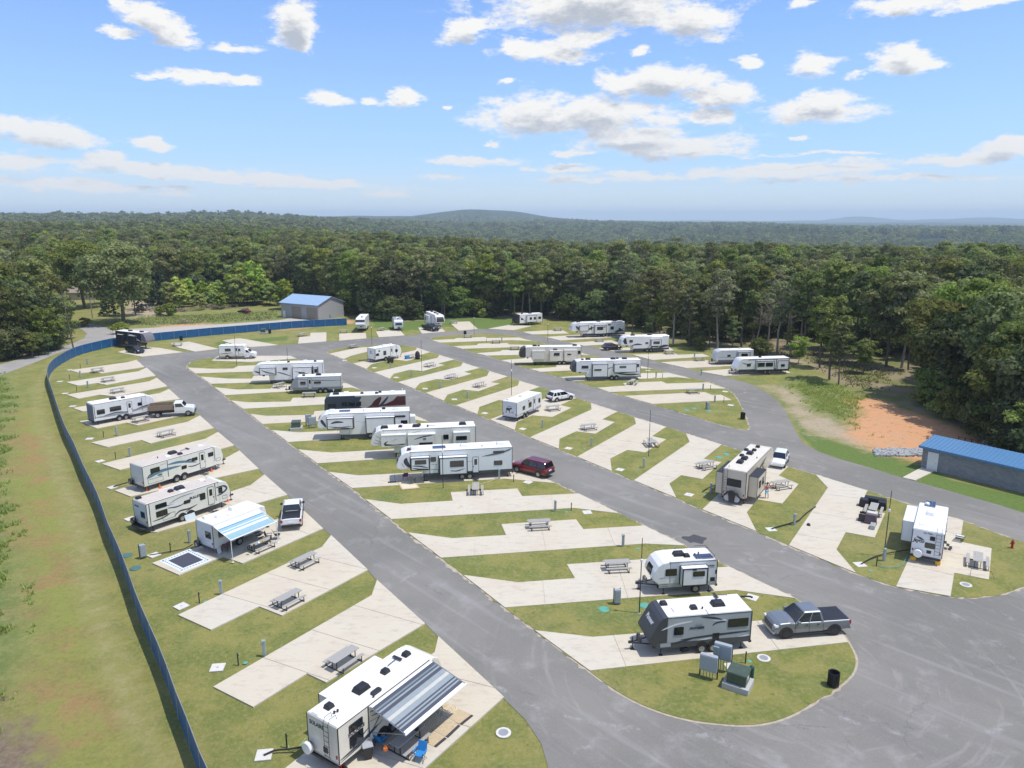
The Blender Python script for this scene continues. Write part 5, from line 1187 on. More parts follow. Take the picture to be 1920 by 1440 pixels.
# --- back and outer rows
def E_(*a, **k): return rv(*a, **k)
E_('fifth_wheel_trailer', 'fifth', 10.6, 3.75, at_rear(216, 620, 3.75, -27, -1), R(-27), 'black and bronze fifth wheel standing against the far corner of the blue fence', 'fifth wheel', near=-1, wall=mat('black_gelcoat', (.02,.022,.035), .22, coat=.6), cap=mat('pewter_cap', (.17,.16,.17), .3, coat=.4), roofm=M_ROOF,
   gfx=[(SW,[(.5,3.2),(2.0,2.9),(3.2,2.6)],.10),(SW,[(4.2,3.3),(6.0,3.1),(7.6,2.9)],.10),(SW,[(5.6,2.3),(7.0,2.1),(8.6,1.9)],.09),(SW,[(6.4,3.0),(7.6,2.3),(8.6,1.9)],.08),(M_GOLD,[(.4,.8),(7.6,.8),(7.6,1.5),(.9,1.4)]),(M_GOLD,[(8.6,1.7),(10.3,1.75),(10.2,1.95),(8.6,1.9)])],
   slides=((1.0,2.9,.8,3.0,.5,{'mat':M_BLACK}),(5.0,7.2,.8,3.0,.5,{'mat':M_BLACK})), roof=(('ac',3.8,0),('ac',7.8,0)), text=(('eb',.9,'front',0.0,2.35,SW,{'bold':.02,'fx':10.25}),))
E_('fifth_wheel_trailer', 'fifth', 9.8, 3.7, (G(674,622,1)[0]-2.5, G(674,624,0)[1]+6.5, ZP), R(-86), 'white fifth wheel with a dark nose band where the blue fence ends', 'fifth wheel', near=-1, cap=M_WHITE, W=2.45,
   roof=(('ac',5,0,M_WHITE),('vent',7.2,.2)), text=())
u20 = [o for o in C.objects if o.get('label','').startswith('white fifth wheel with a dark nose band')][0]
u20.location = (*[G(676,624)[i] - 9.6*(math.cos(R(-86)), math.sin(R(-86)))[i] for i in (0,1)], ZP)
cap_plate(u20, 'fifth', 9.8, 3.7, 2.75, 3.35, 1.2, 1.2, M_DARK, 'dark_front_band')
cap_plate(u20, 'fifth', 9.8, 3.7, 1.8, 2.15, 1.2, 1.2, SG, 'lower_front_band')
M_POLISH = mat('polished_aluminium', (.66,.67,.69), .38, metal=.6, var=.05)
u21 = E_('silver_rounded_trailer', 'air', 7.6, 2.95, (*[G(748,621)[i] - 7.6*(math.cos(R(-76)), math.sin(R(-76)))[i] for i in (0,1)], ZP), R(-76), 'polished silver rounded trailer on a pad before the woods', 'travel trailer', wall=M_POLISH, cap=M_POLISH, roofm=M_POLISH, near=-1, wins=((1.0,1.8,1.5,2.0),(4.6,5.4,1.5,2.0)), roof=(('ac',3.8,0,M_WHITE),('vent',5.6,0)), trim=False, W=2.45)
cap_plate(u21, 'air', 7.6, 2.95, 1.5, 2.15, .95, .85, M_GLASS, off=.06)
u22 = E_('fifth_wheel_trailer', 'fifth', 10.5, 3.8, (*[G(826,618)[i] - 10.4*(math.cos(R(-68)), math.sin(R(-68)))[i] for i in (0,1)], ZP), R(-68), 'white fifth wheel facing the lane behind a black pickup', 'fifth wheel', near=-1, cap=M_WHITE, slides=((1.0,5.6,.9,3.1,.8,{'wins':((2.0,2.8,1.6,2.5),)}),), farslides=((2.0,5.6,.9,3.1,.8,),), roof=(('ac',2.2,0),('ac',5.4,.1),('vent',3.8,.3),('vent',7.4,.2),('vent',8.3,-.2)))
cap_plate(u22, 'fifth', 10.5, 3.8, 2.0, 3.35, 1.08, 1.0, M_DARK, 'dark_front_panel')
E_('travel_trailer', 'slant', 8.6, 3.05, at_rear(1017, 587.5, 3.05, 25, 1), hd2(25), 'white travel trailer with a black front cap, alone at the bend before the woods', 'travel trailer', near=1, cap=M_BLACK, slides=((2.0,5.2,.8,2.75,.5,{'wins':((2.3,3.0,1.5,2.2),(3.6,4.3,1.5,2.2))}),), wins=((.4,1.3,1.5,2.2),(6.2,6.8,1.5,2.0)), wheels=(3.2,4.1), gfx=[(S1,[(5.4,1.2),(6.4,1.8),(7.2,2.5)],.10)], roof=(('ac',3.4,0),('vent',6,0)))
E_('fifth_wheel_trailer', 'fifth', 14.3, 3.75, at_rear(1172, 603, 3.75, 12, 1), hd2(12), 'very long white fifth wheel covered in bold black slashes, nearest the woods', 'fifth wheel', near=1, wheels=(3.9,4.8,5.7),
   slides=((5.2,8.3,.9,3.1,.6,{'wins':((6.1,7.7,1.9,2.7),(5.5,6.0,2.5,2.7))}),(9.9,12.3,1.7,3.1,.5,{})), wins=((3.0,3.9,1.8,2.6),(1.1,1.7,1.7,2.1),(8.9,9.15,1.8,2.8),(3.9,4.6,2.9,3.3)), skirt=M_CHAR, skirt_z=.95,
   gfx=[(S1,[(.1,1.3),(1.3,1.4),(2.8,.9)],.28),(S1,[(.3,1.9),(1.6,1.6),(3.0,1.2)],.16),(S1,[(.1,3.2),(2.2,2.9)],.12),(SG,[(.1,2.6),(1.8,2.3)],.10),(S1,[(8.4,2.5),(9.6,2.1),(10.2,1.5)],.30),(S1,[(11.4,1.8),(12.6,2.4),(13.2,3.0)],.35),(S1,[(12.0,1.7),(13.2,2.2)],.22)], roof=(('ac',12.2,0),('ac',6.8,0),('ac',2.4,0)))
E_('fifth_wheel_trailer', 'fifth', 11.4, 3.7, at_rear(1255, 629, 3.7, 9, 1), hd2(9), 'white fifth wheel with dark slashes low on its side, behind a dark car', 'fifth wheel', near=1, wheels=(4.2,5.1),
   slides=((2.0,4.4,1.4,2.9,.5,{'wins':((2.4,3.9,1.9,2.5),)}),), wins=((4.9,5.6,1.9,2.3),(8.6,9.4,2.3,2.9)), skirt=M_CHAR, skirt_z=.9, gfx=[(S1,[(.1,1.4),(1.3,1.3),(2.4,.9)],.35),(S1,[(2.4,1.1),(3.6,1.3),(4.4,.95)],.25),(S1,[(6.4,1.75),(7.6,1.85),(8.8,1.6)],.22)], roof=(('ac',8.3,0),('vent',6,0,M_WHITE),('ac',4.3,0)))
MB().ext([(9.9,1.95),(10.5,2.0),(10.9,2.6),(10.6,3.3),(10.2,3.3)], 'y', 1.2, 1.235).build('dark_front_band', M_DARK, [o for o in C.objects if o.get('label','').endswith('behind a dark car')][0])
E_('fifth_wheel_trailer', 'fifth', 12.9, 3.75, at_rear(1090, 650, 3.75, 4, 1), hd2(4), 'cream fifth wheel with a dark nose in the back island', 'fifth wheel', near=1, wall=M_CREAM, cap=mat('dark_brown_cap', (.045,.04,.04), .45), xc=1.3, wheels=(3.6,4.5),
   slides=((3.9,6.6,.95,3.0,.6,{'trim':M_TAN,'wins':((4.6,5.8,2.0,2.6),)}),(.9,3.6,.95,3.1,.6,{'trim':M_TAN,'wins':((2.2,3.0,2.1,2.4),)}),(7.6,10.3,1.3,3.0,.5,{'trim':M_TAN})), wins=((.15,.7,2.2,2.9),(5.0,5.9,3.15,3.4)), gfx=[(S1,[(6.8,2.0),(7.6,2.3)],.08),(S1,[(.1,1.2),(2.0,1.1),(4.0,1.0)],.20)], roof=(('ac',9.6,0),('vent',8.8,.2),('ac',1.2,0)))
E_('fifth_wheel_trailer', 'fifth', 13.2, 3.75, at_rear(1202, 675, 3.75, 5, 1), hd2(5), 'white fifth wheel with a black nose and three dark roof units', 'fifth wheel', near=1, wheels=(4.6,5.5), xc=.9, cap=M_CHAR,
   slides=((.9,5.2,1.55,3.2,.5,{'wins':((2.9,4.2,2.4,2.75),)}),(6.4,9.3,.75,3.2,.5,{'wins':((7.6,9.0,1.95,2.25),)})), wins=((10.0,11.3,2.3,2.85),(.3,.75,2.4,3.0)), skirt=None, gfx=[(S1,[(.1,1.05),(2.4,1.0),(5.0,1.3)],.2),(S1,[(.1,1.5),(2.8,1.4),(5.6,1.1)],.08),(S1,[(5.2,2.5),(6.4,2.2),(7.6,1.8)],.08),(S1,[(9.4,2.2),(10.4,1.95)],.07)], roof=(('ac',9.9,0),('vent',11,.2),('ac',5.1,0),('ac',2.9,0),('vent',4.2,-.3)))
E_('travel_trailer', 'travel', 8.2, 3.05, at_rear(1414, 656, 3.05, 6, 1), hd2(6), 'pale travel trailer with a rounded front under the trees, behind another trailer', 'travel trailer', near=1, wheels=(2.8,3.7), slides=((1.0,3.6,1.0,2.7,.5,{'wins':((1.5,2.9,1.8,2.4),)}),), wins=((5.0,5.7,1.7,2.1),), skirt=mat('skirt_grey', (.12,.13,.15), .4), skirt_z=1.05, gfx=[(SG,[(4.0,1.5),(7.6,1.55),(7.6,1.65),(4.0,1.6)])], roof=(('dome',2.6,0),('sky',4.5,0)), wall=mat('pale_grey_wall', (.55,.58,.60), .35))
E_('travel_trailer', 'slant', 11.0, 3.1, at_rear(1481, 671, 3.1, 8, 1), hd2(8), 'white travel trailer with two slide-outs above a black band', 'travel trailer', near=1, wheels=(4.0,4.9), xc=1.0, slides=((3.4,7.0,.95,2.75,.55,{'wins':((3.7,5.2,1.6,2.4),(5.4,6.8,1.6,2.4))}),(.4,2.7,.95,2.75,.5,{'wins':((1.2,2.0,1.5,2.0),)})), wins=((8.0,8.8,1.6,2.1),), skirt=M_CHAR, skirt_z=1.05,
   gfx=[(S1,[(7.8,2.2),(9.0,2.1),(9.8,2.4)],.10),(M_CHAR,[(.1,2.85),(8.6,2.85),(8.6,2.98),(.1,2.98)])], roof=(('vent',5.6,0),))
# ---------------------------------------------------------------- cars and trucks (x forward from the rear bumper)
def paint(n, c, metal=.3): return mat(n, c, .28, metal=metal, var=.02, vs=1, coat=.9)
M_HEAD = mat('lamp_glass', (.75,.78,.80), .08, var=.02, spec=.8)
def loft(mb, st, m=0):
    """st: list of (x, [(y,z)...]) half sections, mirrored"""
    n = len(st[0][1]); b = len(mb.v); k = 2*n
    for x, sec in st:
        mb.v += [(x, y, z) for y, z in sec] + [(x, -y, z) for y, z in sec[::-1]]
    for i in range(len(st)-1):
        for j in range(k):
            a = b+i*k+j; c = b+i*k+(j+1) % k; mb.f.append((a, c, c+k, a+k)); mb.mi.append(m)
    mb.f.append(tuple(range(b, b+k))[::-1]); mb.mi.append(m)
    mb.f.append(tuple(range(b+(len(st)-1)*k, b+len(st)*k))); mb.mi.append(m)
def car(name, kind, px, py, hd, pm, label, cat='car', L=None, W=None, sc=1.0, wheelsm=None, loc=None, z=ZP, tonneau=True):
    spec = {  # length, width, sill, belt, roof, hood line points (x from the rear as share), cabin x range bottom/top, wheels
     'suv': dict(L=5.2, W=2.0, belt=1.12, roof=1.86, hood=1.12, nose=.95, cab=(.10,3.75,.30,3.1), wh=(1.05,4.15), r=.40),
     'crossover': dict(L=4.8, W=1.88, belt=1.02, roof=1.66, hood=1.02, nose=.85, cab=(.12,3.6,.55,2.75), wh=(.95,3.85), r=.36),
     'hatch': dict(L=4.5, W=1.82, belt=.98, roof=1.56, hood=.98, nose=.75, cab=(.05,3.4,.70,2.45), wh=(.9,3.55), r=.34),
     'pickup': dict(L=5.85, W=2.03, belt=1.22, roof=1.92, hood=1.27, nose=1.12, cab=(2.12,4.32,2.28,3.58), wh=(1.25,4.95), r=.43)}[kind]
    L = L or spec['L']; W = W or spec['W']; w = W/2; be, rf, ho, no = spec['belt'], spec['roof'], spec['hood'], spec['nose']
    loc = loc or (*G(px, py, z), z)
    T = empty(name, loc, R(hd), label, cat)
    c0, c1, t0, t1 = spec['cab']; c1 *= L/spec['L']
    root = T
    def sec(wd, top, bot=.34, crown=.03):
        return [(wd*.90, bot), (wd*.985, bot+.12), (wd, (bot+top)*.5), (wd*.975, top-.09), (wd*.92, top-.02), (wd*.5, top+crown), (0.001, top+crown*1.2)]
    mb = MB()
    st = [(0.0, sec(w*.93, be-.04, .45)), (.12, sec(w*.985, be, .34)), (L*.5, sec(w, be)), (c1+.05, sec(w, be+.01)), (c1+.35, sec(w*.99, ho)), (L-.45, sec(w*.965, ho-.06)), (L-.14, sec(w*.90, no-.02, .36)), (L, sec(w*.80, no-.22, .42))]
    if kind == 'pickup': st = [(0.0, sec(w*.97, be-.0, .5)), (.1, sec(w*.985, be, .45)), (2.1, sec(w*.985, be, .42)), (2.16, sec(w, be, .38))] + st[3:]
    loft(mb, st); mb.build('body', pm, T, smooth=False, bevel=.05, recalc=True, seg=3)
    # cabin of dark glass with a painted roof and pillars
    yb, yt = w*.93, w*.74
    cm = MB(); cm.hexa([(c0,-yb,be-.02),(c1,-yb*.97,be-.0),(c1,yb*.97,be-.0),(c0,yb,be-.02),(t0,-yt,rf-.06),(t1,-yt,rf-.06),(t1,yt,rf-.06),(t0,yt,rf-.06)])
    cm.build('cabin_glass', M_GLASS, T, bevel=.07, seg=3)
    rm = MB(); rm.hexa([(t0-.06,-yt-.03,rf-.09),(t1+.05,-yt-.03,rf-.09),(t1+.05,yt+.03,rf-.09),(t0-.06,yt+.03,rf-.09),(t0+.02,-yt+.12,rf+.02),(t1-.05,-yt+.12,rf+.02),(t1-.05,yt-.12,rf+.02),(t0+.02,yt-.12,rf+.02)])
    ro = rm.build('roof', pm, T, bevel=.06, seg=3)
    pl = MB()
    def pil(xa, xb, wd):
        for s in (-1, 1):
            pl.hexa([(xa-wd,s*yb-.012,be-.01),(xa+wd,s*yb-.012,be-.01),(xa+wd,s*yb+.012,be-.01),(xa-wd,s*yb+.012,be-.01),(xb-wd,s*(yt+.01)-.012,rf-.07),(xb+wd,s*(yt+.01)-.012,rf-.07),(xb+wd,s*(yt+.01)+.012,rf-.07),(xb-wd,s*(yt+.01)+.012,rf-.07)])
    pil(c0+.05, t0+.05, .07); pil(c1-.03, t1-.0, .045); mid = (c0+c1)/2; pil(mid, (t0+t1)/2+.0, .035)
    if kind in ('suv', 'crossover'): pil(c0+(c1-c0)*.27, t0+(t1-t0)*.22, .05)
    pl.build('pillar', pm, T, recalc=True)
    dl = MB()
    for x in ([mid, c0+(c1-c0)*.27 if kind != 'pickup' else mid, c1-.02] if kind != 'pickup' else [mid, c1-.02, c0+.02]):
        for s in (-1, 1): dl.box(x-.008, x+.008, s*w-.006, s*w+.006, .45, be-.1)
    for s in (-1, 1):
        for x in (mid+.12, mid-.75): dl.box(x, x+.18, s*w-.01, s*w+.025, be-.2, be-.16)
    dl.build('door_line', M_BLACK, T)
    for s in (-1, 1):
        MB().box(c1-.35, c1-.12, s*(yb+.02) if s > 0 else s*(yb+.26), s*(yb+.26) if s > 0 else s*(yb+.02), be+.0, be+.18).build('side_mirror', pm if kind != 'pickup' or 'white' not in label else M_BLACK, T, bevel=.03)
        MB().box(L-.34, L-.04, *sorted((s*w*.62, s*w*.92)), no-.22, no-.04).build('headlight', M_HEAD, T, bevel=.03)
        MB().box(-.03, .12, *sorted((s*w*.78, s*w*.975)), be-.34, be-.04).build('tail_light', M_RED, T, bevel=.02)
        MB().box(.8, L-.8, *sorted((s*w*.93, s*w*1.01)), .30, .42).build('running_board', M_BLACK, T)
    MB().box(L-.05, L+.02, -w*.55, w*.55, .62, no-.16).build('grille', M_BLACK, T, bevel=.02)
    MB().box(L-.12, L+.07, -w*.86, w*.86, .36, .60).build('bumper', M_ALU if kind == 'pickup' and 'white' not in label else (M_BLACK if kind in ('pickup',) else pm), T, bevel=.04)
    MB().box(-.10, .05, -w*.9, w*.9, .42, .68).build('bumper', M_BLACK if 'white' in label or kind != 'pickup' else M_ALU, T, bevel=.04)
    MB().box(-.035, -.0, -.26, .26, .80, .95).build('number_plate', M_WHITE, T)
    for x in spec['wh']:
        x *= L/spec['L']; r = spec['r']
        for s in (-1, 1):
            arc = [(x + (r+.10)*math.cos(R(q)), r + (r+.10)*math.sin(R(q))) for q in range(-15, 196, 15)]
            MB().ext(arc, 'y', *sorted((s*(w-.25), s*(w+.008)))).build('wheel_arch', M_BLACK, T)
            wheel(T, x, s, w+.03, r, .25, wheelsm or M_ALU)
    if kind == 'pickup':
        if tonneau: MB().box(.12, 2.05, -w*.86, w*.86, be+.0, be+.05).build('bed_cover', M_BLACK, T, bevel=.02)
        else:
            MB().box(.14, 2.02, -w*.78, w*.78, be-.02, be+.035).build('bed_floor', M_BLACK, T)
    elif kind in ('suv', 'crossover'):
        rr = MB()
        for s in (-1, 1): rr.tube([(t0+.2,s*(yt-.1),rf+.02),(t0+.35,s*(yt-.1),rf+.08),(t1-.4,s*(yt-.1),rf+.08),(t1-.2,s*(yt-.1),rf+.02)], .018, 5)
        rr.build('roof_rail', M_ALU if 'white' in label else M_BLACK, T)
    return T
def rear_at(px, py, hd, back):      # root placed so that the ground point px,py lies 'back' metres ahead of the rear bumper
    x, y = G(px, py, ZP); return (x - back*math.cos(R(hd)), y - back*math.sin(R(hd)), ZP)
ca = lambda *a, **k: car(*a, **k)
P_GREY = paint('blue_grey_metallic', (.20,.22,.235), .35); P_WHITE = paint('white_car_paint', (.80,.80,.80), 0); P_RED = paint('dark_red_metallic', (.20,.010,.022), .4)
P_BLACK = paint('black_car_paint', (.012,.013,.016), .2); P_PLUM = paint('dark_plum_metallic', (.05,.032,.04), .5)
GT = ca('pickup_truck', 'pickup', 0, 0, 187, P_GREY, 'blue-grey pickup truck with a black bed cover parked behind the dark grey trailer', 'pickup', loc=rear_at(1509, 1181, 187, 2.95), wheelsm=M_BLACK)
WT = ca('pickup_truck', 'pickup', 0, 0, 104, P_WHITE, 'white pickup truck seen from behind beside the blue and white awning', 'pickup', loc=rear_at(547, 993, 104, .3), tonneau=True)
RS = ca('parked_car', 'suv', 0, 0, 143, P_RED, 'dark red sport utility car behind the nearest white fifth wheel', 'car', loc=rear_at(1024, 893, 143, .55))
WS = ca('parked_car', 'crossover', 0, 0, 33, P_WHITE, 'white crossover car beside the boxy white trailer and a picnic table', 'car', loc=rear_at(1032, 753, 33, .3))
WH = ca('parked_car', 'hatch', 0, 0, -118, P_WHITE, 'white car facing the camera behind the tan fifth wheel', 'car', loc=rear_at(1458, 875, -118, 3.6))
DC = ca('parked_car', 'hatch', 0, 0, 8, P_PLUM, 'dark plum hatchback in front of a white fifth wheel near the woods', 'car', loc=rear_at(1148, 655.5, 8, 2.3))
BS = ca('parked_car', 'crossover', 0, 0, -30, P_BLACK, 'black car parked beside the black and bronze fifth wheel', 'car', loc=rear_at(254, 661, -30, 2.4))
BP = ca('pickup_truck', 'pickup', 0, 0, -50, P_BLACK, 'black pickup truck in front of a white fifth wheel', 'pickup', loc=rear_at(806, 619, -50, 2.6))
# flatbed truck with wooden sides
FT = empty('flatbed_truck', rear_at(293, 781, 17, .9), R(17), 'white truck with a rusty stake-sided flatbed behind the toy hauler', 'truck')
MB().box(0, 3.5, -1.15, 1.15, 1.05, 1.2).build('bed', M_STEEL, FT)
for (x0,x1,y0,y1) in ((0,3.5,-1.15,-1.09),(0,3.5,1.09,1.15),(0,.06,-1.09,1.09),(3.44,3.5,-1.09,1.09)):
    for k in range(3): MB().box(x0,x1,y0,y1,1.2+k*.25,1.2+k*.25+.22).build('side_board', M_WOOD, FT)
MB().box(.2,3.3,-1.05,1.05,1.2,1.32).build('bed_load', mat('rusty_load', (.16,.07,.045), .95, var=.5, vs=2, bump=.1, bs=5), FT)
MB().box(0, 6.0, -.45, .45, .55, .85).build('chassis', M_STEEL, FT)
MB().ext([(3.65,.7),(3.65,2.15),(4.75,2.15),(5.25,1.5),(6.3,1.35),(6.5,1.1),(6.5,.6)], 'y', -1.0, 1.0).build('cab', P_WHITE, FT, bevel=.08, seg=3)
for s in (-1,1): MB().ext([(3.85,1.5),(3.85,2.02),(4.7,2.02),(5.05,1.5)], 'y', *sorted((s*1.0,s*1.012))).build('window', M_GLASS, FT)
MB().hexa([(4.83,-.85,2.07),(5.23,-.85,1.55),(5.23,.85,1.55),(4.83,.85,2.07),(4.85,-.85,2.09),(5.26,-.85,1.56),(5.26,.85,1.56),(4.85,.85,2.09)]).build('windscreen', M_GLASS, FT)
for x in (1.3, 5.6):
    for s in (-1, 1): wheel(FT, x, s, 1.13 if x < 2 else 1.06, .44, .3, M_ALU)
MB().box(6.45,6.62,-.95,.95,.5,.8).build('bumper', M_BLACK, FT, bevel=.03)

# ---------------------------------------------------------------- picnic tables
def make_table():
    t = empty('picnic_table', (0,0,0))
    for k in range(5):
        MB().box(-1.12, 1.12, -.375+k*.152, -.375+k*.152+.142, .72, .76).build('tabletop_plank', M_TABLE, t)
    for s in (-1, 1):
        for k in (0, 1): MB().box(-1.12, 1.12, s*.74-.13+k*.135, s*.74-.13+k*.135+.125, .42, .455).build('bench_plank', M_TABLE, t)
    for x in (-.85, .85):
        f = MB()
        for y in (-.22, .22): f.box(x-.025, x+.025, y-.025, y+.025, .0, .72)
        f.box(x-.025, x+.025, -.88, .88, .0, .05).box(x-.025, x+.025, -.36, .36, .67, .72).box(x-.025, x+.025, -.86, -.62, .37, .42).box(x-.025, x+.025, .62, .86, .37, .42)
        for s in (-1, 1): f.box(x-.025, x+.025, s*.84-.02, s*.84+.02, .05, .42)
        f.build('leg_frame', M_STEEL, t)
    return t
tp = make_table(); tu = []; seen = {}
TABLES = [(183,697,48),(203,715,50),(221,736,50),(264,790,50),(312,817,52),(490,1028,55),(572,1058,56),(541,1131,56),(645,1244,56),(764,1398,56),
 (892,923,92),(1011,989,8),(1157,1067,6),(580,744,8),(524,726,60),(466,672,30),(662,652,50),(772,671,50),(806,687,50),(846,709,52),(899,725,52),(1037,769,20),(1104,805,22),(1221,835,95),(1324,877,25),(1463,914,20),(1637,962,58),(1832,1058,58),
 (877,633,8),(930,643.5,8),(965,655.5,8),(1186,720,70),(1299,737,8),(1046,620,8),(1124,640.5,8),(1255,663.5,8),(1311,676,8),(566,630,60),(644,624,8),(716,619.5,60),(851,606.5,8),(333,648,10)]
for px, py, a in TABLES:
    x, y = G(px, py, ZP); w = where(x, y); seen[w] = seen.get(w, 0) + 1
    lab = f'grey plank picnic table on the {w}'
    if seen[w] > 1: lab = lab.replace('grey plank', 'farther grey' if seen[w] == 2 else 'third grey')
    place(tp, tu, (x, y, ZP), R(a), lab, 'picnic tables on the concrete pads')
for t_ in tu: t_['category'] = 'picnic table'

# ---------------------------------------------------------------- utilities by the pads
def label_near(kindtxt, x, y, cnt={}):
    w = where(x, y); key = (kindtxt, w); cnt[key] = cnt.get(key, 0) + 1
    n = cnt[key]
    pre = '' if n == 1 else ('another ' if n == 2 else f'{ORD[n-1]} ')
    return f'{pre}{kindtxt} by the {w}'
def many(proto, pts, txt, group, cat, z=0.0, rz=None, scale=None):
    used = []
    for i, p in enumerate(pts):
        x, y = G(p[0], p[1], z)
        a = R(p[2]) if len(p) > 2 else R(random.choice((8, 55)) if rz is None else rz)
        place(proto, used, (x, y, z), a, label_near(txt, x, y), group)
        used[-1]['category'] = cat
    return used
pd = empty('power_pedestal', (0,0,0))
MB().box(-.11,.11,-.09,.09,0,1.15).build('post', M_PEDESTAL, pd, bevel=.015)
MB().taper(-.14,.14,-.12,.12,1.15,1.24,.03,.03).build('cap', M_PEDESTAL, pd)
MB().box(-.085,.085,.09,.105,.62,1.05).build('socket_cover', M_PANELBOX, pd)
many(pd, [(219.5,816),(244,856),(356,1017),(415,1114),(496,1230),(165,727),(151,707),(164,683),(936,898),(771,706),(732,691),(826,728),(877,747),(1017,802),(1109,837),(1207,877),(1332.7,925),(1489,985),(1657,1052),
          (1318,732),(1340,755),(1230,709),(941,641),(1302,671),(1041,959),(1168,1025),(600,690),(1315,703)], 'grey power pedestal', 'power pedestals beside the pads', 'power pedestal', ZL-.02)
bp_ = empty('water_post', (0,0,0)); MB().lathe([(.045,0),(.045,.85),(.055,.86),(.055,.9),(.02,.93)], n=8).build('standpipe', M_BLACK, bp_); MB().box(-.02,.10,-.02,.02,.72,.77).build('tap', M_STEEL, bp_)
many(bp_, [(151,691),(131,712),(144,734),(194.5,820),(217,860),(320,1035),(374,1130),(447,1247),(538,1401),(963,904),(1071,958),(1397.5,1244),(1332,731),(1357,755),(1242,709),(1643,1062),(912,642)], 'slim black water post', 'black water posts beside the pads', 'water post', ZL-.02)
ls = empty('sewer_cover', (0,0,0)); MB().box(-.45,.45,-.45,.45,-.02,.05).build('slab', M_WCONC, ls); MB().lathe([(.09,.03),(.09,.05),(.02,.055)], n=12).build('cap', M_PANELBOX, ls)
many(ls, [(131,694),(112,715.5),(122,738),(136,762),(168,823),(187.5,865),(211,914),(244,973),(289,1041),(340,1137),(408,1252),(495,1416),(990,904.5),(1101,961),(1410,1120.6),(1373,1251),
          (701.7,690),(743,708),(797,729),(852,749),(909,775),(980,804.5),(1066,841),(1162.5,881),(1292,928),(1446,993),(1612.5,1059),(1359.5,734.5),(1370,760),(1215,695),(646,676)], 'white square sewer cover', 'square concrete sewer covers in the grass', 'cover', ZL-.03)
gl = empty('valve_lid', (0,0,0)); MB().lathe([(.16,-.01),(.17,.02),(.12,.035)], n=14).build('lid', M_GREENLID, gl)
many(gl, [(1063,960),(1196,1029),(1405,1240),(1196,880),(1096,841),(1321,928),(460,1243),(385,1128),(1018,815),(760,714),(870,757),(1632,1070)], 'small green valve lid', 'small green lids in the grass', 'lid', ZL-.01)
bl_ = empty('septic_lid', (0,0,0)); MB().lathe([(.42,-.02),(.44,.03),(.40,.07),(.3,.09)], n=24).build('lid', M_GREENLID, bl_)
many(bl_, [(1132,1143),(1208,1136),(1361,852),(1348,858),(1287,769.5),(1301,766),(1329,771)], 'round bright green septic lid', 'round green septic lids', 'lid', ZL-.02)
bl2 = empty('septic_lid', (0,0,0)); MB().lathe([(.46,-.02),(.48,.03),(.44,.08),(.3,.10)], n=24).build('lid', M_DGREENLID, bl2)
many(bl2, [(238,1042),(254,1066)], 'dull green lid by the fence', 'dark green lids by the fence', 'lid', 0)
mh = empty('manhole', (0,0,0)); MB().lathe([(.46,-.02),(.46,.03),(.33,.035)], n=24).build('ring', M_WCONC, mh); MB().lathe([(.30,.0),(.30,.045),(.05,.05)], n=20).build('lid', M_GALV, mh)
many(mh, [(944,1374),(1811,1096.5),(1432,1234)], 'round concrete manhole in the grass', 'manholes', 'manhole', ZL-.02)
# tall slim poles
pl_ = empty('slim_pole', (0,0,0)); MB().lathe([(.045,0),(.04,3),(.028,6.3)], n=8).build('mast', M_STEEL, pl_)
MB().lathe([(.05,4.3),(.10,4.33),(.10,4.55),(.05,4.6)], n=10).build('repeater_box', M_WHITE, pl_); MB().lathe([(.05,-.02),(.14,.0),(.14,.04),(.05,.06)], n=10).build('base_plate', M_GALV, pl_)
many(pl_, [(1198.6,1150),(1657,1043),(1216,857),(959,742),(791,697),(697.5,648),(831,917),(444,686),(542,712),(889,628),(1027,641),(1214,711)], 'tall pole with a white box', 'slim poles in the lawns', 'pole', ZL-.02)
# litter bins
tb = empty('litter_bin', (0,0,0)); mbb = MB().lathe([(.27,.02),(.30,.5),(.34,1.02),(.31,1.02),(.27,.4),(.0,.3)], n=20); mbb.build('barrel', M_BLACK, tb)
mb2 = MB()
for k in range(20):
    q = 2*PI*k/20; mb2.box(.345*math.cos(q)-.015,.345*math.cos(q)+.015,.345*math.sin(q)-.015,.345*math.sin(q)+.015,.04,1.06)
mb2.build('slat', M_BLACK, tb, kind='stuff')
many(tb, [(1561.5,1286),(1392.5,786),(872,628),(506,625),(340,638)], 'black slatted litter bin', 'litter bins', 'litter bin', ZL-.02)
# electric cabinets
def cabinet(x, y, rz, label, h=1.9, w=1.05, extra=False):
    t = empty('electric_cabinet', (x, y, ZL-.02), rz, label, 'electric cabinet', 'electric cabinets on frames')
    MB().box(-w/2, w/2, -.16, .16, h-1.15, h).build('box', M_PANELBOX, t, bevel=.02)
    MB().box(-w/2+.06, w/2-.06, -.185, -.16, h-1.08, h-.07).build('door', M_PANELBOX, t, bevel=.008)
    if extra: MB().box(-w/2-.02, -w/2+.35, -.30, -.19, h-.8, h-.2).build('meter', M_PEDESTAL, t, bevel=.015)
    for s in (-1, 1): MB().box(s*w/2-.04, s*w/2+.04, .1, .18, 0, h+.02).build('leg', M_BLACK, t)
    cn = MB()
    for k in (-.3, -.1, .1, .3): cn.tube([(k, 0, 0), (k, 0, h-1.15)], .03, 6)
    cn.build('conduit', M_GALV, t)
    return t
x, y = G(1327, 1273); cabinet(x, y, R(-28), 'grey electric cabinet on legs, left of the pair near the turnaround', 1.75, 1.15)
x, y = G(1353, 1259); cabinet(x, y, R(-28), 'taller grey electric cabinet with meters behind the first', 2.05, 1.15, True)
x, y = G(579, 800); cabinet(x, y, R(10), 'grey electric cabinet near the fifth wheel with the ladder, farther of two', 1.8, .8)
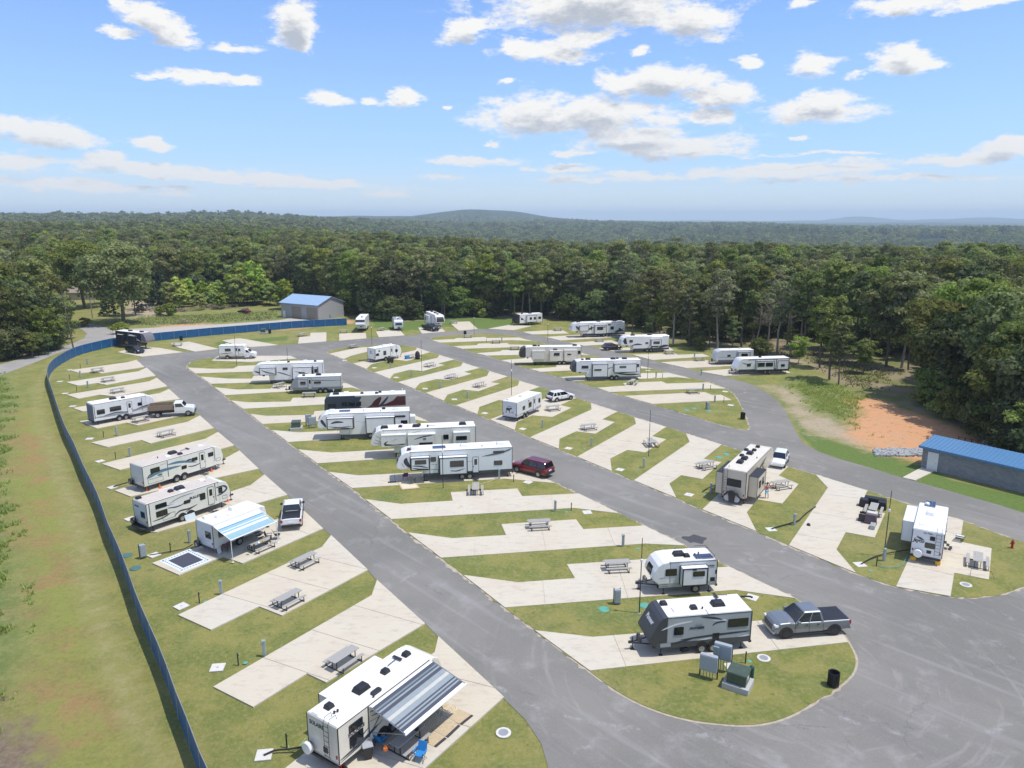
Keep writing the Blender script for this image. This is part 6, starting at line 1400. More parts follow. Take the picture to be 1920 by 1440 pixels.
x, y = G(586, 803.5); cabinet(x, y, R(10), 'grey electric cabinet near the fifth wheel with the ladder, nearer of two', 1.7, 1.0)
x, y = G(1157, 1134); c5 = cabinet(x, y, R(5), 'small grey electric cabinet between two green septic lids', 1.3, .5)
x, y = G(269, 1047); cabinet(x, y, R(40), 'narrow grey electric cabinet near the blue fence', 1.3, .5)
x, y = G(1327, 768); cabinet(x, y, R(20), 'small electric cabinet beside the septic lids in the back lawn tip', 1.2, .5)
def transformer(px, py, rz, label):
    x, y = G(px, py); t = empty('transformer', (x, y, ZL-.02), rz, label, 'transformer')
    MB().box(-.85,.85,-.75,.75,0,.42).build('plinth', mat('plinth_concrete', (.42,.42,.40), .85), t, bevel=.02)
    MB().box(-.62,.62,-.55,.55,.42,1.15).build('tank', M_XFMR, t, bevel=.03)
    MB().hexa([(-.68,-.62,1.15),(.68,-.62,1.15),(.68,.58,1.15),(-.68,.58,1.15),(-.64,-.58,1.25),(.64,-.58,1.25),(.60,.54,1.33),(-.60,.54,1.33)]).build('lid', M_XFMR, t, bevel=.02)
    MB().box(.62,.635,-.2,.05,.75,1.0).build('warning_plate', M_WHITE, t)
    return t
transformer(1383, 1288, R(-32), 'dark green transformer box on a concrete plinth near the turnaround')
transformer(556, 806, R(10), 'dark green transformer box left of the cabinets in the middle row')
transformer(494, 626, R(5), 'small dark transformer box beside the far blue fence')
x, y = G(1408, 1271); t = empty('bollard', (x, y, ZL-.02), 0, 'short dark green bollard beside the transformer', 'bollard'); MB().lathe([(.17,0),(.17,.75),(.10,.84),(.0,.86)], n=14).build('post', mat('dark_green_paint', (.01,.06,.06), .5), t)
# fire hydrant
x, y = G(1897, 1029); t = empty('fire_hydrant', (x, y, ZL-.02), 0, 'rusty red fire hydrant in the lawn right of the bird emblem trailer', 'hydrant')
MB().lathe([(.17,0),(.17,.05),(.10,.06),(.10,.62),(.14,.64),(.13,.72),(.07,.82),(.03,.84),(.03,.9)], n=14).build('barrel', M_RED, t)
for a in (0, 90, 180): MB().tube([(0,0,.48),(.19*math.cos(R(a)),.19*math.sin(R(a)),.48)], .055, 8).build('nozzle', M_RED, t)
# sewer hoses
def hose(name, pts, r, m, label, cat='hose', n=7):
    P3 = [(*G(p[0], p[1], .1), p[2] if len(p) > 2 else .16) for p in pts]
    sp = []
    xy = smooth_line([p[:2] for p in P3], 6); zz = np.interp(np.linspace(0, len(P3)-1, len(xy)), range(len(P3)), [p[2] for p in P3])
    path = []
    for i, (q, z) in enumerate(zip(xy, zz)): path.append((q[0], q[1], z))
    o = MB().tube(path, r, n).build(name, m); tag(o, label, cat); return o
hose('sewer_hose', [(495,1417,.14),(515,1410,.2),(540,1409,.25),(565,1409,.4)], .055, M_HOSE, 'black corrugated sewer hose from the cream trailer to a white cover')
hose('sewer_hose', [(1615,1058,.14),(1632,1049,.2),(1650,1043,.22),(1680,1038,.3),(1706,1036,.4)], .055, M_HOSE, 'black corrugated sewer hose of the bird emblem trailer')
hose('sewer_hose', [(1447,992,.16),(1462,988,.2),(1480,983,.2),(1497,978,.25),(1507,968,.2),(1516,960,.16),(1529,951,.16)], .06, M_HOSE, 'long black hose across the lawn toward an empty pad')
hose('sewer_hose', [(1317,923,.14),(1326,918,.25),(1345,914,.5)], .06, M_HOSE, 'black hose on the left of the tan fifth wheel')
hose('sewer_hose', [(1389,1119,.14),(1404,1119,.14),(1411,1121,.14)], .07, M_HOSE, 'short black hose behind the dark grey trailer')
hose('sewer_hose', [(213,913,.15),(228,911,.3),(240,909,.4)], .07, M_HOSE, 'black hose behind the long trailer with the spare tyre')
hose('sewer_hose', [(672,676,.15),(682,676,.2),(690,676,.3)], .07, M_HOSE, 'black hose behind the white trailer near the lane bend')
hose('power_cable', [(280,1041,.12),(300,1038,.12),(322,1034,.12),(345,1030,.14),(362,1026,.4)], .045, M_HOSE, 'dark cable from a white cover to the small white trailer', 'cable')
hose('water_hose', [(540,1400,.2),(545,1406,.12),(560,1402,.12),(568,1392,.12),(573,1385,.14)], .025, mat('light_green_hose', (.22,.45,.20), .5), 'light green water hose behind the cream trailer', 'hose')
hose('water_hose', [(1646,1060,.12),(1655,1064,.12),(1680,1064,.12),(1692,1058,.12),(1700,1047,.3)], .025, mat('aqua_hose', (.10,.33,.40), .5), 'thin aqua water hose behind the bird emblem trailer', 'hose')
hose('power_cable', [(828,901,.12),(845,911,.12),(870,910,.12),(905,907,.12),(936,898,.3)], .02, mat('beige_cable', (.55,.50,.38), .6), 'beige cable along the edge of the pad with the door steps', 'cable')

# ---------------------------------------------------------------- camp things
def rug(px_pts, label, base, border, z=ZP+.012, motif=None, stripes=0):
    W2 = [G(*p) for p in px_pts]
    cx = sum(p[0] for p in W2)/4; cy = sum(p[1] for p in W2)/4
    t = empty('outdoor_rug', (cx, cy, 0), 0, label, 'rug'); L_ = [(p[0]-cx, p[1]-cy) for p in W2]
    MB().ext(L_, 'z', z-.01, z).build('border', border, t)
    def at(u, v):
        a = [L_[0][i]+(L_[1][i]-L_[0][i])*u for i in (0,1)]; b = [L_[3][i]+(L_[2][i]-L_[3][i])*u for i in (0,1)]
        return (a[0]+(b[0]-a[0])*v, a[1]+(b[1]-a[1])*v)
    return t, at
M_RUGK = mat('dark_rug', (.06,.065,.09), .95, var=.2, vs=8); M_RUGW = mat('pale_rug_border', (.60,.66,.70), .95); M_RUGB = mat('tan_rug', (.50,.40,.26), .95, var=.15, vs=6); M_RUGL = mat('cream_rug_line', (.66,.57,.42), .95); M_RUGD = mat('black_rug_band', (.05,.045,.05), .95)
t, at = rug([(299,1054),(356,1031),(398,1052),(341,1075)], 'dark patterned rug with a pale blue border behind the small white trailer', M_RUGK, M_RUGW)
MB().ext([at(.17,.17),at(.83,.17),at(.83,.83),at(.17,.83)], 'z', ZP+.012, ZP+.02).build('field', M_RUGK, t)
mo = MB()
for i in range(10):
    for (u, v) in ((.03+.094*i+.03, .085), (.03+.094*i+.03, .915), (.085, .03+.094*i+.03), (.915, .03+.094*i+.03)):
        c = at(u, v); s_ = .10; mo.ext([(c[0]-s_,c[1]),(c[0],c[1]-s_*.7),(c[0]+s_,c[1]),(c[0],c[1]+s_*.7)], 'z', ZP+.012, ZP+.018)
mo.build('motif', M_RUGK, t, kind='stuff')
def tanrug(q, label):
    t, at = rug(q, label, M_RUGB, M_RUGD)
    MB().ext([at(.0,.06),at(1,.06),at(1,.94),at(0,.94)], 'z', ZP+.013, ZP+.019).build('field', M_RUGB, t)
    m = MB()
    for u in (.18,.5,.82):
        for (r0, r1) in ((.26,.31),(.13,.17),(.0,.06)):
            for k in range(16):
                a0, a1 = 2*PI*k/16, 2*PI*(k+1)/16
                c = at(u,.5); q_ = [(c[0]+r0*math.cos(a0),c[1]+r0*math.sin(a0)),(c[0]+r1*math.cos(a0),c[1]+r1*math.sin(a0)),(c[0]+r1*math.cos(a1),c[1]+r1*math.sin(a1)),(c[0]+r0*math.cos(a1),c[1]+r0*math.sin(a1))]
                if r0 == 0: q_ = q_[1:3] + [c] 
                m.ext(q_, 'z', ZP+.0195, ZP+.0235)
    m.build('motif', M_RUGL, t, kind='stuff')
tanrug([(792,1323),(818,1313),(888,1345),(866,1363)], 'tan medallion rug with a small chair on it')
tanrug([(762,1347),(788,1328),(864,1364),(840,1387)], 'middle tan medallion rug under the end of a picnic table')
tanrug([(738,1368),(762,1350),(838,1388),(818,1405)], 'tan medallion rug nearest the picnic table bench')
def chair(px, py, rz, m, label, fold=False, z=ZP):
    x, y = G(px, py, z); t = empty('camp_chair', (x, y, z), R(rz), label, 'chair')
    MB().hexa([(-.26,-.24,.40),(.26,-.24,.42),(.26,.24,.42),(-.26,.24,.40),(-.26,-.24,.43),(.26,-.24,.45),(.26,.24,.45),(-.26,.24,.43)]).build('seat', m, t)
    MB().hexa([(-.28,.22,.43),(.28,.22,.43),(.28,.40,.95),(-.28,.40,.95),(-.28,.25,.43),(.28,.25,.43),(.28,.43,.95),(-.28,.43,.95)]).build('backrest', m, t)
    for s in (-1, 1):
        MB().box(s*.31-.04, s*.31+.04, -.25, .25, .62, .65).build('armrest', m, t)
        MB().tube([(s*.28,-.25,0),(s*.28,.25,.62)], .014, 5).tube([(s*.28,.28,0),(s*.28,-.25,.62)], .014, 5).build('leg', M_STEEL, t)
    return t
chair(714, 1398, 150, M_BLUE, 'bright blue folding chair between a bin and a picnic table')
chair(788, 1425, -20, M_BLUE, 'blue folding chair at the pad corner beyond the picnic table')
chair(821, 1333, 180, M_TEAL, 'small dark chair with a teal cushion on the farthest tan rug')
chair(785, 677, 30, M_BLUE, 'blue folding chair at the table near the covered grill') if False else None
x, y = G(763, 673, ZP); t = empty('cool_box', (x, y, ZP), R(40), 'blue cool box beside the table near the covered grill', 'cool box'); MB().box(-.4,.4,-.3,.3,0,.7).build('box', M_BLUE, t, bevel=.04); MB().box(-.42,.42,-.32,.32,.7,.8).build('lid', mat('light_blue_lid',(.12,.36,.62),.5), t, bevel=.02)
chair(1256, 1071, 60, M_TEAL, 'teal folding chair in front of the rounded white camper')
chair(520, 1010, 120, M_BLACK, 'black folding chair under the blue and white awning')
chair(505, 1014, 100, M_BLACK, 'second black folding chair under the blue and white awning, nearer its post')
chair(436, 914+95, 80, M_PURPLE, 'x') if False else None
# bin by the cream trailer
x, y = G(690, 1421, ZP); t = empty('waste_bin', (x, y, ZP), R(20), 'dark open waste bin with a grey liner beside the cream trailer', 'bin')
MB().hexa([(-.2,-.18,0),(.2,-.18,0),(.2,.18,0),(-.2,.18,0),(-.29,-.26,.86),(.29,-.26,.86),(.29,.26,.86),(-.29,.26,.86)]).build('tub', M_BLACK, t, bevel=.03)
MB().box(-.30,.30,-.27,.27,.83,.90).build('liner', mat('grey_liner',(.35,.38,.42),.6), t, bevel=.02)
def stool(px, py, label):
    x, y = G(px, py, ZP); t = empty('bar_stool', (x, y, ZP), R(20), label, 'stool'); MB().box(-.24,.24,-.2,.2,.72,.78).build('seat', mat('red_brown_seat',(.20,.04,.02),.6), t)
    for sx in (-1,1):
        for sy in (-1,1): MB().tube([(sx*.26,sy*.22,0),(sx*.2,sy*.16,.72)], .018, 5).build('leg', M_STEEL, t)
stool(422, 1036, 'red-brown bar stool at the rear corner of the blue awning'); stool(430, 1031, 'second red-brown bar stool under the blue awning')
x, y = G(412, 1037, ZP); t = empty('folding_board', (x, y, ZP), R(60), 'white board leaning at the rear corner of the small white trailer', 'board'); MB().hexa([(-.2,-.02,0),(.2,-.02,0),(.2,.02,0),(-.2,.02,0),(-.2,.18,1.0),(.2,.18,1.0),(.2,.22,1.0),(-.2,.22,1.0)]).build('sheet', M_WHITE, t)
x, y = G(355, 973, ZP); t = empty('leaning_board', (x, y, ZP), R(54), 'white square board leaning against the ivory trailer wheel', 'board'); MB().hexa([(-.55,-.35,.0),(.55,-.35,.0),(.55,-.31,.0),(-.55,-.31,.0),(-.55,.05,.95),(.55,.05,.95),(.55,.09,.95),(-.55,.09,.95)]).build('sheet', mat('pale_blue_board',(.52,.60,.62),.5), t)
def items(px, py, lst, z):
    for (dx, dy, r, h, m, nm, lab) in lst:
        x, y = G(px, py, z); t = empty(nm, (x+dx, y+dy, z), 0, lab, nm.replace('_', ' ')); MB().lathe([(r,0),(r,h*.6),(r*.5,h*.8),(r*.5,h)], n=10).build('vessel', m, t)
items(490, 1018, [(-.7,-.9,.12,.22,M_BLACK,'black_pot','black pot on the picnic table under the blue awning'),(-.45,-.6,.10,.18,M_BLACK,'dark_jar','dark jar next to the black pot under the blue awning'),(.1,.2,.07,.28,M_YELLOW,'yellow_bottle','yellow bottle in the middle of the table under the blue awning'),(-.2,-.1,.09,.2,M_WHITE,'white_cup','white cup on the table under the blue awning'),(.6,.9,.08,.3,M_BLACK,'dark_bottle','dark bottle at the far end of the table under the blue awning')], ZP+.76)
items(764, 1385, [(.45,.75,.12,.2,M_BLACK,'black_bowl','black bowl on the far end of the picnic table by the rugs'),(-1.1,-.9,.14,.26,M_ORANGE,'orange_lantern','orange lantern at the near end of the picnic table by the rugs')], ZP+.76)
# barbecue and bikes under the awning of the cream trailer
def grill(px, py, rz, label, m=M_BLACK):
    x, y = G(px, py, ZP); t = empty('barbecue', (x, y, ZP), R(rz), label, 'barbecue'); MB().box(-.35,.35,-.25,.25,.62,.80).build('firebox', m, t, bevel=.03)
    MB().ext([(-.25,.80),(.25,.80),(.22,1.0),(.08,1.1),(-.08,1.1),(-.22,1.0)], 'x', -.35, .35).build('lid', m, t, bevel=.02)
    for s in (-1,1):
        MB().box(s*.35 if s>0 else -.62, .62 if s>0 else -.35, -.22,.22,.74,.78).build('side_shelf', M_STEEL, t); MB().box(s*.3-.02,s*.3+.02,-.22,.22,0,.62).build('leg', M_STEEL, t)
    return t
grill(782, 1338, 56, 'black barbecue under the outer edge of the striped awning')
# cluttered site beside the empty pad: covered sofa group, grill and table cloth
def covered(px, py, rz, dims, label, m, name='garden_armchair', top=.06):
    x, y = G(px, py, ZP); t = empty(name, (x, y, ZP), R(rz), label, 'outdoor furniture')
    a, b, h = dims; MB().taper(-a/2,a/2,-b/2,b/2,0,h,top,top).build('cover', m, t, bevel=.06, seg=3)
    MB().box(-a/2-.015,a/2+.015,-b/2-.015,b/2+.015,.03,.10).build('hem', m, t); return t
covered(1640, 947, -32, (2.2,.9,.85), 'long black covered sofa behind the patio tables', M_BLACK, 'garden_sofa')
covered(1653, 953, -32, (.9,.9,.8), 'black covered armchair right of the long covered sofa', M_BLACK)
covered(1619, 948, -32, (.9,.9,.8), 'black covered armchair left of the long covered sofa', M_BLACK)
MT = mat('pale_table_cloth', (.52,.55,.50), .8)
covered(1632, 981, -32, (1.1,.65,1.0), 'tall dark covered grill on the cluttered patio', mat('plum_grey_cover',(.14,.10,.12),.8), 'covered_grill')
x, y = G(1634, 962, ZP+.76); t = empty('table_cloth', (x, y, ZP+.765), R(58), 'pale cloth over the middle of the cluttered picnic table', 'cloth'); MB().box(-.55,.55,-.42,.42,0,.012).build('cloth_top', MT, t)
x, y = G(1616, 975, ZP); t = empty('firewood_rack', (x, y, ZP), R(58), 'small dark rack of firewood left of the covered grill', 'rack')
for k in range(4):
    for j in range(3): MB().lathe([(.09,-.3),(.09,.3)], ((k-1.5)*.2,0,.12+j*.19), 8, 'y').build('log', M_WOOD if (j+k)%2 else M_BLACK, t)
MB().box(-.45,-.41,-.3,.3,0,.75).box(.41,.45,-.3,.3,0,.75).build('frame', M_STEEL, t)
x, y = G(1636, 990, ZP); t = empty('low_crate', (x, y, ZP), R(58), 'low pale crate at the near edge of the cluttered patio', 'crate'); MB().box(-.5,.5,-.22,.22,0,.42).build('box', mat('pale_grey_crate',(.42,.44,.42),.7), t, bevel=.02); MB().box(-.45,.45,-.17,.17,.42,.43).build('lid', M_PANELBOX, t)
# near the bird emblem trailer: striped folding lounger, frame, yellow blocks
x, y = G(1799, 1017, ZP); t = empty('entry_stairs', (x, y, ZP), R(57.5-90), 'fold-out entry stairs with white edges beside the bird emblem trailer', 'stairs')
for k in range(4): MB().box(-.35,.35,.0+.25*k,.22+.25*k,.62-.18*k,.66-.18*k).build('tread', M_BLACK if k%2 else M_WHITE, t)
for s in (-1,1): MB().hexa([(s*.35-.02,0,.6),(s*.35+.02,0,.6),(s*.35+.02,1.0,.0),(s*.35-.02,1.0,.0),(s*.35-.02,0,.72),(s*.35+.02,0,.72),(s*.35+.02,1.0,.12),(s*.35-.02,1.0,.12)]).build('stringer', M_NAVY, t)
x, y = G(1840, 1081, ZP); t = empty('clothes_rack', (x, y, ZP), R(-20), 'empty black metal frame lying near the manhole and picnic table', 'frame')
MB().tube([(-.9,-.3,.05),(-.75,.3,.45),(.75,.3,.45),(.9,-.3,.05)], .02, 5).build('tube_frame', M_STEEL, t)
def block(px, py, label, m=M_YELLOW, s=.42):
    x, y = G(px, py, ZP); t = empty('levelling_block', (x, y, ZP), R(57), label, 'block'); MB().box(-s/2,s/2,-s/2,s/2,0,s*.8).build('block_body', m, t, bevel=.02); MB().box(-s*.3,s*.3,-s*.3,s*.3,s*.8,s*.9).build('top_ribs', m, t)
block(1712, 1049, 'yellow block under the left rear corner of a white trailer'); block(1758, 1058, 'yellow block under the right rear corner of a white trailer')
block(640, 1437, 'red block under the rear corner of the cream trailer', M_RED, .3)
def cone(px, py, label):
    x, y = G(px, py, ZP); t = empty('traffic_cone', (x, y, ZP), 0, label, 'cone'); MB().lathe([(.13,.03),(.03,.45)], n=12).build('cone_body', M_ORANGE, t); MB().box(-.18,.18,-.18,.18,0,.03).build('base', M_ORANGE, t)
cone(300, 915, 'orange cone under the long trailer near its rear wheels'); cone(276, 920, 'orange cone behind the rear bumper of the long trailer'); cone(397, 884, 'orange cone near the front of the long trailer'); cone(427, 940, 'orange cone at the nose of the trailer with looped swooshes')
cone(1299, 1112, 'orange cone left of the wheel of the rounded camper') if False else None
# covered grill near the trailer by the bend
x, y = G(783, 673, ZP); t = empty('covered_grill', (x, y, ZP), R(30), 'dark dome shaped cover over a grill on the pad near the lane bend', 'grill cover'); MB().lathe([(.5,0),(.55,.8),(.45,1.4),(.2,1.7),(.05,1.75)], n=14).build('cover', mat('dark_plum_cover',(.03,.02,.035),.8), t); MB().lathe([(.56,.02),(.58,.1)], n=14).build('hem', M_BLACK, t)
x, y = G(732, 680, ZP); t = empty('wheeled_bin', (x, y, ZP), R(50), 'dark bin with a white side in front of the trailer near the lane bend', 'bin'); MB().taper(-.5,.5,-.4,.4,0,1.1,-.08,-.06).build('tub', M_BLACK, t, bevel=.04); MB().box(-.6,.6,-.48,.48,1.1,1.18).build('lid', M_STEEL, t, bevel=.02)
# mat, clutter at the front of the nearest fifth wheel
t, at = rug([(744,904),(776,900),(787,917),(754,920)], 'tan mat beside the kingpin of the nearest fifth wheel', M_RUGB, M_RUGB)
MB().ext([at(.08,.1),at(.92,.1),at(.92,.9),at(.08,.9)], 'z', ZP+.012, ZP+.016).build('field', M_RUGL, t)
chair(760, 899, 200, M_PURPLE, 'purple folding chair under the nose of the nearest fifth wheel'); chair(774, 906, 160, M_NAVY, 'navy folding chair near the front legs of the nearest fifth wheel')
x, y = G(735, 905, ZP); t = empty('scooter', (x, y, ZP), R(10), 'small black scooter lying left of the nearest fifth wheel', 'scooter'); MB().box(-.4,.4,-.08,.08,.08,.13).build('deck', M_BLACK, t)
for s in (-1,1): MB().lathe([(.08,-.02),(.08,.02)], (s*.4,0,.08), 10, 'y').build('wheel', M_TYRE, t)
MB().tube([(.38,0,.12),(.30,0,.95)], .02, 6).tube([(.30,-.2,.95),(.30,.2,.95)], .018, 5).build('handlebar', M_STEEL, t)
# small things at the rounded camper and the dark grey trailer
x, y = G(1264, 1066, ZP); t = empty('folded_umbrella', (x, y, ZP), 0, 'blue folded umbrella standing at the nose of the rounded camper', 'umbrella'); MB().lathe([(.02,0),(.02,.5),(.16,.7),(.14,1.5),(.03,2.0)], n=10).build('canopy', M_BLUE, t); MB().lathe([(.25,0),(.25,.05),(.03,.1)], n=12).build('base', M_STEEL, t)
x, y = G(1283, 1206+14, ZP); t = empty('black_bag', (x, y, ZP), R(20), 'black bag on the concrete beside the dark grey trailer', 'bag'); MB().taper(-.3,.3,-.2,.2,0,.3,.1,.08).build('bag_body', M_BLACK, t, bevel=.06, seg=3); MB().tube([(-.1,0,.3),(0,0,.42),(.1,0,.3)], .015, 5).build('handle', M_BLACK, t)
x, y = G(1516, 985, ZP); t = empty('hose_cap', (x, y, ZP), 0, 'small dark cap lying on the empty pad left of the cluttered patio', 'cap'); MB().lathe([(.2,0),(.15,.18),(.05,.25)], n=12).build('dome', M_BLACK, t)
# the person by the tan fifth wheel
def person(px, py, rz):
    x, y = G(px, py, ZP); t = empty('person', (x, y, ZP), R(rz), 'person in a pinkish red shirt and light blue shorts', 'person')
    J = {'pel':(0,0,.92),'wst':(0,0,1.08),'chs':(0,.0,1.32),'nck':(0,0,1.50),'hd0':(0,-.02,1.58),'hd1':(0,-.03,1.72),
         'lh':(.10,0,.88),'lk':(.12,-.08,.48),'la':(.13,.04,.08),'lf':(.14,-.14,.04),'rh':(-.10,0,.88),'rk':(-.12,.06,.48),'ra':(-.13,.14,.08),'rf':(-.14,-.02,.04),
         'ls':(.19,0,1.42),'le':(.27,-.02,1.14),'lw':(.27,-.18,.93),'lp':(.27,-.24,.87),'rs':(-.19,0,1.42),'re':(-.27,.02,1.14),'rw':(-.25,-.20,.98),'rp':(-.24,-.26,.94)}
    Rr = {'pel':.15,'wst':.13,'chs':.16,'nck':.06,'hd0':.085,'hd1':.095,'lh':.095,'lk':.062,'la':.04,'lf':.04,'rh':.095,'rk':.062,'ra':.04,'rf':.04,'ls':.065,'le':.045,'lw':.03,'lp':.04,'rs':.065,'re':.045,'rw':.03,'rp':.04}
    Ed = [('pel','wst'),('wst','chs'),('chs','nck'),('nck','hd0'),('hd0','hd1'),('pel','lh'),('lh','lk'),('lk','la'),('la','lf'),('pel','rh'),('rh','rk'),('rk','ra'),('ra','rf'),('chs','ls'),('ls','le'),('le','lw'),('lw','lp'),('chs','rs'),('rs','re'),('re','rw'),('rw','rp')]
    ks = list(J); me = bpy.data.meshes.new('body'); me.from_pydata([J[k] for k in ks], [(ks.index(a), ks.index(b)) for a, b in Ed], [])
    o = bpy.data.objects.new('body', me); C.objects.link(o); o.parent = t
    md = o.modifiers.new('skin', 'SKIN'); 
    for i, k in enumerate(ks):
        sv = me.skin_vertices[0].data[i]; sv.radius = (Rr[k], Rr[k]*(.75 if k in ('chs','wst','pel') else 1)); sv.use_root = (k == 'pel')
    o.modifiers.new('sub', 'SUBSURF').levels = 1; me.materials.append(M_SKIN)
    MB().lathe([(.165,.98),(.175,1.1),(.21,1.3),(.20,1.42),(.09,1.50)], n=14).build('shirt', M_SHIRT, t, smooth=True).scale = (1,.8,1)
    sh = MB()
    for s in (-1, 1): sh.lathe([(.115,.55),(.125,.75),(.15,.92),(.16,1.0)], (s*.10,0,0), 12)
    sh.build('shorts', M_LBLUE, t, smooth=True)
    MB().lathe([(.10,1.66),(.115,1.72),(.10,1.81),(.04,1.85)], (0,.01,0), 12).build('hair', M_PCAP, t, smooth=True)
person(1437, 934, 200)
# wrecked car, slash piles and utility poles outside the fence
x, y = G(468, 588); t = empty('wrecked_car', (x, y, 0), R(160), 'abandoned dark red and grey wreck in the grass left of the shed', 'wreck')
MB().ext([(0,.3),(0,.9),(.6,1.0),(1.0,1.5),(2.2,1.55),(2.9,1.0),(4.0,.85),(4.1,.35)], 'y', -.85, .85).build('body', mat('rusty_red_paint',(.10,.02,.02),.6,var=.4), t, bevel=.06)
MB().ext([(.9,1.05),(1.1,1.45),(2.1,1.5),(2.6,1.05)], 'y', -.87, .87).build('window', M_PANELBOX, t)
M_SLASH = mat('grey_slash_wood', (.26,.215,.175), .9, var=.3)
rng = random.Random(5)
for n_, (px, py, w, lab) in enumerate([(275, 582, 9, 'heap of grey cut branches near the wooded roadside'), (330, 584, 9, 'long heap of brown brush behind the sapling'), (345, 606, 2.5, 'small pile of dead brown brush in the meadow'), (405,578,12,'low line of felled branches along the saplings')]):
    x, y = G(px, py); m = MB()
    for k in range(70 if n_ != 2 else 26):
        a = rng.uniform(0, PI); l = rng.uniform(.5, 1.8 if n_ == 2 else 3.4); cx, cy = rng.gauss(0, w*.4), rng.gauss(0, .9); zz = rng.uniform(.05, 1.1)*max(0, 1-abs(cx)/w)
        m.tube([(cx-l*math.cos(a)/2, cy-l*math.sin(a)/2, zz), (cx+l*math.cos(a)/2, cy+l*math.sin(a)/2, max(.05, zz+rng.uniform(-.4,.7)))], rng.uniform(.04,.14), 5)
    o = m.build('brush_pile', M_SLASH); o.location = (x, y, 0); tag(o, lab, 'brush pile')
def upole(px, py, h, lean, label):
    x, y = G(px, py); t = empty('utility_pole', (x, y, 0), R(20), label, 'utility pole')
    m = M_GALV if 'pale' in label else M_STEEL
    MB().tube([(0,0,-.2),(lean,0,h)], .17, 10, r2=.12).build('shaft', M_BARK if 'dark' in label else M_PALEBARK, t)
    MB().box(lean-1.1, lean+1.1, -.06, .06, h-.8, h-.68).build('cross_arm', M_BARK, t)
    if 'pale' in label: MB().lathe([(.26,h-2.3),(.28,h-1.5),(.1,h-1.4)], (lean+.4,0,0), 12).build('transformer_can', M_GALV, t)
upole(138, 654, 13.5, -.9, 'dark utility pole leaning beside the public road'); upole(174, 597, 14.5, -.3, 'pale utility pole with a transformer can behind the road bend')
# houses among the trees at the left
def house(px, py, rz, L, Wd, hE, hR, wm, rm_, label):
    x, y = G(px, py); z0 = float(terrain(x, y)); t = empty('house', (x, y, z0), R(rz), label, 'house')
    MB().ext([(0,-.3),(Wd,-.3),(Wd,hE),(Wd/2,hR),(0,hE)], 'x', 0, L).build('wall', wm, t)
    for s in (0, 1):
        y0, y1 = (-.4, Wd/2) if s == 0 else (Wd+.4, Wd/2); z1 = hE - .4*(hR-hE)/(Wd/2)
        MB().hexa([(-.4,y0,z1+.03),(L+.4,y0,z1+.03),(L+.4,y1,hR+.03),(-.4,y1,hR+.03),(-.4,y0,z1+.2),(L+.4,y0,z1+.2),(L+.4,y1,hR+.2),(-.4,y1,hR+.2)]).build('roof', rm_, t, recalc=True)
    for k in range(3): 
        f = MB().box(1+k*L/3.2, 2.1+k*L/3.2, -.05, .0, 1.0, 2.1).build('window', M_WHITE, t); MB().box(1.1+k*L/3.2, 2.0+k*L/3.2, -.07, -.05, 1.1, 2.0).build('pane', M_GLASS, f)
house(118, 563, 8, 13, 8, 2.8, 5.2, mat('cream_siding',(.50,.47,.38),.6), mat('tan_shingles',(.30,.25,.20),.9,var=.2), 'cream house with a tan roof among the trees')
house(252, 555, 5, 15, 8, 2.6, 4.4, mat('grey_siding',(.35,.36,.36),.6), mat('green_metal_roof',(.06,.20,.17),.5), 'low house with a green metal roof behind the big roadside tree')
# riprap and small fence behind the block building
rng = random.Random(9); m = MB()
def rock(m, x, y, z, r):
    pts = []
    for k in range(8):
        sx, sy, sz = (1 if k in (1,2,5,6) else -1), (1 if k in (2,3,6,7) else -1), (1 if k > 3 else -1)
        pts.append((x+sx*r*rng.uniform(.5,1), y+sy*r*rng.uniform(.5,1), z+sz*r*rng.uniform(.35,.75)))
    m.hexa(pts)
poly = [(1642,845),(1665,842),(1690,847),(1728,848),(1726,856),(1700,857),(1670,854)]
for k in range(420):
    a = rng.random(); px = 1640+92*a; py = rng.uniform(843, 856) 
    x, y = G(px, py); rock(m, x, y, .08, rng.uniform(.12,.32))
for k in range(260):
    px = rng.uniform(1845,1925); py = rng.uniform(826,846); x, y = G(px, py); rock(m, x, y, .2, rng.uniform(.15,.4))
M_ROCK = mat('pale_limestone', (.33,.34,.34), .9, var=.2, vs=2)
o = m.build('riprap_stones', M_ROCK); tag(o, 'pale loose stones heaped along the bank beside the block building', 'stones', kind='stuff')
t0_ = G(1800, 842); bf = empty('black_wire_fence', (*G(1795,838),0), 0, 'low black metal fence behind the block building', 'fence')
p0 = Vector(G(1795,838)); p1 = Vector(G(1950,872)); nn = 12
for k in range(nn):
    q = p0 + (p1-p0)*k/nn; MB().box(q.x-p0.x-.04,q.x-p0.x+.04,q.y-p0.y-.04,q.y-p0.y+.04,0,1.5).build('post', M_BLACK, bf)
MB().tube([(0,0,1.4),(*(p1-p0),1.4)], .03, 5).tube([(0,0,.3),(*(p1-p0),.3)], .03, 5).build('rail', M_BLACK, bf)
# two flat asphalt patches: the dark oily spot on the lane
x, y = G(1303, 1011, ZR); bm_ = MB(); bm_.ext([(math.cos(a)*1.1*(1+.2*math.sin(3*a)), math.sin(a)*.9*(1+.25*math.sin(5*a+1))) for a in [2*PI*k/28 for k in range(28)]], 'z', ZR, ZR+.006)
o = bm_.build('asphalt_patch', mat('dark_asphalt_patch',(.06,.06,.065),.8), kind='structure'); o.location = (x, y, 0)
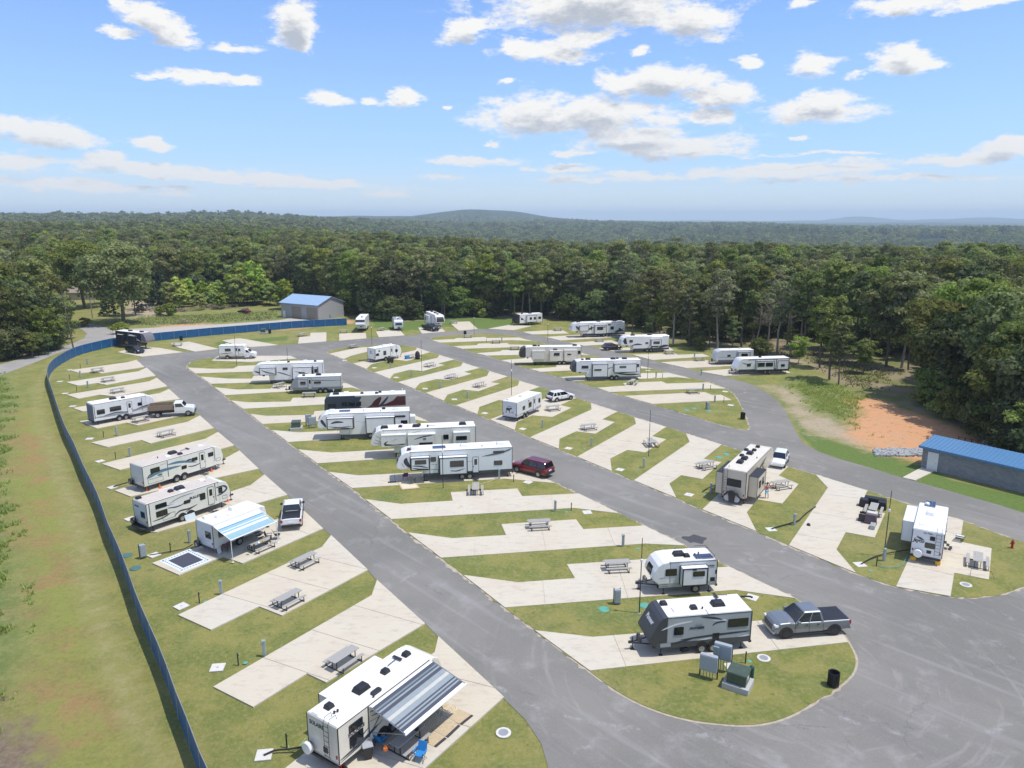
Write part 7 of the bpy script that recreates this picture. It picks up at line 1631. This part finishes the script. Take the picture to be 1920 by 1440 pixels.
# ---------------------------------------------------------------- trees
def crown_mesh(name, H, Rr, base, nclump, nleaf, leaf, seed, material, shape='round', gap=.0):
    r = np.random.default_rng(seed)
    V = []
    N = nclump*nleaf; cs = []; 
    for k in range(nclump):
        for _ in range(40):
            u = r.uniform(-1, 1, 3)
            if np.linalg.norm(u) < 1 and (np.linalg.norm(u) > .45 or r.random() < .15): break
        if shape == 'cone':
            t = r.uniform(0, 1)**1.3; a = r.uniform(0, 2*np.pi); rad = Rr*(1-t)*r.uniform(.5, 1.0)+.2
            c = np.array([rad*np.cos(a), rad*np.sin(a), base+(H-base)*t]); cr = Rr*r.uniform(.16, .3)*(1.2-t)
        else:
            zz = u[2]; lobe = 1+.22*np.sin(3*np.arctan2(u[1], u[0])+seed)+.12*np.sin(5*np.arctan2(u[1], u[0])+2*seed)
            wd = Rr*lobe*(1.0 if zz > -.2 else 1.0+.35*(zz+.2))
            c = np.array([u[0]*wd*.86, u[1]*wd*.86, base+(H-base)*(.5+.46*zz)]); cr = Rr*r.uniform(.20, .42)
        cs.append((c, cr))
    C_ = np.repeat(np.array([c for c, _ in cs]), nleaf, 0); CR = np.repeat(np.array([q for _, q in cs]), nleaf)
    d = r.normal(size=(N, 3)); d /= np.linalg.norm(d, axis=1)[:, None]; d[:, 2] = np.where(d[:, 2] < -.35, -d[:, 2]*.6, d[:, 2])
    rad = CR*r.uniform(.62, 1.08, N)
    Pp = C_ + d*rad[:, None]*np.array([1, 1, .72])
    nrm = d + r.normal(scale=.30, size=(N, 3)) + np.array([0, 0, .12]); nrm /= np.linalg.norm(nrm, axis=1)[:, None]
    t1 = np.cross(nrm, r.normal(size=(N, 3))); t1 /= np.linalg.norm(t1, axis=1)[:, None]; t2 = np.cross(nrm, t1)
    s = leaf*r.uniform(.55, 1.25, N)[:, None]
    fold = nrm*s*.25
    q = np.stack([Pp-t1*s, Pp-t2*s*.62-fold, Pp+t1*s, Pp+t2*s*.62-fold], 1).reshape(-1, 3)
    me = bpy.data.meshes.new(name); me.vertices.add(4*N); me.vertices.foreach_set('co', q.astype(np.float32).ravel())
    me.loops.add(4*N); me.loops.foreach_set('vertex_index', np.arange(4*N, dtype=np.int32)); me.polygons.add(N)
    me.polygons.foreach_set('loop_start', np.arange(0, 4*N, 4, dtype=np.int32)); me.update(calc_edges=True); me.validate()
    me.materials.append(material); return me, cs
def trunk_mesh(name, H, r0, cs, seed, material, lean=.0, nl=9, bare=0):
    rg = random.Random(seed); m = MB(); path = []; x = y = 0
    for k in range(7):
        path.append((x, y, -.3+H*k/6)); x += rg.uniform(-.25, .25)+lean; y += rg.uniform(-.25, .25)
    m.tube(path, r0, 7, r2=r0*.25)
    for c, cr in (cs[:nl] if cs else []):
        zb = max(H*.25, min(H*.9, c[2]-abs(rg.uniform(1, 3.5)))); i = min(5, int(zb/H*6)); b = path[i]
        mid = ((b[0]+c[0])*.5+rg.uniform(-.3,.3), (b[1]+c[1])*.5+rg.uniform(-.3,.3), (zb+c[2])*.5+.3)
        m.tube([(b[0], b[1], zb), mid, tuple(c)], r0*.33, 5, r2=.03)
    for k in range(bare):
        zb = H*rg.uniform(.35, .95); a = rg.uniform(0, 2*PI); L = H*rg.uniform(.12, .30)*(1.25-zb/H); i = min(5, int(zb/H*6)); b = path[i]
        p1 = (b[0]+L*.5*math.cos(a), b[1]+L*.5*math.sin(a), zb+L*.25); p2 = (b[0]+L*math.cos(a+.2), b[1]+L*math.sin(a+.2), zb+L*.7)
        m.tube([(b[0], b[1], zb), p1, p2], r0*.28, 5, r2=.02)
        for _ in range(4):
            f = rg.uniform(.3, 1); q = tuple(p1[j]+(p2[j]-p1[j])*f for j in range(3)); a2 = a+rg.uniform(-1.2, 1.2); l2 = L*rg.uniform(.25, .5)
            m.tube([q, (q[0]+l2*math.cos(a2), q[1]+l2*math.sin(a2), q[2]+l2*rg.uniform(.1,.8))], .045, 4, r2=.012)
    return m.mesh(name, material)
KIND = {}
def kind_tree(key, H, Rr, base, ncl, nlf, leaf, seed, lm, tm=M_BARK, shape='round', r0=.3, bare=0, lean=0.0, nl=9):
    cm, cs = crown_mesh('crown', H, Rr, base, ncl, nlf, leaf, seed, lm, shape)
    KIND[key] = (cm, trunk_mesh('trunk', H*.86, r0, cs, seed, tm, lean, nl, bare), H)
kind_tree('oak1', 21, 5.6, 6.0, 56, 92, .42, 1, LEAF[0]); kind_tree('oak2', 22, 4.8, 7.5, 48, 92, .40, 2, LEAF[0]); kind_tree('oak3', 19, 6.0, 5.0, 56, 92, .43, 3, LEAF[2])
kind_tree('ash1', 22, 4.4, 8.0, 44, 82, .37, 4, LEAF[1]); kind_tree('hick1', 23, 4.6, 8.0, 60, 48, .36, 5, LEAF[3], M_PALEBARK, bare=10); kind_tree('hick2', 20, 4.2, 7.0, 50, 46, .36, 6, LEAF[3], M_PALEBARK, bare=14)
kind_tree('dark1', 18, 5.4, 3.5, 56, 90, .42, 7, LEAF[2]); kind_tree('young', 12, 3.6, 2.5, 56, 56, .34, 8, LEAF[1], r0=.16); kind_tree('sapl', 5.5, 1.9, .3, 40, 60, .24, 9, LEAF[4], r0=.07)
kind_tree('sapl2', 7.5, 2.3, .4, 48, 60, .26, 10, LEAF[4], r0=.08); kind_tree('cedar', 8, 2.1, .4, 64, 56, .20, 11, LEAF[5], shape='cone', r0=.12); kind_tree('bush', 3.2, 2.2, .1, 34, 56, .24, 12, LEAF[1], r0=.06)
kind_tree('thin', 17, 3.2, 5.0, 40, 50, .34, 13, LEAF[0], r0=.22); kind_tree('thin2', 19, 3.4, 7.0, 38, 50, .34, 14, LEAF[3], r0=.22, bare=6); kind_tree('big', 22, 8.5, 4.0, 90, 95, .44, 15, LEAF[0], r0=.5, nl=14)
kind_tree('low', 8, 4.2, .3, 60, 58, .34, 16, LEAF[2], r0=.14)
KIND['dead'] = (None, trunk_mesh('trunk', 17, .26, None, 21, M_DEAD, .05, 0, 34), 17); KIND['dead2'] = (None, trunk_mesh('trunk', 14, .22, None, 22, M_DEAD, -.1, 0, 28), 14)
DESC = {'oak1':'broad green oak','oak2':'tall green oak','oak3':'dark spreading oak','ash1':'bright green tree','hick1':'grey-green tall tree','hick2':'thin-crowned grey-green tree','dark1':'dense dark tree','young':'young bright green tree','sapl':'light green sapling','sapl2':'tall light green sapling','cedar':'dark cedar','bush':'round green bush','thin':'slender leafy tree','thin2':'slender grey-green tree','big':'very broad oak','low':'low dark leafy tree','dead':'bare dead tree','dead2':'leaning dead tree'}
NM = {'sapl':'sapling','sapl2':'sapling','bush':'bush','cedar':'cedar_tree','dead':'dead_tree','dead2':'dead_tree'}
rt = random.Random(11); tcount = {}
def tree(key, x, y, sc=1.0, zone='', group=None, sq=1.0):
    z = float(terrain(x, y)); cm, tm, H = KIND[key]
    k = (zone, DESC[key]); tcount[k] = n = tcount.get(k, 0) + 1
    nm = NM.get(key, 'broadleaf_tree')
    T = empty(nm, (x, y, z-.05), rt.uniform(0, 2*PI), None, 'dead tree' if 'dead' in key else {'sapling':'sapling','bush':'bush','cedar_tree':'cedar'}.get(nm, 'tree'), group or zone, 1.0)
    sc *= .87; T.scale = (sc*sq*1.06, sc*sq*1.06, sc); T['zone'] = zone; T['desc'] = DESC[key]
    child('trunk', tm, T)
    if cm: child('crown', cm, T)
    return T
TREES = []
def T_(key, px, py, sc=1.0, zone='', sq=1.0):
    x, y = G(px, py); t = tree(key, x, y, sc, zone, sq=sq); TREES.append((px, t, zone)); return t
# saplings and bushes behind the meadow
Zs = 'the thicket behind the meadow'
for i in range(36):
    px = 318 + i*6.1 + rt.uniform(-4, 4); py = 574 + rt.uniform(-6, 8) - (2 if 380 < px < 520 else 0)
    T_(rt.choice(('sapl','sapl2','sapl','sapl2')), px, py, rt.uniform(1.1, 1.7) * (1.5 if 435 < px < 495 else 1), Zs)
T_('bush', 318, 592, 1.4, Zs); T_('bush', 300, 590, 1.0, Zs); T_('cedar', 262, 586, .95, Zs); T_('cedar', 296, 578, 1.6, Zs); T_('cedar', 304, 572, 1.9, Zs)
# roadside clump at the left, close
Zr = 'the roadside clump'
for key, px, py, sc in (('oak1',20,668,.92),('ash1',52,658,.86),('dark1',-30,672,1.0),('oak3',84,652,.78),('young',92,660,1.05),('low',77,666,.75),('oak2',-70,690,.9),('young',60,672,.6),('oak1',112,640,.70),('low',108,646,1.0),('low',30,672,1.0),('low',0,677,1.0),('bush',100,655,1.2),('dark1',62,646,.95),('oak3',0,650,1.1)):
    T_(key, px, py, sc, Zr)
# big roadside tree and its neighbours beyond the bend
Zb = 'the group beyond the bend'
for key, px, py, sc in (('big',232,608,1.25),('cedar',205,592,1.3),('oak1',255,592,.9),('big',160,578,1.2),('oak2',205,570,1.0),('bush',228,626,1.1),('bush',160,612,.9),('oak1',96,600,.8),('ash1',60,612,.95),('oak3',30,624,1.0),('low',282,572,.9),('dark1',290,562,.8),('low',120,618,.6)):
    T_(key, px, py, sc, Zb)
# woods edge: front row by pixel stations, left to right
Ze = 'the front of the woods'
edge = [(300,552),(360,554),(430,555),(500,556),(560,566),(620,570),(668,590),(705,597),(760,597),(820,594),(880,592),(950,592),(1020,594),(1080,598),(1140,602),(1190,606)]
def interp(poly, px):
    for a, b in zip(poly, poly[1:]):
        if a[0] <= px <= b[0]: return a[1] + (b[1]-a[1])*(px-a[0])/(b[0]-a[0])
    return poly[-1][1]
px = 300
while px < 1195:
    pyb = interp(edge, px)
    key = rt.choice(('oak1','oak2','oak3','ash1','dark1','oak2','hick1','thin') if px < 900 else ('oak2','hick1','ash1','hick2','thin2','oak1','thin'))
    T_(key, px, pyb + rt.uniform(-3, 1), rt.uniform(.85, 1.08), Ze); px += rt.uniform(13, 24)
for px in (690, 735, 772, 905, 1057, 660, 716, 748, 790):
    T_(rt.choice(('low','young','bush','low')), px, interp(edge, px)+3, rt.uniform(.8, 1.1), Ze)
# open grove at the right of the outer row
Zg = 'the open grove'
for key, px, py, sc in (('thin',1185,632,.95),('oak2',1222,640,.92),('thin',1236,644,.85),('hick1',1262,647,.9),('thin2',1292,650,.95),('oak1',1240,618,.95),('thin',1330,652,.8),('hick1',1345,655,.95),('thin',1372,664,.6),('oak2',1390,650,1.0),('low',1425,672,.65),('hick2',1457,662,1.0),('thin',1480,668,.5),('oak2',1506,668,1.0),('dead',1440,655,1.0),('dead',1475,650,1.0),('dead2',1420,648,1.1),
   ('thin',1537,690,1.0),('thin',1555,712,1.1),('thin2',1572,722,.75),('oak2',1630,670,1.05),('ash1',1600,668,1.0),('oak1',1661,687,1.1),('hick1',1690,690,1.0),('thin',1703,694,1.0),('thin2',1645,650,1.2),('oak2',1555,655,1.1),('young',1572,682,.8),('young',1618,700,.7),('dead',1480,640,1.1),('thin',1210,622,.9),('thin',1275,628,.95),('oak1',1310,632,.9),('hick1',1360,636,1.0),('oak2',1410,640,1.0),('low',1312,656,.5),('young',1496,682,.6)):
    T_(key, px, py, sc, Zg)
Zq = 'the edge above the bank'
for key, px, py, sc in (('oak1',1740,745,1.0),('oak3',1780,772,1.0),('low',1755,768,1.0),('low',1790,790,.8),('oak2',1815,770,1.1),('ash1',1840,800,1.05),('dark1',1860,820,.9),('low',1845,826,.9),('low',1880,842,1.0),('oak1',1900,815,1.0),('oak3',1925,850,.95),('ash1',1945,835,1.0),('low',1905,858,1.0),('young',1930,875,.9),('low',1960,890,1.0),('oak1',1990,870,1.0),('ash1',1765,735,1.0),('oak2',1800,740,1.05),('oak1',1850,760,1.0),('ash1',1900,775,1.05),('oak3',1960,800,1.0),('low',1825,812,.7),('bush',1735,758,1.2),('bush',1770,782,1.1),('oak2',1980,830,1.0)):
    T_(key, px, py, sc, Zq)
# the woods behind: individuals first, the rest as one mass of instances
pts = []
def in_open(x, y):
    return inside_soft(np.array([[x, y]]), Z_OPEN[0], .01)[0] > .5
open_poly = np.array([G(*p) for p in Z_OPEN[0]])
rg = np.random.default_rng(17)
cand = []
gx = np.arange(-900, 1200, 7.6)
def site_ok(P2):
    return inside_soft(P2, Z_OPEN[0], .01) < .5
XX, YY = np.meshgrid(np.arange(-620, 760, 7.4), np.arange(60, 900, 7.4)); XX = XX + (np.arange(XX.shape[0]) % 2)[:, None]*3.7
P2 = np.stack([XX.ravel(), YY.ravel()], -1) + rg.normal(scale=1.9, size=(XX.size, 2))
ang = np.arctan2(P2[:, 0], P2[:, 1]); P2 = P2[(np.abs(ang) < R(43)) & (P2[:, 1] > 60)]
P2 = P2[site_ok(P2)]
# keep clear of the built individual trees, the meadow and the houses
tp_ = np.array([t.location[:2] for _, t, _ in TREES])
dmin = np.array([np.min(np.hypot(*(tp_ - p).T)) for p in P2]); P2 = P2[dmin > 4.2]
for hx, hy in (G(118,563), G(252,555)): P2 = P2[np.hypot(P2[:, 0]-hx-6, P2[:, 1]-hy-3) > 15]
grove = [G(*p) for p in ((1180,612),(1262,640),(1400,668),(1500,672),(1560,712),(1640,742),(1700,764),(1740,740),(1690,680),(1600,655),(1500,640),(1300,622),(1200,606))]
gm = inside_soft(P2, [(1180,612),(1262,640),(1400,668),(1500,672),(1560,712),(1640,742),(1700,764),(1750,720),(1690,672),(1600,650),(1500,636),(1300,620),(1200,604)], .01) > .5
P2 = P2[~gm]
P2 = P2[np.hypot(*P2.T) > 75]
rr_ = np.hypot(*P2.T); order = np.argsort(rr_)
P2 = P2[order]; rr_ = rr_[order]
nind = max(0, 296 - len([1 for _, t, _ in TREES if t.name.startswith('broadleaf')]))
Zw = 'the woods behind the front'
a2 = np.arctan2(P2[:, 0], P2[:, 1]); inv = np.abs(a2) < R(37)
idx = np.where(inv)[0][:nind]
for i in idx:
    x, y = P2[i]; k = ('oak1','oak2','oak3','ash1','hick1','hick2','dark1','thin2')[rg.integers(0, 8)]
    sc = float(rg.uniform(.85, 1.1)); t = tree(k, float(x), float(y), sc, Zw)
    c = math.cos(TH); 
    dz = t.location.z - CAMH; cc = y*c - dz*math.sin(TH); TREES.append((960+FPX*x/cc, t, Zw))
keep = np.ones(len(P2), bool); keep[idx] = False; P2 = P2[keep]
# labels: by kind and order from left to right inside each zone
from collections import defaultdict
by = defaultdict(list)
for px, t, zn in TREES: by[(zn, t['desc'])].append((px, t))
def ordw(n):
    return ORD[n] if n < len(ORD) else ('nineteenth','twentieth','twenty-first','twenty-second','twenty-third','twenty-fourth','twenty-fifth','twenty-sixth','twenty-seventh','twenty-eighth','twenty-ninth','thirtieth','thirty-first','thirty-second','thirty-third','thirty-fourth','thirty-fifth','thirty-sixth','thirty-seventh','thirty-eighth','thirty-ninth','fortieth','forty-first','forty-second','forty-third','forty-fourth','forty-fifth')[min(n-len(ORD), 26)]
for (zn, d), lst in by.items():
    lst.sort(key=lambda q: q[0])
    for i, (px, t) in enumerate(lst):
        t['label'] = f'{ordw(i)} {d} from the left in {zn}' if len(lst) > 1 else f'{d} in {zn}'
        t['group'] = 'trees of ' + zn
        del t['zone']; del t['desc']
# instanced mass
def points_object(name, co, scl, rot, sources, idx):
    me = bpy.data.meshes.new(name); me.from_pydata([tuple(c) for c in co], [], [])
    for nm, tp, arr in (('scl', 'FLOAT', scl), ('rot', 'FLOAT', rot), ('idx', 'INT', idx)):
        at_ = me.attributes.new(nm, tp, 'POINT'); at_.data.foreach_set('value', arr)
    o = bpy.data.objects.new(name, me); C.objects.link(o)
    col = bpy.data.collections.new(name + '_sources')
    for s_ in sources: col.objects.link(s_)
    ng = bpy.data.node_groups.new(name + '_scatter', 'GeometryNodeTree')
    ng.interface.new_socket('Geometry', in_out='INPUT', socket_type='NodeSocketGeometry'); ng.interface.new_socket('Geometry', in_out='OUTPUT', socket_type='NodeSocketGeometry')
    n = ng.nodes; l = ng.links; i_ = n.new('NodeGroupInput'); o_ = n.new('NodeGroupOutput')
    ip = n.new('GeometryNodeInstanceOnPoints'); ci = n.new('GeometryNodeCollectionInfo'); ci.inputs['Collection'].default_value = col; ci.inputs['Separate Children'].default_value = True; ci.inputs['Reset Children'].default_value = True
    ip.inputs['Pick Instance'].default_value = True
    def attr(nm, dt):
        a = n.new('GeometryNodeInputNamedAttribute'); a.data_type = dt; a.inputs[0].default_value = nm; return a.outputs[0]
    l.new(i_.outputs[0], ip.inputs['Points']); l.new(ci.outputs[0], ip.inputs['Instance']); l.new(attr('idx', 'INT'), ip.inputs['Instance Index'])
    cx = n.new('ShaderNodeCombineXYZ'); l.new(attr('rot', 'FLOAT'), cx.inputs[2]); l.new(cx.outputs[0], ip.inputs['Rotation']); l.new(attr('scl', 'FLOAT'), ip.inputs['Scale'])
    l.new(ip.outputs[0], o_.inputs[0]); mo = o.modifiers.new('scatter', 'NODES'); mo.node_group = ng
    return o
def joined(name, key):
    cm, tm, H = KIND[key]; bm = bmesh.new(); bm.from_mesh(tm); nt_ = len(bm.faces); bm.from_mesh(cm)
    bm.faces.ensure_lookup_table()
    for f in bm.faces[nt_:]: f.material_index = 1
    me = bpy.data.meshes.new(name); bm.to_mesh(me); bm.free(); me.materials.append(tm.materials[0]); me.materials.append(cm.materials[0])
    return bpy.data.objects.new(name, me)
src = [joined('forest_tree_a', 'oak1'), joined('forest_tree_b', 'oak2'), joined('forest_tree_c', 'oak3'), joined('forest_tree_d', 'ash1'), joined('forest_tree_e', 'hick1'), joined('forest_tree_f', 'dark1'), joined('forest_tree_g0', 'low')]
# far: lighter copies with fewer, bigger leaf clumps
def fartree(name, seed, lm, H=20, Rr=6.2):
    cm, cs = crown_mesh(name, H, Rr, 6, 26, 16, 1.15, seed, lm); me = cm; return bpy.data.objects.new(name, me)
srcf = [fartree('forest_tree_g', 31, LEAF[0]), fartree('forest_tree_h', 32, LEAF[2]), fartree('forest_tree_i', 33, LEAF[3]), fartree('forest_tree_j', 34, LEAF[1])]
far = []
for (r0, r1, sp) in ((880, 1500, 11), (1500, 2600, 15), (2600, 4600, 22)):
    n_ = int((r1*r1-r0*r0)*R(78)/2/(sp*sp)); u = rg.uniform(size=n_); a = rg.uniform(-R(39), R(39), n_); r_ = np.sqrt(r0*r0+(r1*r1-r0*r0)*u)
    far.append(np.stack([r_*np.sin(a), r_*np.cos(a), np.full(n_, sp/9.0)], -1))
far = np.concatenate(far)
# a pale field opens in the valley on the right
cl = G(1730, 428.5, -40); 
m_ = (np.abs(np.arctan2(far[:, 0], far[:, 1]) - math.atan2(1730-960, FPX)) < .016) & (np.hypot(far[:, 0], far[:, 1]) > 2100) & (np.hypot(far[:, 0], far[:, 1]) < 2700)
far = far[~m_]
co1 = np.column_stack([P2, terrain(P2[:, 0], P2[:, 1])-.2]); n1_ = len(co1)
vis = np.ones(n1_, bool)
scl1 = rg.uniform(.66, .98, n1_)
cl_n = np.array([noise.noise(Vector((p[0]/38, p[1]/38, 0))) for p in P2]); scl1 = scl1*(1+.16*cl_n)
idx1 = rg.integers(0, 6, n1_)
# a lower storey fills the first strip of the woods
U_ = np.stack([rg.uniform(-420, 420, 9000), rg.uniform(60, 460, 9000)], -1); U_ = U_[(np.abs(np.arctan2(U_[:, 0], U_[:, 1])) < R(42)) & (np.hypot(*U_.T) > 80)]
d_ = inside_soft(U_, Z_OPEN[0], 120.0); U_ = U_[(d_ < .5) & (d_ > .28)]
for hx, hy in (G(118,563), G(252,555)): U_ = U_[np.hypot(U_[:, 0]-hx-6, U_[:, 1]-hy-3) > 13]
gr_ = inside_soft(U_, [(1180,612),(1262,640),(1400,668),(1500,672),(1560,712),(1640,742),(1700,764),(1750,720),(1690,680),(1600,664),(1500,655),(1300,638),(1200,620)], .01) > .5
U_ = U_[~gr_][:2600]; co1 = np.vstack([co1, np.column_stack([U_, terrain(U_[:, 0], U_[:, 1])-.2])])
scl1 = np.concatenate([scl1, rg.uniform(.5, 1.25, len(U_))]); idx1 = np.concatenate([idx1, np.full(len(U_), 6)]); n1_ = len(co1)
farz = terrain(far[:, 0], far[:, 1]) + 12*sm(1500, 2600, np.hypot(far[:, 0], far[:, 1])) - far[:, 2]*6.0
f1 = points_object('woodland', co1, scl1.astype(np.float32), rg.uniform(0, 6.28, n1_).astype(np.float32), src, idx1.astype(np.int32))
tag(f1, 'dense green woodland stretching away behind the front trees', 'woodland', kind='stuff')
f2 = points_object('distant_forest', np.column_stack([far[:, :2], farz]), (far[:, 2]*rg.uniform(.7, 1.15, len(far))*.9).astype(np.float32), rg.uniform(0, 6.28, len(far)).astype(np.float32), srcf, rg.integers(0, 4, len(far)).astype(np.int32))
tag(f2, 'bluish distant forest filling the valley to the horizon', 'forest', kind='stuff')
# understorey along the dark wood edge
# ---------------------------------------------------------------- rough grass and weeds
def tufts(name, polys, n, h, seed, material, label, spread=.10):
    r = np.random.default_rng(seed); out = []
    for pg in polys:
        A = np.array([G(*p) for p in pg]); lo, hi = A.min(0), A.max(0)
        lo = np.maximum(lo, [-140, 20]); hi = np.minimum(hi, [200, 400])
        k = 0; got = []
        while len(got) < n and k < 12:
            c = r.uniform(lo-3, hi+3, (n*3, 2)); nz = np.array([noise.noise(Vector((q[0]*.35, q[1]*.35, 0))) for q in c]) if n*3 < 60000 else 0; i_ = inside_soft(c, pg, 3.0); c = c[(i_ > .3) & (i_+nz*.6 > r.uniform(.5, 1.1, len(c)))]; got = c if len(got) == 0 else np.vstack([got, c]); k += 1
        out.append(got[:n])
    Pq = np.vstack(out); N = len(Pq); hh = h*r.uniform(.4, 1.3, N); B = 4
    V = np.zeros((N, B, 3, 3))
    for b in range(B):
        a = r.uniform(0, 2*np.pi, N); w = .06*r.uniform(.6, 1.6, N); dx, dy = np.cos(a), np.sin(a); ox = r.normal(scale=spread, size=(N, 2))
        bx_ = Pq[:, 0]+ox[:, 0]; by_ = Pq[:, 1]+ox[:, 1]
        V[:, b, 0] = np.stack([bx_-dy*w, by_+dx*w, np.zeros(N)], -1); V[:, b, 1] = np.stack([bx_+dy*w, by_-dx*w, np.zeros(N)], -1)
        V[:, b, 2] = np.stack([bx_+dx*hh*.5, by_+dy*hh*.5, hh], -1)
    co = V.reshape(-1, 3); co[:, 2] += terrain(co[:, 0], co[:, 1]); nf = N*B
    me = bpy.data.meshes.new(name); me.vertices.add(3*nf); me.vertices.foreach_set('co', co.astype(np.float32).ravel()); me.loops.add(3*nf); me.loops.foreach_set('vertex_index', np.arange(3*nf, dtype=np.int32))
    me.polygons.add(nf); me.polygons.foreach_set('loop_start', np.arange(0, 3*nf, 3, dtype=np.int32)); me.update(calc_edges=True); me.materials.append(material)
    o = bpy.data.objects.new(name, me); C.objects.link(o); tag(o, label, 'weeds', kind='stuff')
M_WEED = leaf_mat('weed_blades', (.30, .35, .12), .5, .5); M_DRY = leaf_mat('dry_grass_blades', (.30, .27, .11), .5, .3); M_REEDB = leaf_mat('sedge_blades', (.27, .21, .085), .6, .4)
tufts('tall_weeds', [[(-60,690),(8,700),(20,745),(14,860),(18,960),(34,1080),(30,1200),(0,1300),(-60,1440)]], 9000, .38, 41, M_WEED, 'tall green weeds along the left edge outside the fence')
tufts('bank_weeds', [[(1490,705),(1560,715),(1630,745),(1600,790),(1650,830),(1590,795),(1520,770),(1500,745),(1476,728)], [(240,592),(330,592),(520,582),(528,598),(400,605),(242,611)]], 1500, .42, 42, M_WEED, 'rough weeds on the bank above the outer road and in the meadow')
tufts('dry_grass', [[(150,605),(330,592),(520,582),(528,600),(400,606),(240,612)], [(1300,660),(1500,672),(1560,710),(1640,742),(1700,700),(1500,650)]], 1300, .4, 43, M_DRY, 'dry straw coloured grass in the meadow and the grove')

# ---------------------------------------------------------------- the air
hm = bpy.data.materials.new('air'); hm.use_nodes = True; hn = hm.node_tree; hn.nodes.clear(); t = NT(hn)
pv = t.add('ShaderNodeVolumePrincipled', {'Color': (.70, .85, 1.0, 1), 'Density': HAZE_DENSITY, 'Anisotropy': .0})
ho_ = t.add('ShaderNodeOutputMaterial', {'Volume': pv.outputs[0]})
hb = MB().box(-17500, 17500, -17500, 17500, -90, 150).build('haze', hm); tag(hb, 'pale blue haze over the whole landscape', 'haze', kind='stuff')
try: hm.cycles.homogeneous_volume = True
except Exception: pass
